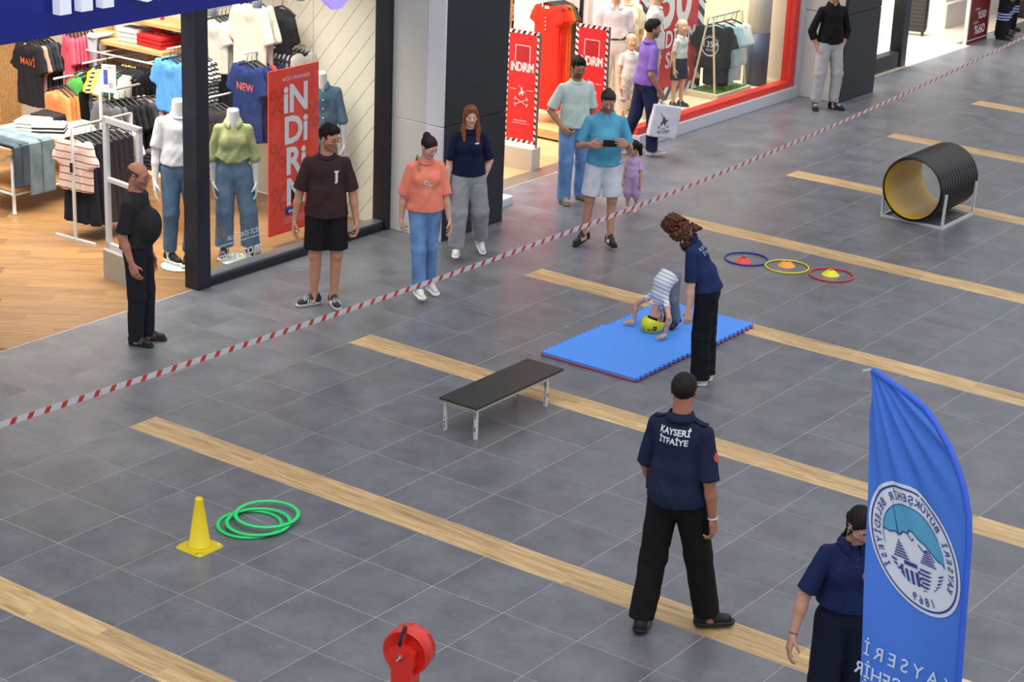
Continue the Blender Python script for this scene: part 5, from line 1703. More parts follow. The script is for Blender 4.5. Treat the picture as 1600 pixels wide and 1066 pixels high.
arm_run(-5.08, 1.66, 6.70, 5, 0.06, rail_label='steel arm holding sky blue tees', kind='tee', m=cloth('#5a9be0'),
        labels=['sky blue tee at the front of its run beside the dark window post'] + ['%s sky blue tee in its run, counted from the front' % q for q in ('second', 'third', 'fourth', 'fifth')], cat='shirt', group='sky blue tees', sl=0.22, L=0.56)
garment('trousers', (-5.0, 6.98, 1.10), 0.0, denim('#7d93ab'), 'pale blue jeans below the sky blue tees', 'trousers', seed=2, L=0.6)

# wooden shelves
M_SHELF = wood_material('shelf_oak', '#b98a52', '#dcb27a', 0.45)
for (x0, x1, y0, y1, z, lb) in ((-7.15, -5.62, 7.10, 7.60, 1.515, 'wooden wall shelf carrying the folded white and red tees'), (-6.55, -5.40, 7.22, 7.60, 1.80, 'upper wooden wall shelf near the blue fascia')):
    s_ = empty('wall_shelf', (0, 0, 0), 0, lb, 'shelf', 'wooden wall shelves')
    MB().bev(x0, x1, y0, y1, z - 0.045, z, 0.004).build('board', M_SHELF, s_)
    for x in (x0 + 0.2, x1 - 0.2):
        MB().bb(x - 0.012, x + 0.012, y0 + 0.05, y1, z - 0.075, z - 0.046).build('bracket', mat('white_steel', '#cfd1d2', 0.4), s_)
for x in (-7.0, -6.3, -5.6):
    tag(MB().bb(x - 0.05, x + 0.05, 7.575, 7.62, 0.0, 2.6).build('wall_upright', M_SHELF), 'wooden upright strip on the cream wall %s' % {-7.0: 'behind the raspberry tees', -6.3: 'behind the long rail', -5.6: 'near the sky blue tees'}[x], 'upright')

_FM = {}
def folded(loc, rz, m, label, group=None, size=(0.30, 0.24, 0.05), print_=None, pm=None, seed=1):
    key = (size, seed)
    if key not in _FM:
        S = Solid(); n = 3
        for i in range(2):
            S.box((0.004 * (-1) ** i, 0.005 * i, size[2] * (0.27 + 0.46 * i)), (size[0] / 2, size[1] / 2, size[2] * 0.26), None, size[2] * 0.24, 0.004)
        S.cone((-0.05, -size[1] * 0.30, size[2]), (0.05, -size[1] * 0.30, size[2]), 0.008, 0.008, 0.01)
        V, Q, g = S.build(0.0105, folds(0.006, 14, 14, 8, 0.2, seed))
        _FM[key] = np_mesh('folded_cloth', V, Q, True); _FM[key].materials.append(None)
    r_ = bpy.data.objects.new('folded_tee', _FM[key])
    r_.location = loc; r_.rotation_euler = (0, 0, rz); link(r_)
    r_.material_slots[0].link = 'OBJECT'; r_.material_slots[0].material = m
    tag(r_, label, 'shirt', group)
    if print_:
        lettering('print', print_, plane_fn((0, 0, size[2] + 0.012), (1, 0, 0), (0, 1, 0)), pm, r_)
    return r_
W_F = cloth('#dcdad4')
BPR = mat('blue_print', '#3557b0', 0.7)
for i in range(3):
    folded((-6.32, 7.33, 1.516 + 0.052 * i), 0.1, W_F, ('white folded tee with blue print on top of the pile on the wooden shelf' if i == 2 else ('bottom white folded tee', 'middle white folded tee')[i] + ' of the pile on the wooden shelf'), 'white folded tees on the shelf', print_=[moved(text2d('APT', 0.07, 0.01), 0, 0.0), moved(text2d('SLOW', 0.05, 0.01), 0, -0.08)] if i == 2 else None, pm=BPR)
for i in range(3):
    folded((-5.93, 7.34, 1.516 + 0.045 * i), -0.08, cloth('#c8252a'), ('red folded sweatshirt with white script on top of its pile' if i == 2 else ('bottom red folded sweatshirt', 'middle red folded sweatshirt')[i] + ' of the pile on the wooden shelf'), 'red folded sweatshirts', size=(0.42, 0.30, 0.044), print_=[moved(text2d('Original', 0.06, 0.01, 0.3), 0, -0.02)] if i == 2 else None, pm=W_PRINT)
S = Solid(); S.cone((0, 0, 0.05), (0.06, 0.02, 0.20), 0.09, 0.012, 0.02, fl=((0, 1, 0), 0.5))
o = solid_obj('red_hood', S, 0.012, cloth('#c8252a')); o.location = (-6.0, 7.42, 1.64); tag(o, 'red hood standing up on the folded red pile', 'hood')
# jeans hanging over the shelf edge
S = Solid()
for g in (0, 1): S.cone((0.06 * g, -0.03, 0.02), (0.05 * g, -0.03, -0.34), 0.05, 0.045, 0.01, fl=((0, 1, 0), 0.4), cap=(0, 1)); S.cone((0.06 * g, -0.03, 0.02), (0.06 * g, 0.22, 0.022), 0.05, 0.05, 0.01, fl=((0, 0, 1), 0.4))
o = solid_obj('draped_jeans', S, 0.012, denim('#aebac4'), None, folds(0.006, 12, 12, 5, 0, 2)); o.location = (-6.72, 7.07, 1.53); tag(o, 'pale grey jeans draped over the front edge of the wooden shelf', 'trousers')

# low racks on the shop floor
MS = mat('white_steel', '#cfd1d2', 0.4)
def floor_rack(x0, y0, x1, y1, z, label):
    r_ = empty('clothes_rack', (0, 0, 0), 0, label, 'rack')
    MB().tube([(x0, y0, z), (x1, y1, z)], 0.014, 8).build('rail_tube', mat('brushed_steel', '#b9b4aa', 0.3, 0.5), r_)
    d = Vector((x1 - x0, y1 - y0, 0)).normalized(); n = Vector((-d.y, d.x, 0))
    for (x, y) in ((x0, y0), (x1, y1)):
        p = Vector((x, y, 0))
        MB().bar(p + Vector((0, 0, 0.02)), p + Vector((0, 0, z)), 0.026, 0.026).build('post', MS, r_)
        MB().bar(p - n * 0.28 + Vector((0, 0, 0.014)), p + n * 0.28 + Vector((0, 0, 0.014)), 0.03, 0.026).build('foot', MS, r_)
    return r_
floor_rack(-4.70, 4.93, -4.74, 5.78, 1.20, 'white floor rack with striped tee and navy skirts near the security gate')
PST = striped('pink_stripes', '#dcc3b8', '#5b3038', 13, 'Z', 0.13)
g_ = garment('tee', (-4.70, 4.97, 1.155), 0.1, PST, 'pale pink tee with thin maroon stripes and a black price tag', 'shirt', seed=1, sl=0.20, L=0.52, w=0.215)
MB().bb(-0.018, 0.018, -0.075, -0.068, -0.42, -0.32).build('price_tag', plast('#111113', 0.5), g_)
for i in range(8):
    garment('skirt', (-4.70, 5.04 + i * 0.075, 1.155), 0.12 + rnd.uniform(-.05, .05), cloth('#1c1d2b'), '%s long navy skirt on the front rack, counted from the pink striped tee' % ('first', 'second', 'third', 'fourth', 'fifth', 'sixth', 'seventh', 'eighth')[i], 'skirt', 'navy skirts on the front rack', seed=1 + i % 3, L=0.86)
garment('tee', (-4.73, 5.62, 1.155), 0.1, cloth('#cfcfd2'), 'white tee before the mint green one on the front rack', 'shirt', seed=2, sl=0.2, L=0.5)
floor_rack(-5.68, 6.22, -5.72, 6.95, 1.19, 'white floor rack with grey, black and pink tees and a paper card')
for i in range(9):
    c = ('#5e5f62', '#56575a', '#1b1b1e', '#1a1a1d', '#202023', '#18181b', '#3b3c40', '#dcb7b4', '#e0bdba')[i]
    lb = ('mid grey tee at the front of the second rack', 'grey tee tucked behind the front grey one') [i] if i < 2 else (('pink tee next to the dark grey one on the second rack', 'last pink tee at the far end of the second rack')[i - 7] if i > 6 else '%s black tee of the second rack, after the grey ones' % {2: 'first', 3: 'second', 4: 'third', 5: 'fourth'}.get(i, '')) if i not in (6,) else 'dark grey tee beside the pink ones on the second rack'
    garment('tee', (-5.66 + 0.02 * i, 6.30 + 0.068 * i, 1.145), -0.15, cloth(c), lb, 'shirt', 'tees on the second rack', seed=1 + i % 3, sl=0.22, L=0.62)
crd = empty('paper_card', (-5.56, 6.24, 1.15), math.radians(20), 'printed paper card in a clip on top of the second rack', 'sign')
MB().bb(-0.085, 0.085, -0.003, 0.003, 0.06, 0.37).build('card', mat('card_paper', '#d9d3cf', 0.6), crd)
MB().bb(-0.006, 0.006, -0.004, 0.004, -0.02, 0.08).build('clip', MS, crd)
lettering('blue_picture', [poly2d([(-0.062, 0.15), (-0.012, 0.15), (-0.012, 0.31), (-0.062, 0.31)])], plane_fn((0, -0.0045, 0), (1, 0, 0), (0, 0, 1)), BPR, crd)
lettering('card_lettering', [rect2d(-0.05, 0.225, -0.025, 0.232), rect2d(0.0, 0.16, 0.05, 0.168), rect2d(0.0, 0.14, 0.055, 0.148), rect2d(0.0, 0.12, 0.045, 0.128), rect2d(-0.03, 0.335, 0.05, 0.341)], plane_fn((0, -0.006, 0), (1, 0, 0), (0, 0, 1)), mat('grey_print', '#8088a0', 0.7), crd)

# display table
tb_ = empty('display_table', (-6.24, 5.74, 0), 0, 'white-legged wooden display table with folded tees and draped jeans', 'table')
MB().bev(-0.45, 0.42, -0.68, 0.75, 0.735, 0.745, 0.003).build('white_top', mat('table_white', '#d8d2c8', 0.4), tb_)
MB().bev(-0.452, 0.422, -0.682, 0.752, 0.68, 0.734, 0.003).build('wood_edge', M_SHELF, tb_)
for x in (-0.40, 0.37):
    for y in (-0.62, 0.69):
        MB().lathe([(0.026, 0), (0.026, 0.02), (0.020, 0.03), (0.020, 0.20), (0.024, 0.21), (0.020, 0.22), (0.020, 0.68)], (x, y, 0), 12).build('leg', MS, tb_)
MB().tube([(-0.40, -0.62, 0.22), (0.37, -0.62, 0.22)], 0.016, 8).build('stretcher', MS, tb_)
MB().tube([(0.37, -0.62, 0.22), (0.37, 0.69, 0.22)], 0.016, 8).build('stretcher', MS, tb_)
MB().tube([(0.37, -0.62, 0.66), (-0.38, -0.62, 0.24)], 0.012, 8).build('brace', MS, tb_)
MB().bev(-0.40, 0.37, -0.60, 0.67, 0.235, 0.26, 0.003).build('lower_shelf', M_SHELF, tb_)
def drape(m, x, y, z, w, L, dx, label, seed):
    S = Solid()
    for g in (-1, 1):
        yy = g * w * 0.25
        S.box((-dx / 2, yy, 0.014), (dx / 2 + 0.02, w * 0.235, 0.013), None, 0.012, 0.006)
        S.box((0.030, yy + 0.01, -L / 2 + 0.01), (0.014, w * 0.235, L / 2), None, 0.012, 0.010)
    o = solid_obj('draped_jeans', S, 0.009, m, None, folds(0.004, 9, 9, 5, 0.3, seed)); o.location = (x, y, z)
    return tag(o, label, 'trousers')
drape(denim('#66767f'), -5.81, 5.44, 0.765, 0.36, 0.58, 0.62, 'grey blue jeans draped over the edge of the display table', 3)
drape(denim('#3c4852'), -5.815, 5.17, 0.760, 0.22, 0.46, 0.50, 'darker blue jeans hanging beside the grey blue pair at the table corner', 5)
for i in range(3):
    folded((-6.30, 5.80, 0.746 + 0.04 * i), 0.4, W_F, ('white folded tee topping the pile on the display table' if i == 2 else ('bottom white folded tee', 'middle white folded tee')[i] + ' of the pile on the display table'), 'white folded tees on the table', size=(0.34, 0.28, 0.04))
    folded((-6.02, 5.78, 0.746 + 0.04 * i), 0.7, ST_BW if i else W_F, ('black and white striped folded tee topping its pile on the table' if i == 2 else ('white folded tee at the bottom of the striped pile on the table', 'striped folded tee second from the top of its pile on the table')[i]), 'striped folded tees on the table', size=(0.36, 0.26, 0.04), seed=2)
for i in range(2):
    folded((-6.50, 6.22, 0.746 + 0.04 * i), 0.2, cloth('#1c1c1f'), ('black folded tee topping the pile at the rear of the table' if i else 'black folded tee at the bottom of the rear pile on the table'), 'black folded tees on the table', size=(0.36, 0.28, 0.04))
# small white stool frame with a black tag
st_ = empty('low_stand', (-6.42, 5.02, 0), 0, 'low white steel stand with wooden board and black tag by the table', 'stand')
for x in (-0.2, 0.2):
    for y in (-0.18, 0.18): MB().bar((x, y, 0), (x, y, 0.42), 0.022, 0.022).build('leg', MS, st_)
MB().bb(-0.21, 0.21, -0.19, 0.19, 0.10, 0.125).build('board', M_SHELF, st_)
for y in (-0.18, 0.18): MB().bar((-0.2, y, 0.42), (0.2, y, 0.42), 0.022, 0.022).build('top_bar', MS, st_)
MB().box((0.18, -0.20, 0.44), (0.05, 0.004, 0.02), ((0.9, 0, -0.4), (0, 1, 0), (0.4, 0, 0.9))).build('tag', plast('#111113', 0.4), st_)

# security gate at the entrance
gt = empty('security_gate', (-3.28, 4.30, 0), math.radians(-8), 'white security gate frame with grey base box at the clothes shop entrance', 'gate')
fr_ = MB()
for x in (-0.27, 0.27): fr_.bb(x - 0.028, x + 0.028, -0.02, 0.02, 0.30, 1.60)
fr_.bb(-0.298, 0.298, -0.02, 0.02, 1.56, 1.615); fr_.bb(-0.298, 0.298, -0.02, 0.02, 0.30, 0.36); fr_.bb(-0.242, 0.242, -0.02, 0.02, 0.98, 1.02)
fr_.build('frame', plast('#d6d6d8', 0.4), gt)
MB().bb(-0.242, 0.242, -0.003, 0.003, 0.36, 1.56).build('clear_panel', M_GLASS, gt)
MB().bev(-0.30, 0.30, -0.06, 0.06, 0.0, 0.30, 0.01).build('base_box', plast('#a9a39b', 0.5), gt)
lettering('base_lettering', [moved(text2d('mavi', 0.05, 0.01), 0.16, 0.17), moved(text2d('SALE', 0.04, 0.01), 0.16, 0.10)], plane_fn((0, -0.0615, 0), (1, 0, 0), (0, 0, 1)), mat('dark_print', '#3a3a3e', 0.7), gt)
# mint scarf hanging behind the gate
garment('tank', (-4.73, 5.70, 1.155), 0.25, cloth('#9ccf9a'), 'mint green sleeveless tee at the far end of the front rack, behind the gate', 'shirt', seed=2, w=0.06, L=0.62)
for i in range(5):
    folded((-4.45, 5.95 + 0.0 * i, 0.62 + 0.04 * i), 0.1, cloth('#34363a'), ('dark folded trousers topping the pile behind the gate' if i == 4 else 'dark folded trousers, %s in the pile behind the gate' % ('lowest', 'second from the bottom', 'third from the bottom', 'fourth from the bottom')[i]), 'dark folded trousers behind the gate', size=(0.34, 0.28, 0.042))
tag(MB().bev(-4.75, -4.15, 5.70, 6.25, 0.0, 0.62, 0.01).build('display_plinth', M_SHELF), 'wooden plinth carrying dark folded trousers behind the gate', 'plinth')
# wood column and dark doorway at the left edge
cl_ = tag(MB().bb(-8.98, -8.66, 7.30, 7.62, 0, 2.6).build('wood_column', M_SHELF), 'pale wooden column at the shop wall left of the charcoal tees', 'column')

# --------------------------- right bay: behind window one
def bay(x, z, y0, n, step, m, labels, cat, group, kind='tee', **o):
    return arm_run(x, z, y0, n, step, rail_label=o.pop('rl'), kind=kind, m=m, labels=labels, cat=cat, group=group, **o)
bay(-4.76, 2.10, 7.05, 5, 0.06, [cloth('#d5d0c4'), cloth('#cfc9bc'), cloth('#d5d0c4'), cloth('#d0cabc'), cloth('#5c7192')], ['ivory tee at the front of the high run left of the big cream top'] + ['%s ivory tee in the high run left of the big cream top' % q for q in ('second', 'third', 'fourth')] + ['denim blue tee ending the high ivory run'], 'shirt', 'high ivory run', rl='high steel arm with ivory tees', sl=0.18, L=0.55, w=0.2)
bay(-4.20, 2.36, 7.02, 2, 0.09, [cloth('#dcd6c6'), cloth('#d8d2c2')], ['large cream oversize top in the high window run', 'second cream top right behind the large cream one'], 'shirt', 'large cream tops', kind='long', rl='high steel arm with cream tops', sl=0.34, L=0.72, w=0.25)
bay(-3.99, 2.30, 7.30, 1, 0.06, cloth('#1a1a1d'), 'black long top between cream top and the boarded wall', 'top', None, kind='long', rl='high steel arm with a black top', sl=0.3, L=0.66, w=0.12)
bay(-4.87, 1.66, 6.92, 3, 0.06, [ST_BW], ['black and white striped tee beside the dark window post', 'striped tee behind the front striped one', 'striped tee ending the striped run'], 'shirt', 'striped run by the post', rl='steel arm with striped tees', sl=0.16, L=0.62, w=0.14)
bay(-4.72, 1.62, 7.20, 5, 0.05, cloth('#1c1d21'), ['%s black trousers on the arm left of the navy lettered tee' % q for q in ('first', 'second', 'third', 'fourth', 'fifth')], 'trousers', 'black trousers in the window bay', kind='trousers', rl='steel arm with black trousers', L=0.5)
bay(-4.36, 1.26, 6.62, 3, 0.07, [cloth('#2b2b2e'), cloth('#303034'), cloth('#262629')], ['charcoal tee with pale neck label behind the window post', 'charcoal tee second in the low run', 'charcoal tee third in the low run'], 'shirt', 'charcoal low run', rl='low steel arm with charcoal tees', sl=0.2, L=0.66, w=0.2)
nv = bay(-4.08, 1.74, 6.85, 6, 0.07, [cloth('#1c2f66'), cloth('#1b2d62'), cloth('#1a2b5e'), cloth('#c5443c'), cloth('#1a2b5e'), cloth('#1b2d62')], ['navy tee with red and white lettering, front of the run beside the sale poster', 'navy tee directly behind the lettered one', 'navy tee third in the run by the poster', 'red tee peeking out of the navy run', 'navy tee behind the red one', 'navy tee ending the run by the poster'], 'shirt', 'navy run by the poster', rl='steel arm with navy tees', sl=0.24, L=0.80, w=0.225)
on_garment(nv[0], 'tee', 1, [moved(text2d('NEW', 0.085, 0.02), -0.01, 0)], (0.0, -0.36), mat('coral_print', '#d35a52', 0.7), opts=dict(sl=0.24, L=0.80, w=0.225))
for i in range(9):
    garment('trousers', (-4.02 + 0.03 * i, 7.42, 1.80), math.radians(75), cloth('#232429' if i % 2 else '#cfcac0'), '%s garment, %s from the left, on the packed short rail above the poster' % ('dark' if i % 2 else 'pale', ('first', 'second', 'third', 'fourth', 'fifth', 'sixth', 'seventh', 'eighth', 'ninth')[i]), 'trousers', 'packed rail above the poster', seed=1 + i % 3, L=0.3)
# spotlights above the window
for i, (y, x) in enumerate(((5.54, -3.30), (6.18, -3.30), (6.82, -3.30))):
    sp_ = empty('spotlight', (x, y, 2.46), 0, ('grey spotlight can nearest the window post', 'grey spotlight can in the middle of the window', 'grey spotlight can before the boarded wall')[i], 'lamp', 'window spotlights')
    MB().lathe([(0.045, 0.0), (0.050, 0.004), (0.050, 0.15), (0.044, 0.16), (0.012, 0.165)], (0, 0, 0), 20).build('lamp_housing', plast('#a9adb6', 0.4), sp_)
    MB().tube([(0, 0, 0.16), (0, 0, 0.84)], 0.010, 6).build('stem', plast('#2a2a2e', 0.4), sp_)
    MB().lathe([(0.047, 0.003), (0.052, 0.006), (0.052, 0.03), (0.051, 0.032)], (0, 0, 0.10), 20).build('black_band', plast('#1a1a1d', 0.4), sp_)
# violet sign hanging from the fascia
vs_ = empty('violet_sign', (-2.42, 6.34, 2.60), 0, 'violet glowing hexagonal sign tip hanging over the shop window', 'sign')
MB().prism([(-0.22, 0.12), (-0.06, 0.0), (0.06, 0.0), (0.22, 0.12), (0.22, 0.36), (0.0, 0.50), (-0.22, 0.36)], (0, 0, -0.04), (0, 1, 0), (0, 0, 1), (1, 0, 0), 0.05).build('lit_face', mat('violet_light', '#8f80f5', 0.4, emit=('#8f7ff7', 0.9)), vs_)
MB().bb(-0.2, 0.0, -0.02, 0.02, 0.30, 0.33).build('arm', plast('#2a2a2e', 0.4), vs_)

# sale poster in the window
ps = empty('sale_poster', (-3.12, 6.52, 0.10), 0, 'tall red sale poster hanging behind the shop window, white vertical lettering', 'poster')
PW, PH = 0.76, 1.74
MB().bb(-0.006, 0.006, -PW / 2, PW / 2, 0, PH).build('board', mat('poster_red', '#f2432f', 0.5), ps)
pf = plane_fn((0.0075, 0, 0), (0, 1, 0), (0, 0, 1)); pf2 = plane_fn((0.009, 0, 0), (0, 1, 0), (0, 0, 1))
MPC = mat('poster_dark_red', '#cf3a2a', 0.6)
lettering('percent_marks', [moved(text2d('%', 0.28, 0.005), x, z) for x, z in ((-0.24, 1.28), (0.27, 1.06), (-0.24, 0.72), (-0.22, 0.24), (0.28, 0.5))], pf, MPC, ps)
MPW = mat('poster_white', '#e8e6ee', 0.55)
lettering('poster_lettering', [moved(text2d(s_, 0.285, 0.032, 0, 0.98), 0.03, z) for s_, z in (('iN', 1.285), ('Di', 0.955), ('Ri', 0.625), ('M', 0.295))] + [moved(text2d('SEÇİLİ ÜRÜNLERDE', 0.034, 0.004), 0.03, 1.615)], pf2, MPW, ps)
lettering('blue_logo_box', [rect2d(-0.135, 0.185, 0.10, 0.265)], pf2, mat('logo_blue', '#1b2f86', 0.5), ps)
lettering('logo_lettering', [moved(text2d('mavi', 0.05, 0.02), -0.02, 0.205)], plane_fn((0.0105, 0, 0), (0, 1, 0), (0, 0, 1)), MPW, ps)
lettering('fine_print', [rect2d(-0.16, 0.15 - 0.018 * i, 0.16, 0.156 - 0.018 * i) for i in range(4)], pf2, mat('poster_pale_red', '#f4a79c', 0.6), ps)
for y in (-0.3, 0.3): MB().tube([(0, y, PH), (0, y, 3.18)], 0.0025, 4).build('hanging_wire', mat('steel_wire', '#9a9a9a', 0.3, 0.8), ps)

# lettering on the glass
wd_ = plane_fn((-2.698, 5.12, 0.30), (0, 1, 0), (0, 0, 1))
gl_ = [moved(text2d('mavi.com', 0.115, 0.012), 0.17, -0.12), moved(text2d('ALIŞVERİŞ İÇİN', 0.046, 0.008), 0.22, 0.085), rect2d(-0.18, 0.045, 0.52, 0.053)]
lettering('glass_lettering', gl_, wd_, mat('white_vinyl', '#e6e6e8', 0.6), w1)
ht_ = []
for i in range(6):
    ht_.append(line2d([(-0.14 + 0.022 * i, 0.10 + (0.02 if i % 2 else 0)), (-0.20 + 0.022 * i, 0.24 + (0.02 if i % 3 else 0))], 0.004))
lettering('glass_hatching', ht_, wd_, mat('orange_vinyl', '#b98a5a', 0.6), w1)

# --------------------------- dummies
MANN = '#d9d9dc'
t = human('headless white male dummy in white tee and blue jeans at the shop entrance', 1.90, (-3.33, 5.08), facing(16), cat='mannequin', name='mannequin', headless=True, skin=MANN, q=0.8,
      armR=dict(u=(0.16, -0.06, -1), f=(0.06, 0.20, -1), curl=0.3), armL=dict(u=(-0.16, 0, -1), f=(-0.02, 0.2, -1)),
      legR=((0.02, 0.06, -1), (0.03, -0.14, -1), -30, 0), legL=((-0.06, 0.24, -1), (0.10, -0.10, -1), 24, 0), base=True, z0=0.014,
      top=dict(mat=cloth('#d6d8df'), sleeve=0.80, hem=0.01, ease=0.012, loose=0.018, name='white_tee'), bottom=dict(mat=denim('#56708f'), cut='slim', len=0.93, name='jeans'),
      shoes=dict(mat=plast('#19191b', 0.6), sole=WSOLE, lace=plast('#202022', 0.7), sock=plast('#dcdcdc', 0.8)))
t = human('headless white dummy in olive green shirt and wide blue jeans behind the shop glass', 1.74, (-3.05, 5.62), facing(6), 'f', cat='mannequin', name='mannequin', headless=True, skin=MANN, q=0.8,
      armR=dict(u=(0.20, -0.05, -1), f=(-0.02, 0.16, -1), curl=0.4), armL=dict(u=(-0.22, 0, -1), f=(-0.06, 0.12, -1), curl=0.4),
      legR=((0.02, 0.04, -1), (0.03, -0.02, -1), 10, 0), legL=((-0.16, 0.06, -1), (-0.06, -0.05, -1), -30, 0), base=True, z0=0.014,
      top=dict(mat=cloth('#959a6c', nz=(6, 0.2)), sleeve=1.15, hem=0.055, ease=0.020, loose=0.028, fold=0.012, name='olive_shirt', collar='polo'), bottom=dict(mat=denim('#5a7493'), cut='wide', len=0.90, waist=0.075, name='jeans', fold=0.005),
      shoes=dict(mat=plast('#1b1b1e', 0.6), sole=WSOLE, lace=plast('#dcdcdc', 0.7)))
for g in (1, -1):
    c_ = t['nb'] + np.array((0.075 * g, 0.1, -0.20))
    on_cloth(t, 'top', 'chest_pocket', [rect2d(-0.045, -0.05, 0.045, 0.035), ], c_, (-1, 0, 0), (0, 0, 1), (0, -1, 0), cloth('#8a9060'), 0.006)
tag(MB().box((-2.86, 5.70, 0.09), (0.004, 0.05, 0.08), ((1, 0, -0.2), (0, 1, 0), (0.2, 0, 1))).build('price_card', mat('card_paper', '#d9d3cf', 0.6)), 'small white card standing at the foot of the olive shirted dummy', 'card')
t = human('headless dummy in blue denim shirt half hidden by the red sale poster', 1.86, (-3.30, 7.16), facing(14), cat='mannequin', name='mannequin', headless=True, skin=MANN, q=0.8,
      armR=dict(u=(0.18, 0, -1), f=(0.02, 0.2, -1)), armL=dict(u=(-0.20, -0.02, -1), f=(-0.04, 0.10, -1)),
      legR=((0.03, 0.04, -1), (0.0, -0.04, -1), 8, 0), legL=((-0.06, 0.02, -1), (0, -0.05, -1), -10, 0), base=True, z0=0.014,
      top=dict(mat=denim('#4a6a80'), sleeve=1.10, hem=-0.06, ease=0.016, loose=0.022, fold=0.008, name='denim_shirt', collar='polo'), bottom=dict(mat=cloth('#7c7f84'), cut='slim', len=0.95),
      shoes=dict(mat=plast('#1b1b1e', 0.6), sole=WSOLE, lace=plast('#2a2a2a', 0.7)))
m_ = MB()
for i in range(6):
    V = t['top'][0]; c0 = t['nb'] + np.array((0.0, 0.0, -0.07 - 0.095 * i))
    bv = BVHTree.FromPolygons([tuple(v) for v in V], [tuple(q) for q in t['top'][1]])
    h_ = bv.ray_cast(Vector(c0 + np.array((-0.01, 0.4, 0))), Vector((0, -1, 0)), 0.6)
    if h_[0] is not None: m_.lathe([(0.008, 0), (0.008, 0.004), (0.0001, 0.006)], h_[0], 8, ((1, 0, 0), (0, 0, 1), (0, 1, 0)))
m_.build('buttons', plast('#dcdcd8', 0.4), t['root'])['kind'] = 'stuff'
# ------------------------------------------------------------------ second shop
def border_stripes(w, h, t, step=0.085, slant=0.6):
    """white, red and black slanted bars round a banner: returns three lists"""
    out = ([], [], [])
    k = 0
    def bar(p, d, n, L):
        nonlocal k
        s = 0.0
        while s < L - 1e-6:
            e = min(s + step / 2, L)
            a = [(p[0] + d[0] * s, p[1] + d[1] * s), (p[0] + d[0] * e, p[1] + d[1] * e)]
            sh = t * slant
            b = [(q[0] + n[0] * t + d[0] * (sh if True else 0), q[1] + n[1] * t + d[1] * sh) for q in a]
            b = [(min(max(q[0], -w / 2), w / 2), min(max(q[1], 0), h)) for q in b]
            out[0 if k % 2 == 0 else (1 if k % 4 == 1 else 2)].append(poly2d([a[0], a[1], b[1], b[0]]))
            s = e; k += 1
    bar((-w / 2, 0), (1, 0), (0, 1), w)
    bar((w / 2, 0), (0, 1), (-1, 0), h)
    bar((w / 2, h), (-1, 0), (0, -1), w)
    bar((-w / 2, h), (0, -1), (1, 0), h)
    return out

def fixf(items):
    res = []
    for V, F in items:
        a = 0
        for f in F:
            p = [V[i] for i in f]
            a += sum(p[i][0] * p[(i + 1) % len(p)][1] - p[(i + 1) % len(p)][0] * p[i][1] for i in range(len(p)))
        res.append((V, [f[::-1] for f in F] if a < 0 else F))
    return res

MBR = mat('banner_red', '#d92227', 0.5); MBW = mat('banner_white', '#dedede', 0.5); MBB = mat('banner_black', '#1a1a1e', 0.5); MBD = mat('banner_wine', '#b01c26', 0.5)
def horse_emblem(s):
    return [moved(ring2d(0.0005, 0.011, 10), 0.0, 0.062, s), poly2d(np.array([(-0.03, 0.0), (-0.012, 0.018), (0.0, 0.048), (0.014, 0.045), (0.018, 0.022), (0.034, 0.03), (0.04, 0.014), (0.022, 0.004), (0.02, -0.022), (0.012, -0.022), (0.008, -0.004), (-0.012, -0.004), (-0.018, -0.024), (-0.026, -0.022)]) * s),
            line2d(np.array([(0.005, 0.045), (-0.03, 0.085)]) * s, 0.005 * s)]
def mallets(s):
    out = []
    for g in (1, -1):
        out.append(line2d([(-0.075 * s * g, -0.035 * s), (0.075 * s * g, 0.035 * s)], 0.006 * s))
        out.append(line2d([(0.068 * s * g, 0.055 * s), (0.082 * s * g, 0.015 * s)], 0.010 * s))
        out.append(line2d([(-0.082 * s * g, -0.015 * s), (-0.068 * s * g, -0.055 * s)], 0.010 * s))
    return out

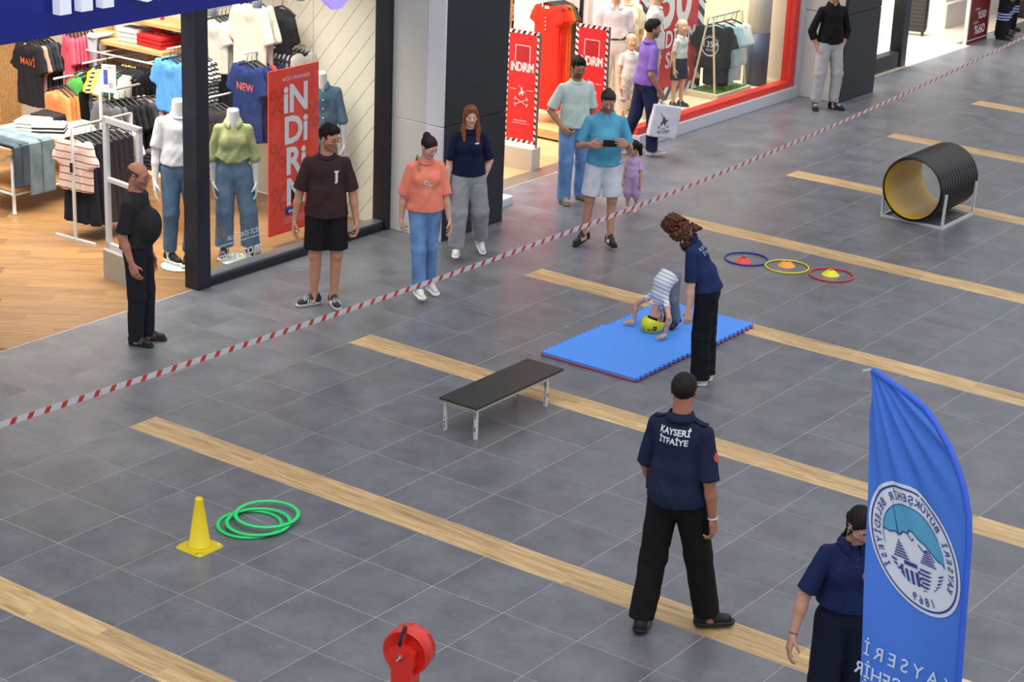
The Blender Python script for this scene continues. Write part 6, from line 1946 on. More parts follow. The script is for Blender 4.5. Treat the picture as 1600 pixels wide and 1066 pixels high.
def banner(x, y, rz, label):
    b = empty('sale_banner', (x, y, 0), rz, label, 'banner', 'red striped sale banners')
    w, h, z0 = 0.46, 1.36, 0.30
    b_ = MB()
    b_.bb(-w / 2, w / 2, -0.008, 0.008, z0, z0 + h)
    b_.build('banner_cloth', MBR, b)
    MB().bev(-0.26, 0.24, -0.10, 0.10, 0.0, 0.27, 0.01).build('stand_base', mat('cream_plastic', '#cdc3b2', 0.5), b)
    MB().bb(w / 2 - 0.012, w / 2 + 0.004, -0.012, 0.012, 0.0, z0 + h).build('frame_post', plast('#55565a', 0.4), b)
    f1 = plane_fn((0, -0.0095, z0), (1, 0, 0), (0, 0, 1)); f2 = plane_fn((0, -0.011, z0), (1, 0, 0), (0, 0, 1))
    st = border_stripes(w, h, 0.042, 0.075)
    for q, m_, nm in ((st[0], MBW, 'white_border_bars'), (st[1], MBD, 'wine_border_bars'), (st[2], MBB, 'black_border_bars')):
        lettering(nm, fixf(q), f1, m_, b)['kind'] = 'stuff'
    lettering('banner_lettering', [moved(((text2d('iNDiRiM', 0.085, 0.03, 0, 0.95)[0] * np.array((0.80, 1.30))), text2d('iNDiRiM', 0.085, 0.03, 0, 0.95)[1]), 0.0, 0.87)], f2, MBW, b)
    fr = [line2d([(-0.10, 0.99), (-0.10, 1.18), (0.10, 1.18), (0.10, 0.99)], 0.008)]
    lettering('outline_square', fr, f2, MBW, b)
    lettering('wine_panel', [rect2d(-0.085, 0.99, 0.085, 1.165)], f1, MBD, b)
    lettering('rider_emblem', [moved(q, 0, 0.60) for q in horse_emblem(1.1)] + [moved(q, 0, 0.50) for q in mallets(1.1)] + [rect2d(-0.16, 0.645, -0.07, 0.651), rect2d(0.07, 0.645, 0.16, 0.651)], f2, MBW, b)
    lettering('fine_print', [moved(text2d('#uspoloassn', 0.026, 0.004), 0, 0.26), rect2d(-0.12, 0.235, 0.12, 0.239)], f2, MBW, b)
    return b
banner(-3.18, 10.62, math.radians(6), 'red striped sale banner on a cream base beside the black pilaster')
banner(-2.80, 11.52, math.radians(6), 'red striped sale banner standing behind the two men, nearer the display window')
# orange framed stand at the pilaster
so = empty('framed_stand', (-2.40, 9.10, 0), math.radians(8), 'white framed stand with terracotta panel edge-on beside the black pilaster', 'stand')
MB().bev(-0.28, 0.16, -0.14, 0.14, 0.0, 0.09, 0.01).build('base', plast('#d2d4d8', 0.4), so)
MB().bb(-0.24, 0.028, 0.0, 0.02, 0.16, 1.38).build('panel', mat('terracotta_panel', '#b5684a', 0.5), so)
fr_ = MB(); fr_.bb(0.028, 0.062, -0.012, 0.032, 0.09, 1.40); fr_.bb(-0.24, 0.03, -0.012, 0.032, 1.365, 1.40); fr_.bb(-0.26, -0.24, -0.012, 0.032, 0.09, 1.40)
fr_.build('frame', plast('#d2d4d8', 0.4), so)

# red dresses on a low platform
pl_ = empty('dress_platform', (-3.90, 12.14, 0), 0, 'low wooden platform with thin steel stand under the red polo dresses', 'platform')
MB().bev(-0.55, 0.45, -0.22, 0.30, 0.03, 0.14, 0.004).build('wood_block', M_SHELF, pl_)
MB().bb(-0.52, 0.42, -0.19, 0.27, 0.0, 0.03).build('dark_plinth', MBB, pl_)
st_ = MB()
MB().tube([(-0.1, 0.0, 0.14), (-0.1, 0.0, 1.80)], 0.010, 8).build('stand_pole', MS, pl_)
MB().tube([(-0.1, -0.08, 1.80), (-0.1, 0.30, 1.80)], 0.010, 8).build('stand_arm', MS, pl_)
for a in (0.5, 2.6, 4.7):
    MB().tube([(-0.1, 0, 0.42), (-0.1 + 0.26 * math.cos(a), 0.18 * math.sin(a) + 0.05, 0.142)], 0.006, 6).build('stand_leg', MS, pl_)
cols = ['#e02a1c', '#dc2a1c', '#e2321c', '#e6431e', '#ea5a24', '#ec6a2c', '#6a5a40', '#4f4a3a']
for i in range(8):
    c = cols[i]
    lb = ['red polo dress at the front of the stand', 'red polo dress second on the stand', 'red polo dress third on the stand', 'vermilion polo dress fourth on the stand', 'orange red polo dress fifth on the stand', 'orange polo dress sixth on the stand', 'olive brown dress behind the orange ones', 'dark olive dress last on the stand'][i]
    d_ = garment('polo_dress', (-3.93 + 0.010 * i, 12.16 + 0.036 * i, 1.755), 0.12, cloth(c), lb, 'dress', 'polo dresses on the stand', seed=1 + i % 3, w=0.155, L=1.32 if i < 6 else 1.2, sl=0.16, flare=1.2)
    if i == 0:
        b_ = MB()
        for j in range(4): b_.lathe([(0.008, 0), (0.008, 0.004), (0.0001, 0.005)], (0.0, -0.052, -0.24 - 0.05 * j), 8, ((1, 0, 0), (0, 0, 1), (0, -1, 0)))
        b_.build('buttons', plast('#efe2de', 0.4), d_)['kind'] = 'stuff'
        MB().bb(-0.03, 0.03, -0.03, -0.02, -0.13, -0.10).build('neck_label', plast('#e6e4e0', 0.6), d_)
# shelves with folded polos
us = empty('shelf_unit', (-5.55, 13.05, 0), 0, 'wooden shelf unit with folded polos in lilac, white and ochre', 'shelf')
for z in (0.02, 0.42, 0.80, 1.16, 1.52):
    MB().bev(-0.25, 0.28, -1.1, 1.6, z - 0.03, z + 0.01, 0.003).build('board', M_SHELF, us)
for y in (-1.1, 0.2, 1.6):
    MB().bb(-0.25, 0.26, y - 0.015, y + 0.015, 0, 1.9).build('side_panel', M_SHELF, us)
MB().bb(-0.28, -0.25, -1.1, 1.6, 0, 1.9).build('back_panel', mat('dark_brown_panel', '#4a3a2c', 0.6), us)
for zi, z in enumerate((1.172, 0.812, 0.432)):
    for yi, y in enumerate((-0.85, -0.50, -0.14, 0.42, 0.78, 1.14)):
        c = (('#b98ad0', '#d9d6d0', '#c8a24a', '#d9d6d0', '#8a3a3a', '#c97a3a'), ('#8a2f2a', '#b5652f', '#3b4a44', '#b98ad0', '#d9d6d0', '#d9d6d0'), ('#c78fd6', '#d9d6d0', '#d9d6d0', '#a8602f', '#d9d6d0', '#b98ad0'))[zi][yi]
        nm = {'#b98ad0': 'lilac', '#c78fd6': 'pinkish lilac', '#d9d6d0': 'white', '#c8a24a': 'ochre', '#8a3a3a': 'wine', '#c97a3a': 'orange', '#8a2f2a': 'brick red', '#b5652f': 'rust', '#3b4a44': 'dark green', '#a8602f': 'amber'}[c]
        for k in range(4):
            folded((-5.48, 13.05 + y, z + 0.042 * k), math.pi / 2, cloth(c), '%s %s folded polo, pile %s from the near end, %s shelf of wooden unit' % (('bottom', 'second', 'third', 'top')[k], nm, ('one', 'two', 'three', 'four', 'five', 'six')[yi], ('upper', 'middle', 'lower')[zi]), 'folded polos on the wooden unit', size=(0.30, 0.34, 0.042), seed=1)

# display window: big poster, dummies, small rack
bp_ = empty('discount_poster', (-3.40, 14.30, 0.20), 0, 'large red discount poster with black and white striped border in the display window', 'poster')
PW, PH = 1.64, 2.35
MB().bb(-0.012, 0.012, -PW / 2, PW / 2, 0.0, PH).build('board', mat('poster_crimson', '#c0242e', 0.5), bp_)
for y in (-0.6, 0.6): MB().bb(-0.15, 0.02, y - 0.03, y + 0.03, -0.01, 0.02).build('foot', MBB, bp_)
f1 = plane_fn((0.0135, 0, 0), (0, 1, 0), (0, 0, 1)); f2 = plane_fn((0.015, 0, 0), (0, 1, 0), (0, 0, 1))
st = border_stripes(PW, PH, 0.17, 0.20, 0.8)
lettering('white_border_bars', fixf(st[0]), f1, MBW, bp_)['kind'] = 'stuff'
lettering('dark_border_bars', fixf(st[1] + st[2]), f1, mat('banner_slate', '#2c3440', 0.5), bp_)['kind'] = 'stuff'
def stretch(T, sx, sy, dx, dy): return T[0] * np.array((sx, sy)) + np.array((dx, dy)), T[1]
lettering('poster_lettering', [stretch(text2d('50', 0.62, 0.03), 0.95, 1.25, 0.06, 1.02), stretch(text2d('%', 0.35, 0.02), 0.9, 1.1, -0.55, 1.35), stretch(text2d('İNDİRİM', 0.20, 0.02), 0.92, 1.15, 0.07, 0.72), stretch(text2d('SE', 0.20, 0.02), 0.95, 1.1, 0.0, 0.44)], f2, MBW, bp_)
lettering('white_panel', [rect2d(-0.62, 1.0, -0.40, 1.9)], f1, MBW, bp_)
SKM = '#d8ab86'
Z2 = 0.19
t = human('adult dummy in white polo and white trousers with black belt in the display window', 1.84, (-3.30, 12.78), facing(2), cat='mannequin', name='mannequin', faceless=True, skin=SKM, q=0.75, z0=Z2 + 0.001,
      armR=dict(u=(0.18, -0.05, -1), f=(0.02, 0.15, -1)), armL=dict(u=(-0.18, -0.05, -1), f=(-0.02, 0.15, -1)),
      legR=((0.06, 0.06, -1), (0.03, -0.04, -1), 8, 0), legL=((-0.08, 0.02, -1), (-0.03, -0.05, -1), -10, 0),
      top=dict(mat=cloth('#dbd5d8'), sleeve=0.85, hem=0.055, ease=0.012, collar='polo'), bottom=dict(mat=cloth('#d8d2c8'), cut='straight', waist=0.07), shoes=dict(mat=plast('#d8d4cc', 0.5), sole=WSOLE))
MB().lathe([(0.158, -0.018), (0.162, 0), (0.158, 0.018)], t['P'] + t['s1'] * 0.095, 28, ((1, 0, 0), (0, 0.78, 0), (0, 0, 1))).build('belt', plast('#1b1716', 0.4), t['root'])
t = human('adult dummy in beige shirt and cream dress trousers beside the belted dummy', 1.80, (-3.42, 13.22), facing(4), 'f', cat='mannequin', name='mannequin', faceless=True, skin=SKM, q=0.75, z0=Z2 + 0.001,
      armR=dict(u=(0.20, -0.05, -1), f=(0.04, 0.15, -1)), armL=dict(u=(-0.18, -0.05, -1), f=(-0.02, 0.15, -1)),
      top=dict(mat=cloth('#d5c9a8'), sleeve=0.9, hem=-0.05, ease=0.02, loose=0.025), bottom=dict(mat=cloth('#d6cebc'), cut='wide'), shoes=dict(mat=plast('#8a7a68', 0.5), sole=WSOLE))
t = human('adult dummy in white sweatshirt with small dark crest and cream trousers', 1.80, (-3.00, 13.30), facing(82), cat='mannequin', name='mannequin', faceless=True, skin=SKM, q=0.75, z0=Z2 + 0.001,
      armR=dict(u=(0.16, -0.03, -1), f=(0.02, 0.15, -1)), armL=dict(u=(-0.16, -0.03, -1), f=(-0.02, 0.15, -1)),
      legR=((0.03, 0.0, -1), (0.0, -0.03, -1), 8, 0), legL=((-0.03, 0.0, -1), (0, -0.03, -1), -8, 0),
      top=dict(mat=cloth('#dcd9d2'), sleeve=1.8, hem=-0.02, ease=0.016), bottom=dict(mat=cloth('#cfc5b0'), cut='straight'), shoes=dict(mat=plast('#d8d4cc', 0.5), sole=WSOLE))
on_cloth(t, 'top', 'chest_crest', [ring2d(0.0005, 0.045, 14), rect2d(-0.05, -0.11, 0.05, -0.085)], t['nb'] + np.array((-0.02, 0.1, -0.30)), (-1, 0, 0), (0, 0, 1), (0, -1, 0), mat('dark_print', '#3a3a3e', 0.7))
t = human('child dummy in white top and lace skirt behind the man in purple polo', 1.22, (-2.95, 12.64), facing(20), 'k', cat='mannequin', name='mannequin', faceless=True, skin=SKM, q=0.75, z0=Z2 + 0.001, hs=0.86,
      armR=dict(u=(0.14, 0, -1), f=(0.02, 0.2, -1)), armL=dict(u=(-0.14, 0, -1), f=(-0.02, 0.2, -1)),
      top=dict(mat=cloth('#e0ddd6'), sleeve=0.6, hem=0.0), bottom=dict(mat=mat('lace_skirt', '#d2ccbe', 0.85, nz=(30, 0.35)), cut='shorts', len=0.95, ease=0.02, name='skirt'), shoes=dict(mat=plast('#d8d4cc', 0.5), sole=WSOLE, high=0.07))
t = human('boy dummy in white patterned polo and navy shorts at the front of the display window', 1.20, (-3.06, 14.06), facing(52), 'k', cat='mannequin', name='mannequin', faceless=True, skin=SKM, q=0.85, z0=Z2 + 0.001, hs=0.86,
      armR=dict(u=(0.10, -0.08, -1), f=(0.02, 0.16, -1), curl=0.3), armL=dict(u=(-0.12, 0, -1), f=(-0.02, 0.2, -1)),
      legR=((0.03, -0.04, -1), (0.0, -0.03, -1), 8, 0), legL=((-0.03, 0.10, -1), (0, -0.03, -1), -8, 0),
      top=dict(mat=mat('patterned_polo', '#cfd3d0', 0.85, nz=(26, 0.22)), sleeve=0.75, hem=0.02, ease=0.012, collar='polo'), bottom=dict(mat=cloth('#1c2337'), cut='shorts', len=0.85, ease=0.012, name='shorts'),
      shoes=dict(mat=plast('#2a2a2e', 0.5), sole=plast('#3a3a3c', 0.5), lace=plast('#3a3a3e', 0.6)))
# small clothes rack on a grassy platform
rk = empty('clothes_rack', (-3.03, 15.16, Z2), 0, 'cream steel rack on a small platform with turf, holding three printed tees', 'rack')
MB().bev(-0.34, 0.16, -0.42, 0.50, 0.001, 0.075, 0.006).build('platform', mat('cream_platform', '#d9cfae', 0.5), rk)
MCR = mat('cream_steel', '#dccfa4', 0.4)
for x, y in ((0.09, -0.38), (-0.28, -0.38), (0.09, 0.44), (-0.28, 0.44)):
    MB().bar((x, y, 0.075), (x * 0.2 - 0.05, y * 0.92, 1.10), 0.022, 0.022).build('rack_leg', MCR, rk)
MB().bar((-0.06, -0.36, 1.10), (-0.06, 0.42, 1.10), 0.024, 0.024).build('top_bar', MCR, rk)
gr = MB(); rr = random.Random(9)
gr.bb(-0.30, 0.12, -0.36, 0.44, 0.0755, 0.082)
for i in range(1400):
    x = rr.uniform(-0.30, 0.12); y = rr.uniform(-0.36, 0.44); h = rr.uniform(0.012, 0.028); a = rr.uniform(0, 3.1); w = 0.003
    dx, dy = math.cos(a) * w, math.sin(a) * w
    gr._add([(x - dx, y - dy, 0.08), (x + dx, y + dy, 0.08), (x + rr.uniform(-.01, .01), y + rr.uniform(-.01, .01), 0.08 + h)], [(0, 1, 2)])
o = gr.build('turf', mat('turf_green', '#4d7a2c', 0.8), rk); o['kind'] = 'stuff'
g1 = garment('tee', (-3.09, 14.93, 1.25), math.radians(20), cloth('#1d1d20'), 'black tee with round white anniversary print on the small rack', 'shirt', 'tees on the small rack', seed=1, L=0.56, sl=0.24)
on_garment(g1, 'tee', 1, [ring2d(0.105, 0.118, 32, 1, 1.15), moved(text2d('135+', 0.085, 0.01, 0, 0.9), 0, -0.01), moved(text2d('YEARS', 0.032, 0.006), 0, -0.065)] + arc_text('AUTHENTIC', 0.135, math.pi / 2, 2.0, 0.024, 0.004), (-0.05, -0.37), W_PRINT, opts=dict(L=0.56, sl=0.24))
garment('tee', (-3.09, 15.15, 1.25), math.radians(20), cloth('#a9cdd2'), 'pale aqua tee between the black and white tees on the small rack', 'shirt', 'tees on the small rack', seed=2, L=0.56, sl=0.24)
garment('tee', (-3.09, 15.36, 1.25), math.radians(20), cloth('#d6dad2'), 'white tee at the far side of the small rack', 'shirt', 'tees on the small rack', seed=3, L=0.56, sl=0.24)
garment('trousers', (-3.07, 15.0, 0.98), math.radians(20), cloth('#1f1f22'), 'black track trousers hanging below the black tee', 'trousers', seed=1, L=0.50)
garment('trousers', (-3.09, 15.17, 0.98), math.radians(20), cloth('#a5cbd0'), 'pale aqua trousers hanging below the aqua tee', 'trousers', seed=2, L=0.48)
garment('trousers', (-3.09, 15.37, 0.98), math.radians(20), cloth('#d3d6cc'), 'white trousers hanging below the white tee', 'trousers', seed=3, L=0.48)
# tall clothing behind and the two-coloured drum
garment('dress', (-4.0, 14.9, 1.95), math.radians(20), cloth('#d8b9ac'), 'dusty pink long dress at the rear of the display window', 'dress', seed=1, w=0.16, L=1.0)
garment('long', (-3.9, 15.35, 1.95), math.radians(20), cloth('#d3c39a'), 'sand coloured knitted jumper at the rear of the display window', 'jumper', seed=2, L=0.9, w=0.26)
garment('trousers', (-3.85, 15.55, 1.45), math.radians(20), cloth('#cdb98a'), 'sand coloured trousers below the knitted jumper', 'trousers', seed=2, L=0.8)
rail_arm((-4.6, 14.9, 2.0), (-3.8, 14.9, 2.0), 'steel arm holding the dusty pink dress')
rail_arm((-4.6, 15.45, 2.0), (-3.8, 15.45, 2.0), 'steel arm holding the knitted jumper')
dr = empty('display_drum', (-3.06, 16.08, Z2), 0, 'upright round column, white above and navy below, in the display window corner', 'column')
MB().lathe([(0.17, 0.0), (0.17, 0.74)], (0, 0, 0), 40).build('navy_drum', mat('navy_paint', '#2b3552', 0.5), dr)
MB().lathe([(0.165, 0.742), (0.165, 2.2)], (0, 0, 0), 40).build('white_drum', mat('white_paint', '#d9d6d2', 0.5), dr)

# shopping bag held by the man in purple
h_ = PURPLE['AR']; hw_ = Matrix.Translation((-2.42, 12.12, 0)) @ Matrix.Rotation(PURPLE['root'].rotation_euler.z, 4, 'Z') @ Vector(h_['wr'] + h_['d'] * 0.075)
bg_ = empty('shopping_bag', (hw_.x, hw_.y, hw_.z), math.radians(62), 'large white glossy shopping bag with dark rider emblem carried by the man in purple', 'bag')
S = Solid()
S.box((0.05, 0, -0.315), (0.195, 0.036, 0.200), roty(math.radians(10)), 0.012, 0.02)
S.cone((0.0, 0, -0.06), (0.03, 0, -0.20), 0.02, 0.11, 0.03, fl=((0, 1, 0), 0.25))
V, Q, g = S.build(0.010, folds(0.010, 7, 7, 6, 0.3, 4))
solid_obj('bag_body', (V, Q, g), 0, plast('#d3d6e2', 0.25), bg_)
bvh = BVHTree.FromPolygons([tuple(v) for v in V], [tuple(q) for q in Q])
def bag_fn(x, y):
    hh = bvh.ray_cast(Vector((0.02 + x, -0.5, -0.33 + y)), Vector((0, 1, 0)), 1.0)
    return hh[0] + Vector((0, -0.004, 0)) if hh[0] is not None else Vector((0.02 + x, -0.05, -0.33 + y))
lettering('bag_emblem', horse_emblem(1.5) + [moved(q, 0, -0.075) for q in mallets(0.9)] + [rect2d(-0.10, -0.105, 0.10, -0.099), rect2d(-0.06, -0.125, 0.06, -0.119)], bag_fn, mat('slate_print', '#4a4f5c', 0.6), bg_)
MB().tube([(-0.01, -0.012, -0.10), (-0.012, -0.012, 0.0), (0.0, 0.0, 0.012), (0.012, 0.012, 0.0), (0.03, 0.012, -0.10)], 0.005, 6).build('handle', plast('#26262a', 0.5), bg_)

# ------------------------------------------------------------------ third shop: luggage, blocks, sale sign
def suitcase(x, y, z, rz, m, label):
    s = empty('suitcase', (x, y, z), rz, label, 'suitcase', 'ribbed suitcases')
    S = Solid(); S.box((0, 0, 0.39), (0.23, 0.13, 0.33), None, 0.05, 0.0)
    V, Q, g = S.build(0.012, lambda P: 0.005 * np.sin(P[:, 2] * 95) * (np.abs(P[:, 0]) < 0.21))
    solid_obj('shell', (V, Q, g), 0, m, s)
    for a in (-0.17, 0.17):
        for b in (-0.09, 0.09):
            MB().lathe([(0.024, -0.012), (0.026, 0), (0.024, 0.012)], (a, b, 0.028), 14, ((0, 1, 0), (0, 0, 1), (1, 0, 0))).build('wheel', plast('#1a1a1c', 0.5), s)
            MB().bb(a - 0.016, a + 0.016, b - 0.016, b + 0.016, 0.04, 0.08).build('caster_fork', plast('#3a3a3e', 0.5), s)
    MB().tube([(-0.09, 0.06, 0.71), (-0.09, 0.06, 0.80), (0.09, 0.06, 0.80), (0.09, 0.06, 0.71)], 0.010, 6).build('handle', plast('#2a2a2e', 0.4), s)
    MB().bb(0.03, 0.075, -0.142, -0.136, 0.60, 0.625).build('maker_plate', plast('#8a8a8e', 0.3), s)
    return s
MSU = plast('#232526', 0.35)
suitcase(-3.55, 22.20, 0.0, math.radians(18), MSU, 'dark ribbed suitcase standing on the cream floor inside the entrance')
suitcase(-2.98, 19.05, 0.10, math.radians(18), plast('#5c605e', 0.4), 'grey ribbed suitcase behind the glass of the dark framed window')
tag(MB().bev(-3.5, -2.70, 17.85, 19.50, 0.0, 0.10, 0.01).build('window_plinth', mat('bright_plinth', '#d9dde2', 0.4)), 'bright low plinth behind the glass of the dark framed window', 'plinth')
for i, (x, y, z, w, d, h) in enumerate(((-2.95, 18.15, 0.10, 0.22, 0.25, 0.20), (-3.15, 18.35, 0.30, 0.10, 0.10, 0.12))):
    tag(MB().bev(x - w, x + w, y - d, y + d, z, z + h, 0.008).build('display_block', mat('bright_plinth', '#d9dde2', 0.4)), ('white display block on the low window plinth', 'small white block on top of the white display block')[i], 'block', 'white blocks in the dark framed window')
# long white display counter with boxes and black shoes
ct = tag(MB().bev(-4.9, -3.35, 23.05, 26.0, 0.0, 0.42, 0.01).build('display_counter', mat('bright_counter', '#d5d0ca', 0.4)), 'long low white display counter with shoes behind the suitcase', 'counter')
for i, (x, y, s) in enumerate(((-3.75, 23.55, 1.0), (-3.62, 24.75, 0.8))):
    tag(MB().bev(x - 0.34 * s, x + 0.30 * s, y - 0.34 * s, y + 0.34 * s, 0.421, 0.421 + 0.20 * s, 0.01).build('display_block', mat('bright_counter', '#d5d0ca', 0.4)), ('larger white block with black shoes on the long counter', 'smaller white block with black shoes on the long counter')[i], 'block', 'white blocks on the long counter')
    for k in range(3 if i == 0 else 2):
        S = Solid()
        S.cone((0, -0.06, 0.045), (0, 0.12, 0.035), 0.042, 0.034, 0.02); S.cone((0, -0.05, 0.05), (0, -0.045, 0.12), 0.04, 0.042, 0.02, cap=(0, 1)); S.half((0, 0, -1), (0, 0, 0))
        o = solid_obj('display_shoe', S, 0.011, plast('#17171a', 0.35)); o.location = (x - 0.14 + 0.17 * k, y - 0.12 + 0.1 * k, 0.422 + 0.20 * s); o.rotation_euler = (0, 0, 1.9 + 0.3 * k)
        tag(o, '%s black shoe on the %s white block of the long counter' % (('first', 'second', 'third')[k], ('larger', 'smaller')[i]), 'shoe', ('shoes on the larger block', 'shoes on the smaller block')[i])
# burgundy sale sign
ss = empty('sale_sign', (-2.50, 22.42, 0.0), 0, 'burgundy sale sign with two white percent prices at the bright shop entrance', 'sign')
MB().bb(-0.03, 0.0, -0.42, 0.42, 0.0, 1.75).build('board', mat('burgundy', '#6d1016', 0.45), ss)
MB().bb(-0.05, 0.012, -0.435, -0.418, 0.0, 1.77).build('frame_edge', mat('pale_frame', '#cfc8c4', 0.4), ss)
f1 = plane_fn((0.004, 0, 0), (0, 1, 0), (0, 0, 1))
lettering('sign_border', [line2d([(-0.385, 0.06), (0.385, 0.06), (0.385, 1.70), (-0.385, 1.70), (-0.385, 0.06)], 0.014)], f1, MBW, ss)
lettering('sign_lettering', [stretch(text2d('%60', 0.155, 0.008, 0, 0.9), 1.25, 1.0, 0.06, 0.135), stretch(text2d('%50', 0.125, 0.006, 0, 0.9), 1.15, 1.0, 0.10, 0.385), moved(text2d('2. ÜRÜNE', 0.036, 0.003), -0.12, 0.315), moved(text2d('1. ÜRÜNE', 0.036, 0.003), -0.10, 0.535)], f1, MBW, ss)
# plants / wares beyond the sign
for i, (x, y) in enumerate(((-2.88, 25.2), (-2.85, 26.2))):
    p_ = empty('potted_plant', (x, y, 0), 0, ('leafy plant in dark pot behind the burgundy sign', 'second leafy plant in dark pot further behind the burgundy sign')[i], 'plant', 'plants behind the sign')
    MB().lathe([(0.13, 0), (0.17, 0.30), (0.175, 0.32), (0.15, 0.32)], (0, 0, 0), 20).build('pot', plast('#3a2a22', 0.5), p_)
    lf = MB(); rr = random.Random(i)
    for k in range(90):
        a = rr.uniform(0, 6.28); e = rr.uniform(0.1, 1.3); R_ = rr.uniform(0.15, 0.42)
        c = Vector((math.cos(a) * math.cos(e) * R_, math.sin(a) * math.cos(e) * R_, 0.40 + math.sin(e) * R_ * 1.3))
        d = Vector((math.cos(a), math.sin(a), 0.4)).normalized(); n = d.cross(Vector((0, 0, 1))).normalized()
        lf._add([c - d * 0.06, c + n * 0.025, c + d * 0.07 + Vector((0, 0, -0.02)), c - n * 0.025], [(0, 1, 2, 3)])
    lf.tube([(0, 0, 0.3), (0, 0, 0.7)], 0.012, 6)
    o = lf.build('leaves', mat('leaf_%d' % i, ('#6a5a34', '#8a6a3c')[i], 0.6), p_); o['kind'] = 'stuff'
# ------------------------------------------------------------------ things on the mall floor
# blue puzzle mats
def mat_outline(w, h, teeth):
    """rectangle with puzzle teeth on the edges named in teeth (l, r, f, b)"""
    pts = []
    def edge(a, b, out, on):
        L = math.hypot(b[0] - a[0], b[1] - a[1]); d = ((b[0] - a[0]) / L, (b[1] - a[1]) / L)
        if not on: pts.append(a); return
        n = int(L / 0.075); s = L / n
        for i in range(n):
            for (t, o) in ((0, 0), (0.28, 0), (0.20, 1), (0.72, 1), (0.64, 0)) if True else ():
                pts.append((a[0] + d[0] * s * (i + t) + out[0] * 0.018 * o, a[1] + d[1] * s * (i + t) + out[1] * 0.018 * o))
    edge((0, 0), (w, 0), (0, -1), 'f' in teeth)
    edge((w, 0), (w, h), (1, 0), 'r' in teeth)
    edge((w, h), (0, h), (0, 1), 'b' in teeth)
    edge((0, h), (0, 0), (-1, 0), 'l' in teeth)
    return pts

def mat_blue():
    m = bpy.data.materials.new('blue_foam'); m.use_nodes = True
    nt = m.node_tree; b = nt.nodes['Principled BSDF']
    b.inputs['Base Color'].default_value = (*lin('#4b92f2'), 1); b.inputs['Roughness'].default_value = 0.55
    tc = nt.nodes.new('ShaderNodeTexCoord'); w1 = nt.nodes.new('ShaderNodeTexWave'); w2 = nt.nodes.new('ShaderNodeTexWave')
    w1.inputs['Scale'].default_value = 6.5; w2.inputs['Scale'].default_value = 6.5
    w1.bands_direction = 'X'; w2.bands_direction = 'Y'
    mp = nt.nodes.new('ShaderNodeMapping'); mp.inputs['Rotation'].default_value = (0, 0, math.radians(45))
    nt.links.new(tc.outputs['Object'], mp.inputs['Vector'])
    mu = nt.nodes.new('ShaderNodeMath'); mu.operation = 'MULTIPLY'
    for w in (w1, w2): nt.links.new(mp.outputs['Vector'], w.inputs['Vector'])
    nt.links.new(w1.outputs['Fac'], mu.inputs[0]); nt.links.new(w2.outputs['Fac'], mu.inputs[1])
    bp = nt.nodes.new('ShaderNodeBump'); bp.inputs['Strength'].default_value = 0.6; bp.inputs['Distance'].default_value = 0.006
    nt.links.new(mu.outputs[0], bp.inputs['Height']); nt.links.new(bp.outputs['Normal'], b.inputs['Normal'])
    return m
MBLUE = mat_blue(); MRED = mat('red_foam', '#c24a58', 0.7); MDK = mat('dark_foam', '#2c2c44', 0.7)
for i, (x, y, te, lb) in enumerate(((0.90, 5.40, 'lr', 'blue puzzle foam mat nearest the black-topped bench, red lower layer'), (0.935, 6.403, 'lrb', 'blue puzzle foam mat under the rolling child, joined behind the other'))):
    r_ = empty('puzzle_mat', (x, y, 0), 0, lb, 'mat', 'puzzle mats')
    pl = mat_outline(1.0, 1.0, te)
    MB().prism(pl, (0, 0, 0.0), (1, 0, 0), (0, 1, 0), (0, 0, 1), 0.007).build('bottom_layer', MDK, r_)
    MB().prism(pl, (0, 0, 0.007), (1, 0, 0), (0, 1, 0), (0, 0, 1), 0.013).build('red_layer', MRED, r_)
    MB().prism(pl, (0.004 if i == 0 else 0, 0.004 if i == 0 else 0, 0.020), (1, 0, 0), (0, 1, 0), (0, 0, 1), 0.020).build('blue_layer', MBLUE, r_)

# bench with a black board on a white steel frame
bn = empty('bench', (1.485, 3.97, 0), 0, 'low bench with scuffed black board top and chipped white steel legs', 'bench')
MW = mat('chipped_white_paint', '#cfcfcd', 0.45, nz=(30, 0.12))
tb = MB(); tb.bev(-0.19, 0.19, -0.56, 0.66, 0.272, 0.290, 0.004)
tb.build('board_top', mat('black_board', '#2e2e2d', 0.38, nz=(14, 0.25)), bn)
MB().bb(-0.192, 0.192, -0.562, 0.662, 0.268, 0.2725).build('plywood_edge', mat('plywood', '#8a6a48', 0.7), bn)
for sx in (-1, 1):
    for y in (-0.51, 0.46):
        l_ = MB(); l_.bev(sx * 0.155 - 0.014, sx * 0.155 + 0.014, y - 0.014, y + 0.014, 0.0, 0.268, 0.002); o = l_.build('leg', MW, bn)
        sc_ = MB()
        for q in range(7):
            z = rnd.uniform(0.02, 0.25); k = rnd.choice((-1, 1))
            sc_.box((sx * 0.155 + k * 0.0143 * (q % 2), y - 0.0143 * (1 - q % 2), z), (0.002 if q % 2 else rnd.uniform(.002, .006), 0.002 if not q % 2 else rnd.uniform(.002, .006), rnd.uniform(0.006, 0.022)))
        c_ = sc_.build('paint_chips', mat('bare_steel', '#3a3632', 0.6), o); c_['kind'] = 'stuff'
    MB().bb(sx * 0.155 - 0.014, sx * 0.155 + 0.014, -0.496, 0.446, 0.238, 0.267).build('frame_rail', MW, bn)
for y in (-0.51, 0.46):
    MB().bb(-0.141, 0.141, y - 0.014, y + 0.014, 0.238, 0.267).build('frame_rail', MW, bn)

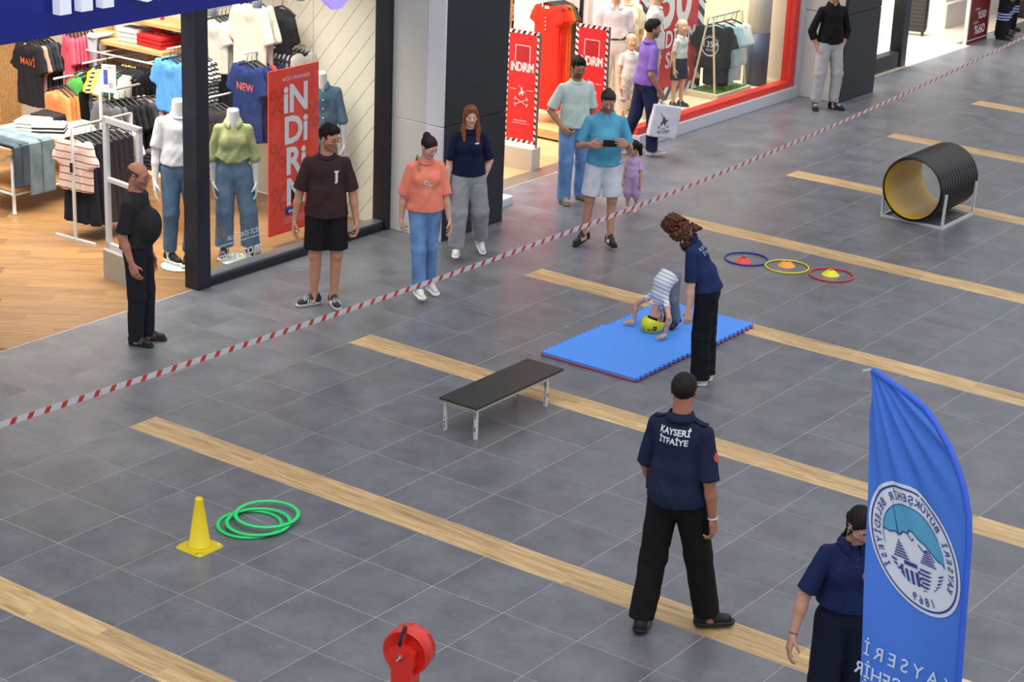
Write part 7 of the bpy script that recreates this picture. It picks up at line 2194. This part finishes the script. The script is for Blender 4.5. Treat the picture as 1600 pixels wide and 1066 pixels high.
# yellow cone
cn = empty('traffic_cone', (1.385, 0.60, 0), 0, 'tall yellow plastic cone with square base beside the green hoops', 'cone')
cb = MB(); cb.bev(-0.125, 0.125, -0.125, 0.125, 0.0, 0.020, 0.018)
cb.build('base', plast('#d8bf12', 0.35), cn)
MB().lathe([(0.088, 0.018), (0.083, 0.030), (0.076, 0.034), (0.0285, 0.362), (0.0275, 0.374), (0.022, 0.379), (0.015, 0.378), (0.013, 0.34), (0.0125, 0.30)], (0, 0, 0), 40).build('cone_body', plast('#ecd010', 0.32), cn)
lettering('sticker', [ring2d(0.0005, 0.013, 14)], plane_fn((0.098, 0.09, 0.0206), (1, 0, 0), (0, 1, 0)), plast('#e2e2dc', 0.4), cn)
lettering('moulded_mark', [rect2d(-0.024, -0.006, 0.024, 0.006)], plane_fn((0.095, -0.1, 0.0206), (0.7, 0.7, 0), (-0.7, 0.7, 0)), plast('#a99a2a', 0.5), cn)

# hoops
def hoop(x, y, z, R, r, hexs, label, group, tilt=(0, 0), flat=1.0):
    m_ = MB()
    m_.lathe([(R + r * math.cos(a), r * flat * math.sin(a)) for a in np.linspace(0, 2 * math.pi, 9)[:-1]], (0, 0, 0), 56, close=True)
    o = m_.build('hoop', plast(hexs, 0.35), None, (x, y, z)); o.rotation_euler = (tilt[0], tilt[1], 0)
    return tag(o, label, 'hoop', group)
GH = 'green hoops beside the yellow cone'
hoop(1.40, 1.09, 0.009, 0.228, 0.0160, '#1fd070', 'lowest of the green hoops, reaching closest to the yellow cone', GH, flat=0.55)
hoop(1.445, 1.135, 0.026, 0.226, 0.0160, '#22d675', 'middle green hoop, lying between the two others', GH, flat=0.55)
hoop(1.425, 1.245, 0.043, 0.226, 0.0160, '#26dc79', 'topmost green hoop, lying farthest from the yellow cone', GH, flat=0.55)
for (x, y, hx, hz, dx, dy, cl, cx) in ((0.80, 9.24, '#2a3f9c', 'blue', 0.82, 9.14, '#e2452e', 'red'), (1.25, 9.30, '#dbd02a', 'yellow', 1.22, 9.34, '#f0a04a', 'orange'), (1.73, 9.37, '#cf3440', 'red', 1.71, 9.39, '#e6e01e', 'yellow')):
    hoop(x, y, 0.010, 0.225, 0.0095, hx, 'thin %s hoop on the slate floor around %s %s marker cone' % (hz, 'an' if cx == 'orange' else 'a', cx), 'hoops round marker cones')
    m_ = MB(); m_.lathe([(0.094, 0.0), (0.095, 0.003), (0.088, 0.006), (0.036, 0.052), (0.030, 0.055), (0.026, 0.052), (0.028, 0.045), (0.082, 0.003)], (0, 0, 0), 32)
    tag(m_.build('marker_cone', plast(cl, 0.4), None, (dx, dy, 0.0)), 'low %s marker cone inside the %s hoop' % (cx, hz), 'cone', 'marker cones')

# crawl tunnel
tn = empty('crawl_tunnel', (1.475, 12.17, 0), 0, 'black ribbed pipe tunnel with yellow inside on a white steel stand', 'tunnel')
prof = []
n_r = 14; L_ = 0.96; y0 = -L_ / 2; R0 = 0.372
AXY = ((1, 0, 0), (0, 0, -1), (0, 1, 0))
prof = [(0.338, y0), (0.358, y0)]
st = L_ / n_r
for i in range(n_r):
    a = y0 + i * st
    prof += [(R0 - 0.018, a + st * 0.08), (R0 - 0.004, a + st * 0.16), (R0, a + st * 0.30), (R0, a + st * 0.62), (R0 - 0.004, a + st * 0.76), (R0 - 0.018, a + st * 0.86)]
prof += [(0.358, y0 + L_), (0.338, y0 + L_)]
ZC = 0.405
MB().lathe(prof, (0, 0, ZC), 72, AXY, True).build('ribbed_pipe', mat('black_pipe', '#0d0e12', 0.30), tn)
tn.children[0].data.polygons.foreach_set('use_smooth', [True] * len(tn.children[0].data.polygons))
pin = [(0.3385, y0 + 0.002)]
for i in range(28):
    a = y0 + 0.004 + (L_ - 0.008) * (i + 0.5) / 28
    pin.append((0.3355 if i % 2 else 0.331, a))
pin.append((0.3385, y0 + L_ - 0.002))
pm = MB().lathe(pin[::-1], (0, 0, ZC), 72, AXY, True)
pm.f = [f for f in pm.f if len(f) == 4]; pm.sm = pm.sm[:len(pm.f)]; pm.mi = pm.mi[:len(pm.f)]
pm.build('yellow_lining', mat('yellow_lining', '#c9a51c', 0.28), tn)
# open both ends of the outer skin
me = tn.children[0].data
bm_ = bmesh.new(); bm_.from_mesh(me)
bmesh.ops.delete(bm_, geom=[f for f in bm_.faces if len(f.verts) > 4], context='FACES_ONLY'); bm_.to_mesh(me); bm_.free()
fr = tn
MT = mat('white_steel', '#cfd1d2', 0.4, nz=(20, 0.06))
for y in (-0.40, 0.40):
    MB().bb(-0.355, 0.355, y - 0.014, y + 0.014, 0.0, 0.028).build('stand_bar', MT, fr)
for x in (-0.37, 0.37):
    MB().bb(x - 0.014, x + 0.014, -0.414, 0.414, 0.0, 0.028).build('stand_bar', MT, fr)
    for y in (-0.40, 0.40):
        MB().bar((x, y, 0.028), (x * 1.03, y, 0.40), 0.026, 0.026).build('upright', MT, fr)

# barrier tape
tp = MB(); tp2 = MB()
TX = 0.15
ty = [(-2.6, 0.86), (-0.09, 0.79), (0.86, 0.775), (1.91, 0.755), (3.33, 0.725), (4.6, 0.70), (5.93, 0.685), (7.65, 0.69), (9.36, 0.72), (12.15, 0.80), (14.76, 0.94), (17.77, 1.09), (20.5, 1.26)]
ys = np.array([q[0] for q in ty]); zs = np.array([q[1] for q in ty])
cf = np.polyfit(ys, zs, 4)
def tape_pt(y): return Vector((TX, y, float(np.polyval(cf, y))))
y = -2.6; k = 0; hw = 0.028
tape = empty('barrier_tape', (0, 0, 0), 0, 'long red and white striped barrier tape stretched along the shops', 'tape')
segs = {0: MB(), 1: MB()}
tilt = Vector((0.32, 0, 0.95)).normalized()
while y < 20.4:
    L_ = 0.104 if k == 0 else 0.052
    for (a, b) in ((y, y + L_ / 2), (y + L_ / 2, y + L_)):
        A, B = tape_pt(a), tape_pt(b)
        sk = Vector((0, 0.006, 0))
        off = Vector((0.0012, 0, 0))
        vs = [A - tilt * hw - sk, B - tilt * hw - sk, B + tilt * hw + sk, A + tilt * hw + sk]
        segs[k]._add([v + off for v in vs] + [v - off for v in vs], [(0, 1, 2, 3), (7, 6, 5, 4), (0, 4, 5, 1), (3, 2, 6, 7)])
    y += L_; k = 1 - k
segs[0].build('white_bands', mat('tape_white', '#f0f0f3', 0.35), tape)['kind'] = 'stuff'
segs[1].build('red_bands', mat('tape_red', '#e0463f', 0.35), tape)['kind'] = 'stuff'
for (y, lb) in ((-2.6, 'slim white post holding one end of the barrier tape, beyond the shop entrance'), (20.4, 'slim white post holding the far end of the barrier tape')):
    pz_ = tape_pt(y).z
    po = empty('tape_post', (TX, y, 0), 0, lb, 'post', 'tape posts')
    MB().lathe([(0.15, 0), (0.15, 0.02), (0.04, 0.04), (0.022, 0.05)], (0, 0, 0), 24).build('base', plast('#c9c9cc', 0.4), po)
    MB().lathe([(0.02, 0.04), (0.02, pz_ + 0.05), (0.012, pz_ + 0.06)], (0, 0, 0), 16).build('pole', plast('#d4d4d6', 0.4), po)

# red drum on its post
rd = empty('alarm_drum', (4.62, -1.08, 0), 0, 'red metal drum with black carrying handle and axle bolt on a red post', 'drum')
ax_f = Vector((0.30, -0.92, 0.0)).normalized()           # face direction
ax_f = Vector(facing(-24) + (0.0,)).normalized()
sx_ = Vector((0, 0, 1)).cross(ax_f).normalized(); up_ = Vector((0, 0, 1))
RA = (sx_, up_, ax_f)
zc = 1.03
MR = mat('glossy_red', '#d8281c', 0.3, coat=0.3)
MB().lathe([(0.0001, -0.072), (0.125, -0.072), (0.132, -0.066), (0.132, 0.040), (0.128, 0.046), (0.122, 0.046), (0.118, 0.040), (0.0001, 0.040)], (0, 0, zc), 48, RA).build('drum', MR, rd)
MB().lathe([(0.1325, 0.004), (0.1345, 0.008), (0.1345, 0.016), (0.1325, 0.020)], (0, 0, zc), 48, RA).build('rim_band', MR, rd)
br = MB()
o_ = Vector((0, 0, zc)) + ax_f * 0.041
br.prism([(-0.052, -0.45), (0.052, -0.45), (0.060, -0.09), (0.074, -0.05), (0.074, 0.028), (0.018, 0.062), (-0.018, 0.062), (-0.074, 0.028), (-0.074, -0.05), (-0.060, -0.09)], o_, sx_, up_, ax_f, 0.042)
br.build('bracket', MR, rd)
po_ = MB(); po_.bev(-0.05, 0.05, -0.05, 0.05, 0.0, zc - 0.14, 0.008); o = po_.build('post', MR, rd); o.rotation_euler = (0, 0, math.atan2(ax_f.y, ax_f.x))
MB().bev(-0.16, 0.16, -0.16, 0.16, 0.0, 0.02, 0.01).build('foot_plate', MR, rd)
MB().lathe([(0.019, 0.083), (0.019, 0.094), (0.012, 0.095)], (0, 0, zc), 18, RA).build('hub', MR, rd)
MB().lathe([(0.013, 0.094), (0.013, 0.104), (0.006, 0.105), (0.006, 0.140), (0.0001, 0.141)], (0, 0, zc), 12, RA).build('axle_bolt', mat('steel_bolt', '#8c8a86', 0.3, 0.9), rd)
h0 = Vector((0, 0, zc + 0.055)) + ax_f * 0.066
MB().bar(h0, h0 + Vector((0, 0, 0.105)) - ax_f * 0.03, 0.020, 0.010, ax_f).build('handle_bar', MR, rd)
hb = MB(); ht_ = h0 + Vector((0, 0, 0.105)) - ax_f * 0.03
hb.tube([h0 + sx_ * -0.010 + Vector((0, 0, 0.012)) + ax_f * 0.018, h0 + Vector((0, 0, 0.055)) + ax_f * 0.030, ht_ + ax_f * 0.006 + Vector((0, 0, 0.004))], 0.0105, 8)
hb.build('handle_grip', plast('#17171a', 0.4), rd)

# pale dome by the flag
dm_ = MB(); dm_.lathe([(0.195, 0.0), (0.20, 0.05), (0.196, 0.30), (0.175, 0.355), (0.11, 0.392), (0.0001, 0.40)], (0, 0, 0), 40)
tag(dm_.build('round_pouf', mat('peach_leatherette', '#f0cdb8', 0.4), None, (6.64, 1.60, 0)), 'pale peach round-topped seat just showing beside the blue flag', 'seat')

# feather flag
TH = math.radians(52)
W_ = Vector((math.cos(TH) * 0.804 + math.sin(TH) * 0.594, math.cos(TH) * 0.594 - math.sin(TH) * 0.804, 0)).normalized()
NF = W_.cross(Vector((0, 0, 1))).normalized()               # towards the viewer's side
FO = Vector((6.45, 0.35, 0))
fl = empty('feather_flag', FO + W_ * 0.80, 0, 'tall blue feather flag with round white municipal emblem, seen from its back', 'flag')
OFF = -W_ * 0.80
RIGHT = [(2.698, -0.003), (2.64, 0.26), (2.611, 0.354), (2.56, 0.428), (2.462, 0.532), (2.36, 0.610), (2.278, 0.655), (2.149, 0.703), (2.024, 0.722), (1.696, 0.742), (1.252, 0.768), (0.9, 0.785), (0.45, 0.797)]
LEFT = [(2.698, -0.006), (2.661, 0.002), (2.43, 0.017), (1.942, 0.078), (1.264, 0.147), (0.971, 0.168), (0.45, 0.20)]
def ip(tab, z):
    t_ = sorted(tab)
    return float(np.interp(z, [q[0] for q in t_], [q[1] for q in t_]))
def flag_pt(s, z, lift=0.0):
    """point of the waving cloth at distance s along its width, height z"""
    l, r = ip(LEFT, z), ip(RIGHT, z)
    a = (s - l) / max(r - l, 1e-3)
    # folds fan out from the tip
    ang = math.atan2(s + 0.02, 2.75 - z)
    rad = math.hypot(s, 2.75 - z)
    amp = 0.016 * math.exp(-((rad - 0.42) / 0.34) ** 2)
    w = amp * (math.sin(ang * 30) + 0.6 * math.sin(ang * 17 + 1.0)) + 0.022 * math.sin(a * 3.6 + z * 1.3) * min(1, max(0, (2.6 - z)))
    return OFF + W_ * s + Vector((0, 0, z)) + NF * (w + lift)
vs = []; NZ, NS = 130, 42
for i in range(NZ + 1):
    z = 2.697 - (2.697 - 0.45) * (i / NZ) ** 1.15
    l, r = ip(LEFT, z), ip(RIGHT, z)
    for j in range(NS + 1): vs.append(tuple(flag_pt(l + (r - l) * j / NS, z)))
fs = [(i * (NS + 1) + j, i * (NS + 1) + j + 1, (i + 1) * (NS + 1) + j + 1, (i + 1) * (NS + 1) + j) for i in range(NZ) for j in range(NS)]
m_ = MB(); m_._add(vs, fs, True)
m_.build('flag_cloth', mat('blue_flag_cloth', '#4a80e4', 0.5, nz=(1.2, 0.10), spec=0.3), fl)
pts = [OFF + W_ * (s + 0.012) + Vector((0, 0, z)) for z, s in RIGHT] + [OFF + W_ * 0.815 + Vector((0, 0, 0.06))]
m_ = MB(); m_.tube([OFF + W_ * (-0.05) + Vector((0, 0, 2.672))] + pts, 0.009, 8); m_.build('flag_pole', plast('#b9bcc2', 0.3), fl)
m_ = MB(); m_.tube([p for p in pts[:-1]], 0.017, 8); m_.build('pole_sleeve', mat('deep_blue_sleeve', '#3462da', 0.55), fl)
m_ = MB(); m_.lathe([(0.02, 0.0), (0.20, 0.0), (0.20, 0.03), (0.03, 0.05), (0.018, 0.12)], OFF + W_ * 0.815, 24); m_.build('weighted_base', plast('#2a2a2e', 0.5), fl)
# emblem: printed slanted, mirrored because the back of the flag faces the viewer
EC = (0.403, 1.845); EX = (0.290, 0.004); EY = (-0.118, 0.322)
def emb(lift):
    def fn(x, y):
        s = EC[0] + EX[0] * (-x) + EY[0] * y; z = EC[1] + EX[1] * (-x) + EY[1] * y
        return flag_pt(s, z, lift)
    return fn
def flipf(T): return T[0], [f[::-1] for f in T[1]]
MWH = mat('emblem_white', '#dbe2f0', 0.6); MNV = mat('emblem_navy', '#2b3f8e', 0.6); MLB = mat('emblem_sky', '#55a3cf', 0.6)
def disc2d(r, n=48, rings=6):
    V = [(0, 0)]; F = []
    for k in range(1, rings + 1):
        for i in range(n):
            a = 2 * math.pi * i / n; V.append((r * k / rings * math.cos(a), r * k / rings * math.sin(a)))
    for i in range(n): F.append((0, 1 + i, 1 + (i + 1) % n))
    for k in range(1, rings):
        for i in range(n):
            a = 1 + (k - 1) * n + i; b = 1 + (k - 1) * n + (i + 1) % n
            F.append((a, a + n, b + n, b))
    return np.array(V), F
lettering('emblem_disc', [disc2d(1.0)], emb(0.004), MWH, fl)
lettering('emblem_ring', [ring2d(0.915, 0.945, 72)], emb(0.007), MNV, fl)
# sky above the mountain line
ridge = [(-0.66, 0.02), (-0.58, 0.10), (-0.52, 0.06), (-0.42, 0.12), (-0.30, 0.08), (-0.20, 0.16), (-0.08, 0.22), (0.02, 0.10), (0.10, 0.13), (0.22, 0.07), (0.34, 0.12), (0.46, 0.08), (0.56, 0.12), (0.66, 0.10)]
ridge = [(-0.655, -0.10), (-0.60, -0.04), (-0.50, -0.03), (-0.38, 0.05), (-0.26, 0.14), (-0.14, 0.18), (-0.02, 0.27), (0.05, 0.28), (0.11, 0.21), (0.20, 0.22), (0.30, 0.14), (0.40, 0.17), (0.50, 0.14), (0.60, 0.16), (0.645, 0.15)]
sky = []
F = []; V = []
for i, (x, y) in enumerate(ridge):
    top = math.sqrt(max(0, 0.665 ** 2 - x * x))
    for k in range(5): V.append((x, y + (max(top, y + 0.002) - y) * k / 4))
for i in range(len(ridge) - 1):
    for k in range(4):
        a = i * 5 + k; F.append((a, a + 5, a + 6, a + 1))
lettering('emblem_sky', [(np.array(V), F)], emb(0.007), MLB, fl)
lines = [line2d(ridge, 0.022), line2d([(0.11, 0.20), (0.03, 0.12), (-0.02, 0.17)], 0.02), line2d([(-0.10, 0.10), (-0.20, 0.02), (-0.30, 0.06), (-0.42, -0.08)], 0.022)]
arc = [(0.665 * math.cos(a), 0.665 * math.sin(a)) for a in np.linspace(math.radians(-6), math.radians(153), 40)]
lines.append(line2d(arc, 0.014))
lettering('emblem_mountains', lines, emb(0.009), MNV, fl)
# mosque, minaret and city walls in stripes
bits = [poly2d([(0.255, 0.10), (0.275, 0.10), (0.268, 0.58), (0.262, 0.58)])]
def cone_stripes(cx, y0, y1, w, n):
    out = []
    for i in range(n):
        t0 = i / n; t1 = (i + 0.55) / n
        a = w * (1 - t0); b = w * (1 - t1)
        out.append(poly2d([(cx - a, y0 + (y1 - y0) * t0), (cx + a, y0 + (y1 - y0) * t0), (cx + b, y0 + (y1 - y0) * t1), (cx - b, y0 + (y1 - y0) * t1)]))
    return out
bits += cone_stripes(0.27, -0.22, 0.06, 0.13, 7) + cone_stripes(-0.19, -0.18, 0.06, 0.14, 7)
for i in range(6):
    yb = -0.27 - i * 0.062
    w = math.sqrt(max(0.01, 0.62 ** 2 - yb ** 2))
    bits.append(poly2d([(-w * 0.30, yb - 0.03), (-0.02, yb - 0.03), (-0.02, yb), (-w * 0.42, yb)]))
    bits.append(poly2d([(0.36, yb - 0.03), (w * 0.82, yb - 0.03), (w * 0.88, yb), (0.36, yb)]))
    bits.append(poly2d([(-w * 0.92, yb - 0.025), (-w * 0.62, yb - 0.025), (-w * 0.62, yb), (-w * 0.95, yb)]))
bits += [rect2d(0.02, -0.30, 0.24, -0.24)]
for i in range(4):
    bits.append(rect2d(0.03 + i * 0.085, -0.56, 0.03 + i * 0.085 + 0.045, -0.36))
for i in range(5):
    for c in (0.0, 0.29):
        bits.append(rect2d(c + (0.022 if i % 2 else -0.022), -0.36 - i * 0.045, c + (0.062 if i % 2 else 0.022), -0.32 - i * 0.045))
def widen(T):
    V = np.array(T[0], float)
    V[:, 0] = (V[:, 0] - 0.04) * 1.30 + 0.04; V[:, 1] = (V[:, 1] + 0.2) * 1.08 - 0.2
    low = V[:, 1] < 0.05
    rr_ = np.hypot(V[:, 0], V[:, 1]); k_ = np.where(low & (rr_ > 0.63), 0.63 / np.maximum(rr_, 1e-6), 1.0)
    return V * k_[:, None], T[1]
lettering('emblem_city', [widen(q) for q in bits], emb(0.009), MNV, fl)
ltx = arc_text('KAYSERİ BÜYÜKŞEHİR BELEDİYESİ', 0.735, math.radians(90), math.radians(250), 0.125, 0.012)
lettering('emblem_lettering', ltx + arc_text('1869', 0.86, math.radians(-90), math.radians(38), 0.13, 0.012, True), emb(0.009), MNV, fl)
def txt_fn(s0, z0):
    def fn(x, y):
        return flag_pt(s0 - x, z0 + y, 0.006)
    return fn
MTX = mat('flag_white_print', '#c9dcf6', 0.6)
lettering('flag_lettering', [text2d('KAYSERİ', 0.078, 0.008, 0, 1.45)], txt_fn(0.455, 1.155), MTX, fl)
lettering('flag_lettering', [text2d('BÜYÜKŞEHİR', 0.078, 0.014, 0, 1.0)], txt_fn(0.455, 1.025), MTX, fl)
lettering('flag_lettering', [text2d('BELEDİYESİ', 0.078, 0.014, 0, 1.0)], txt_fn(0.465, 0.915), MTX, fl)
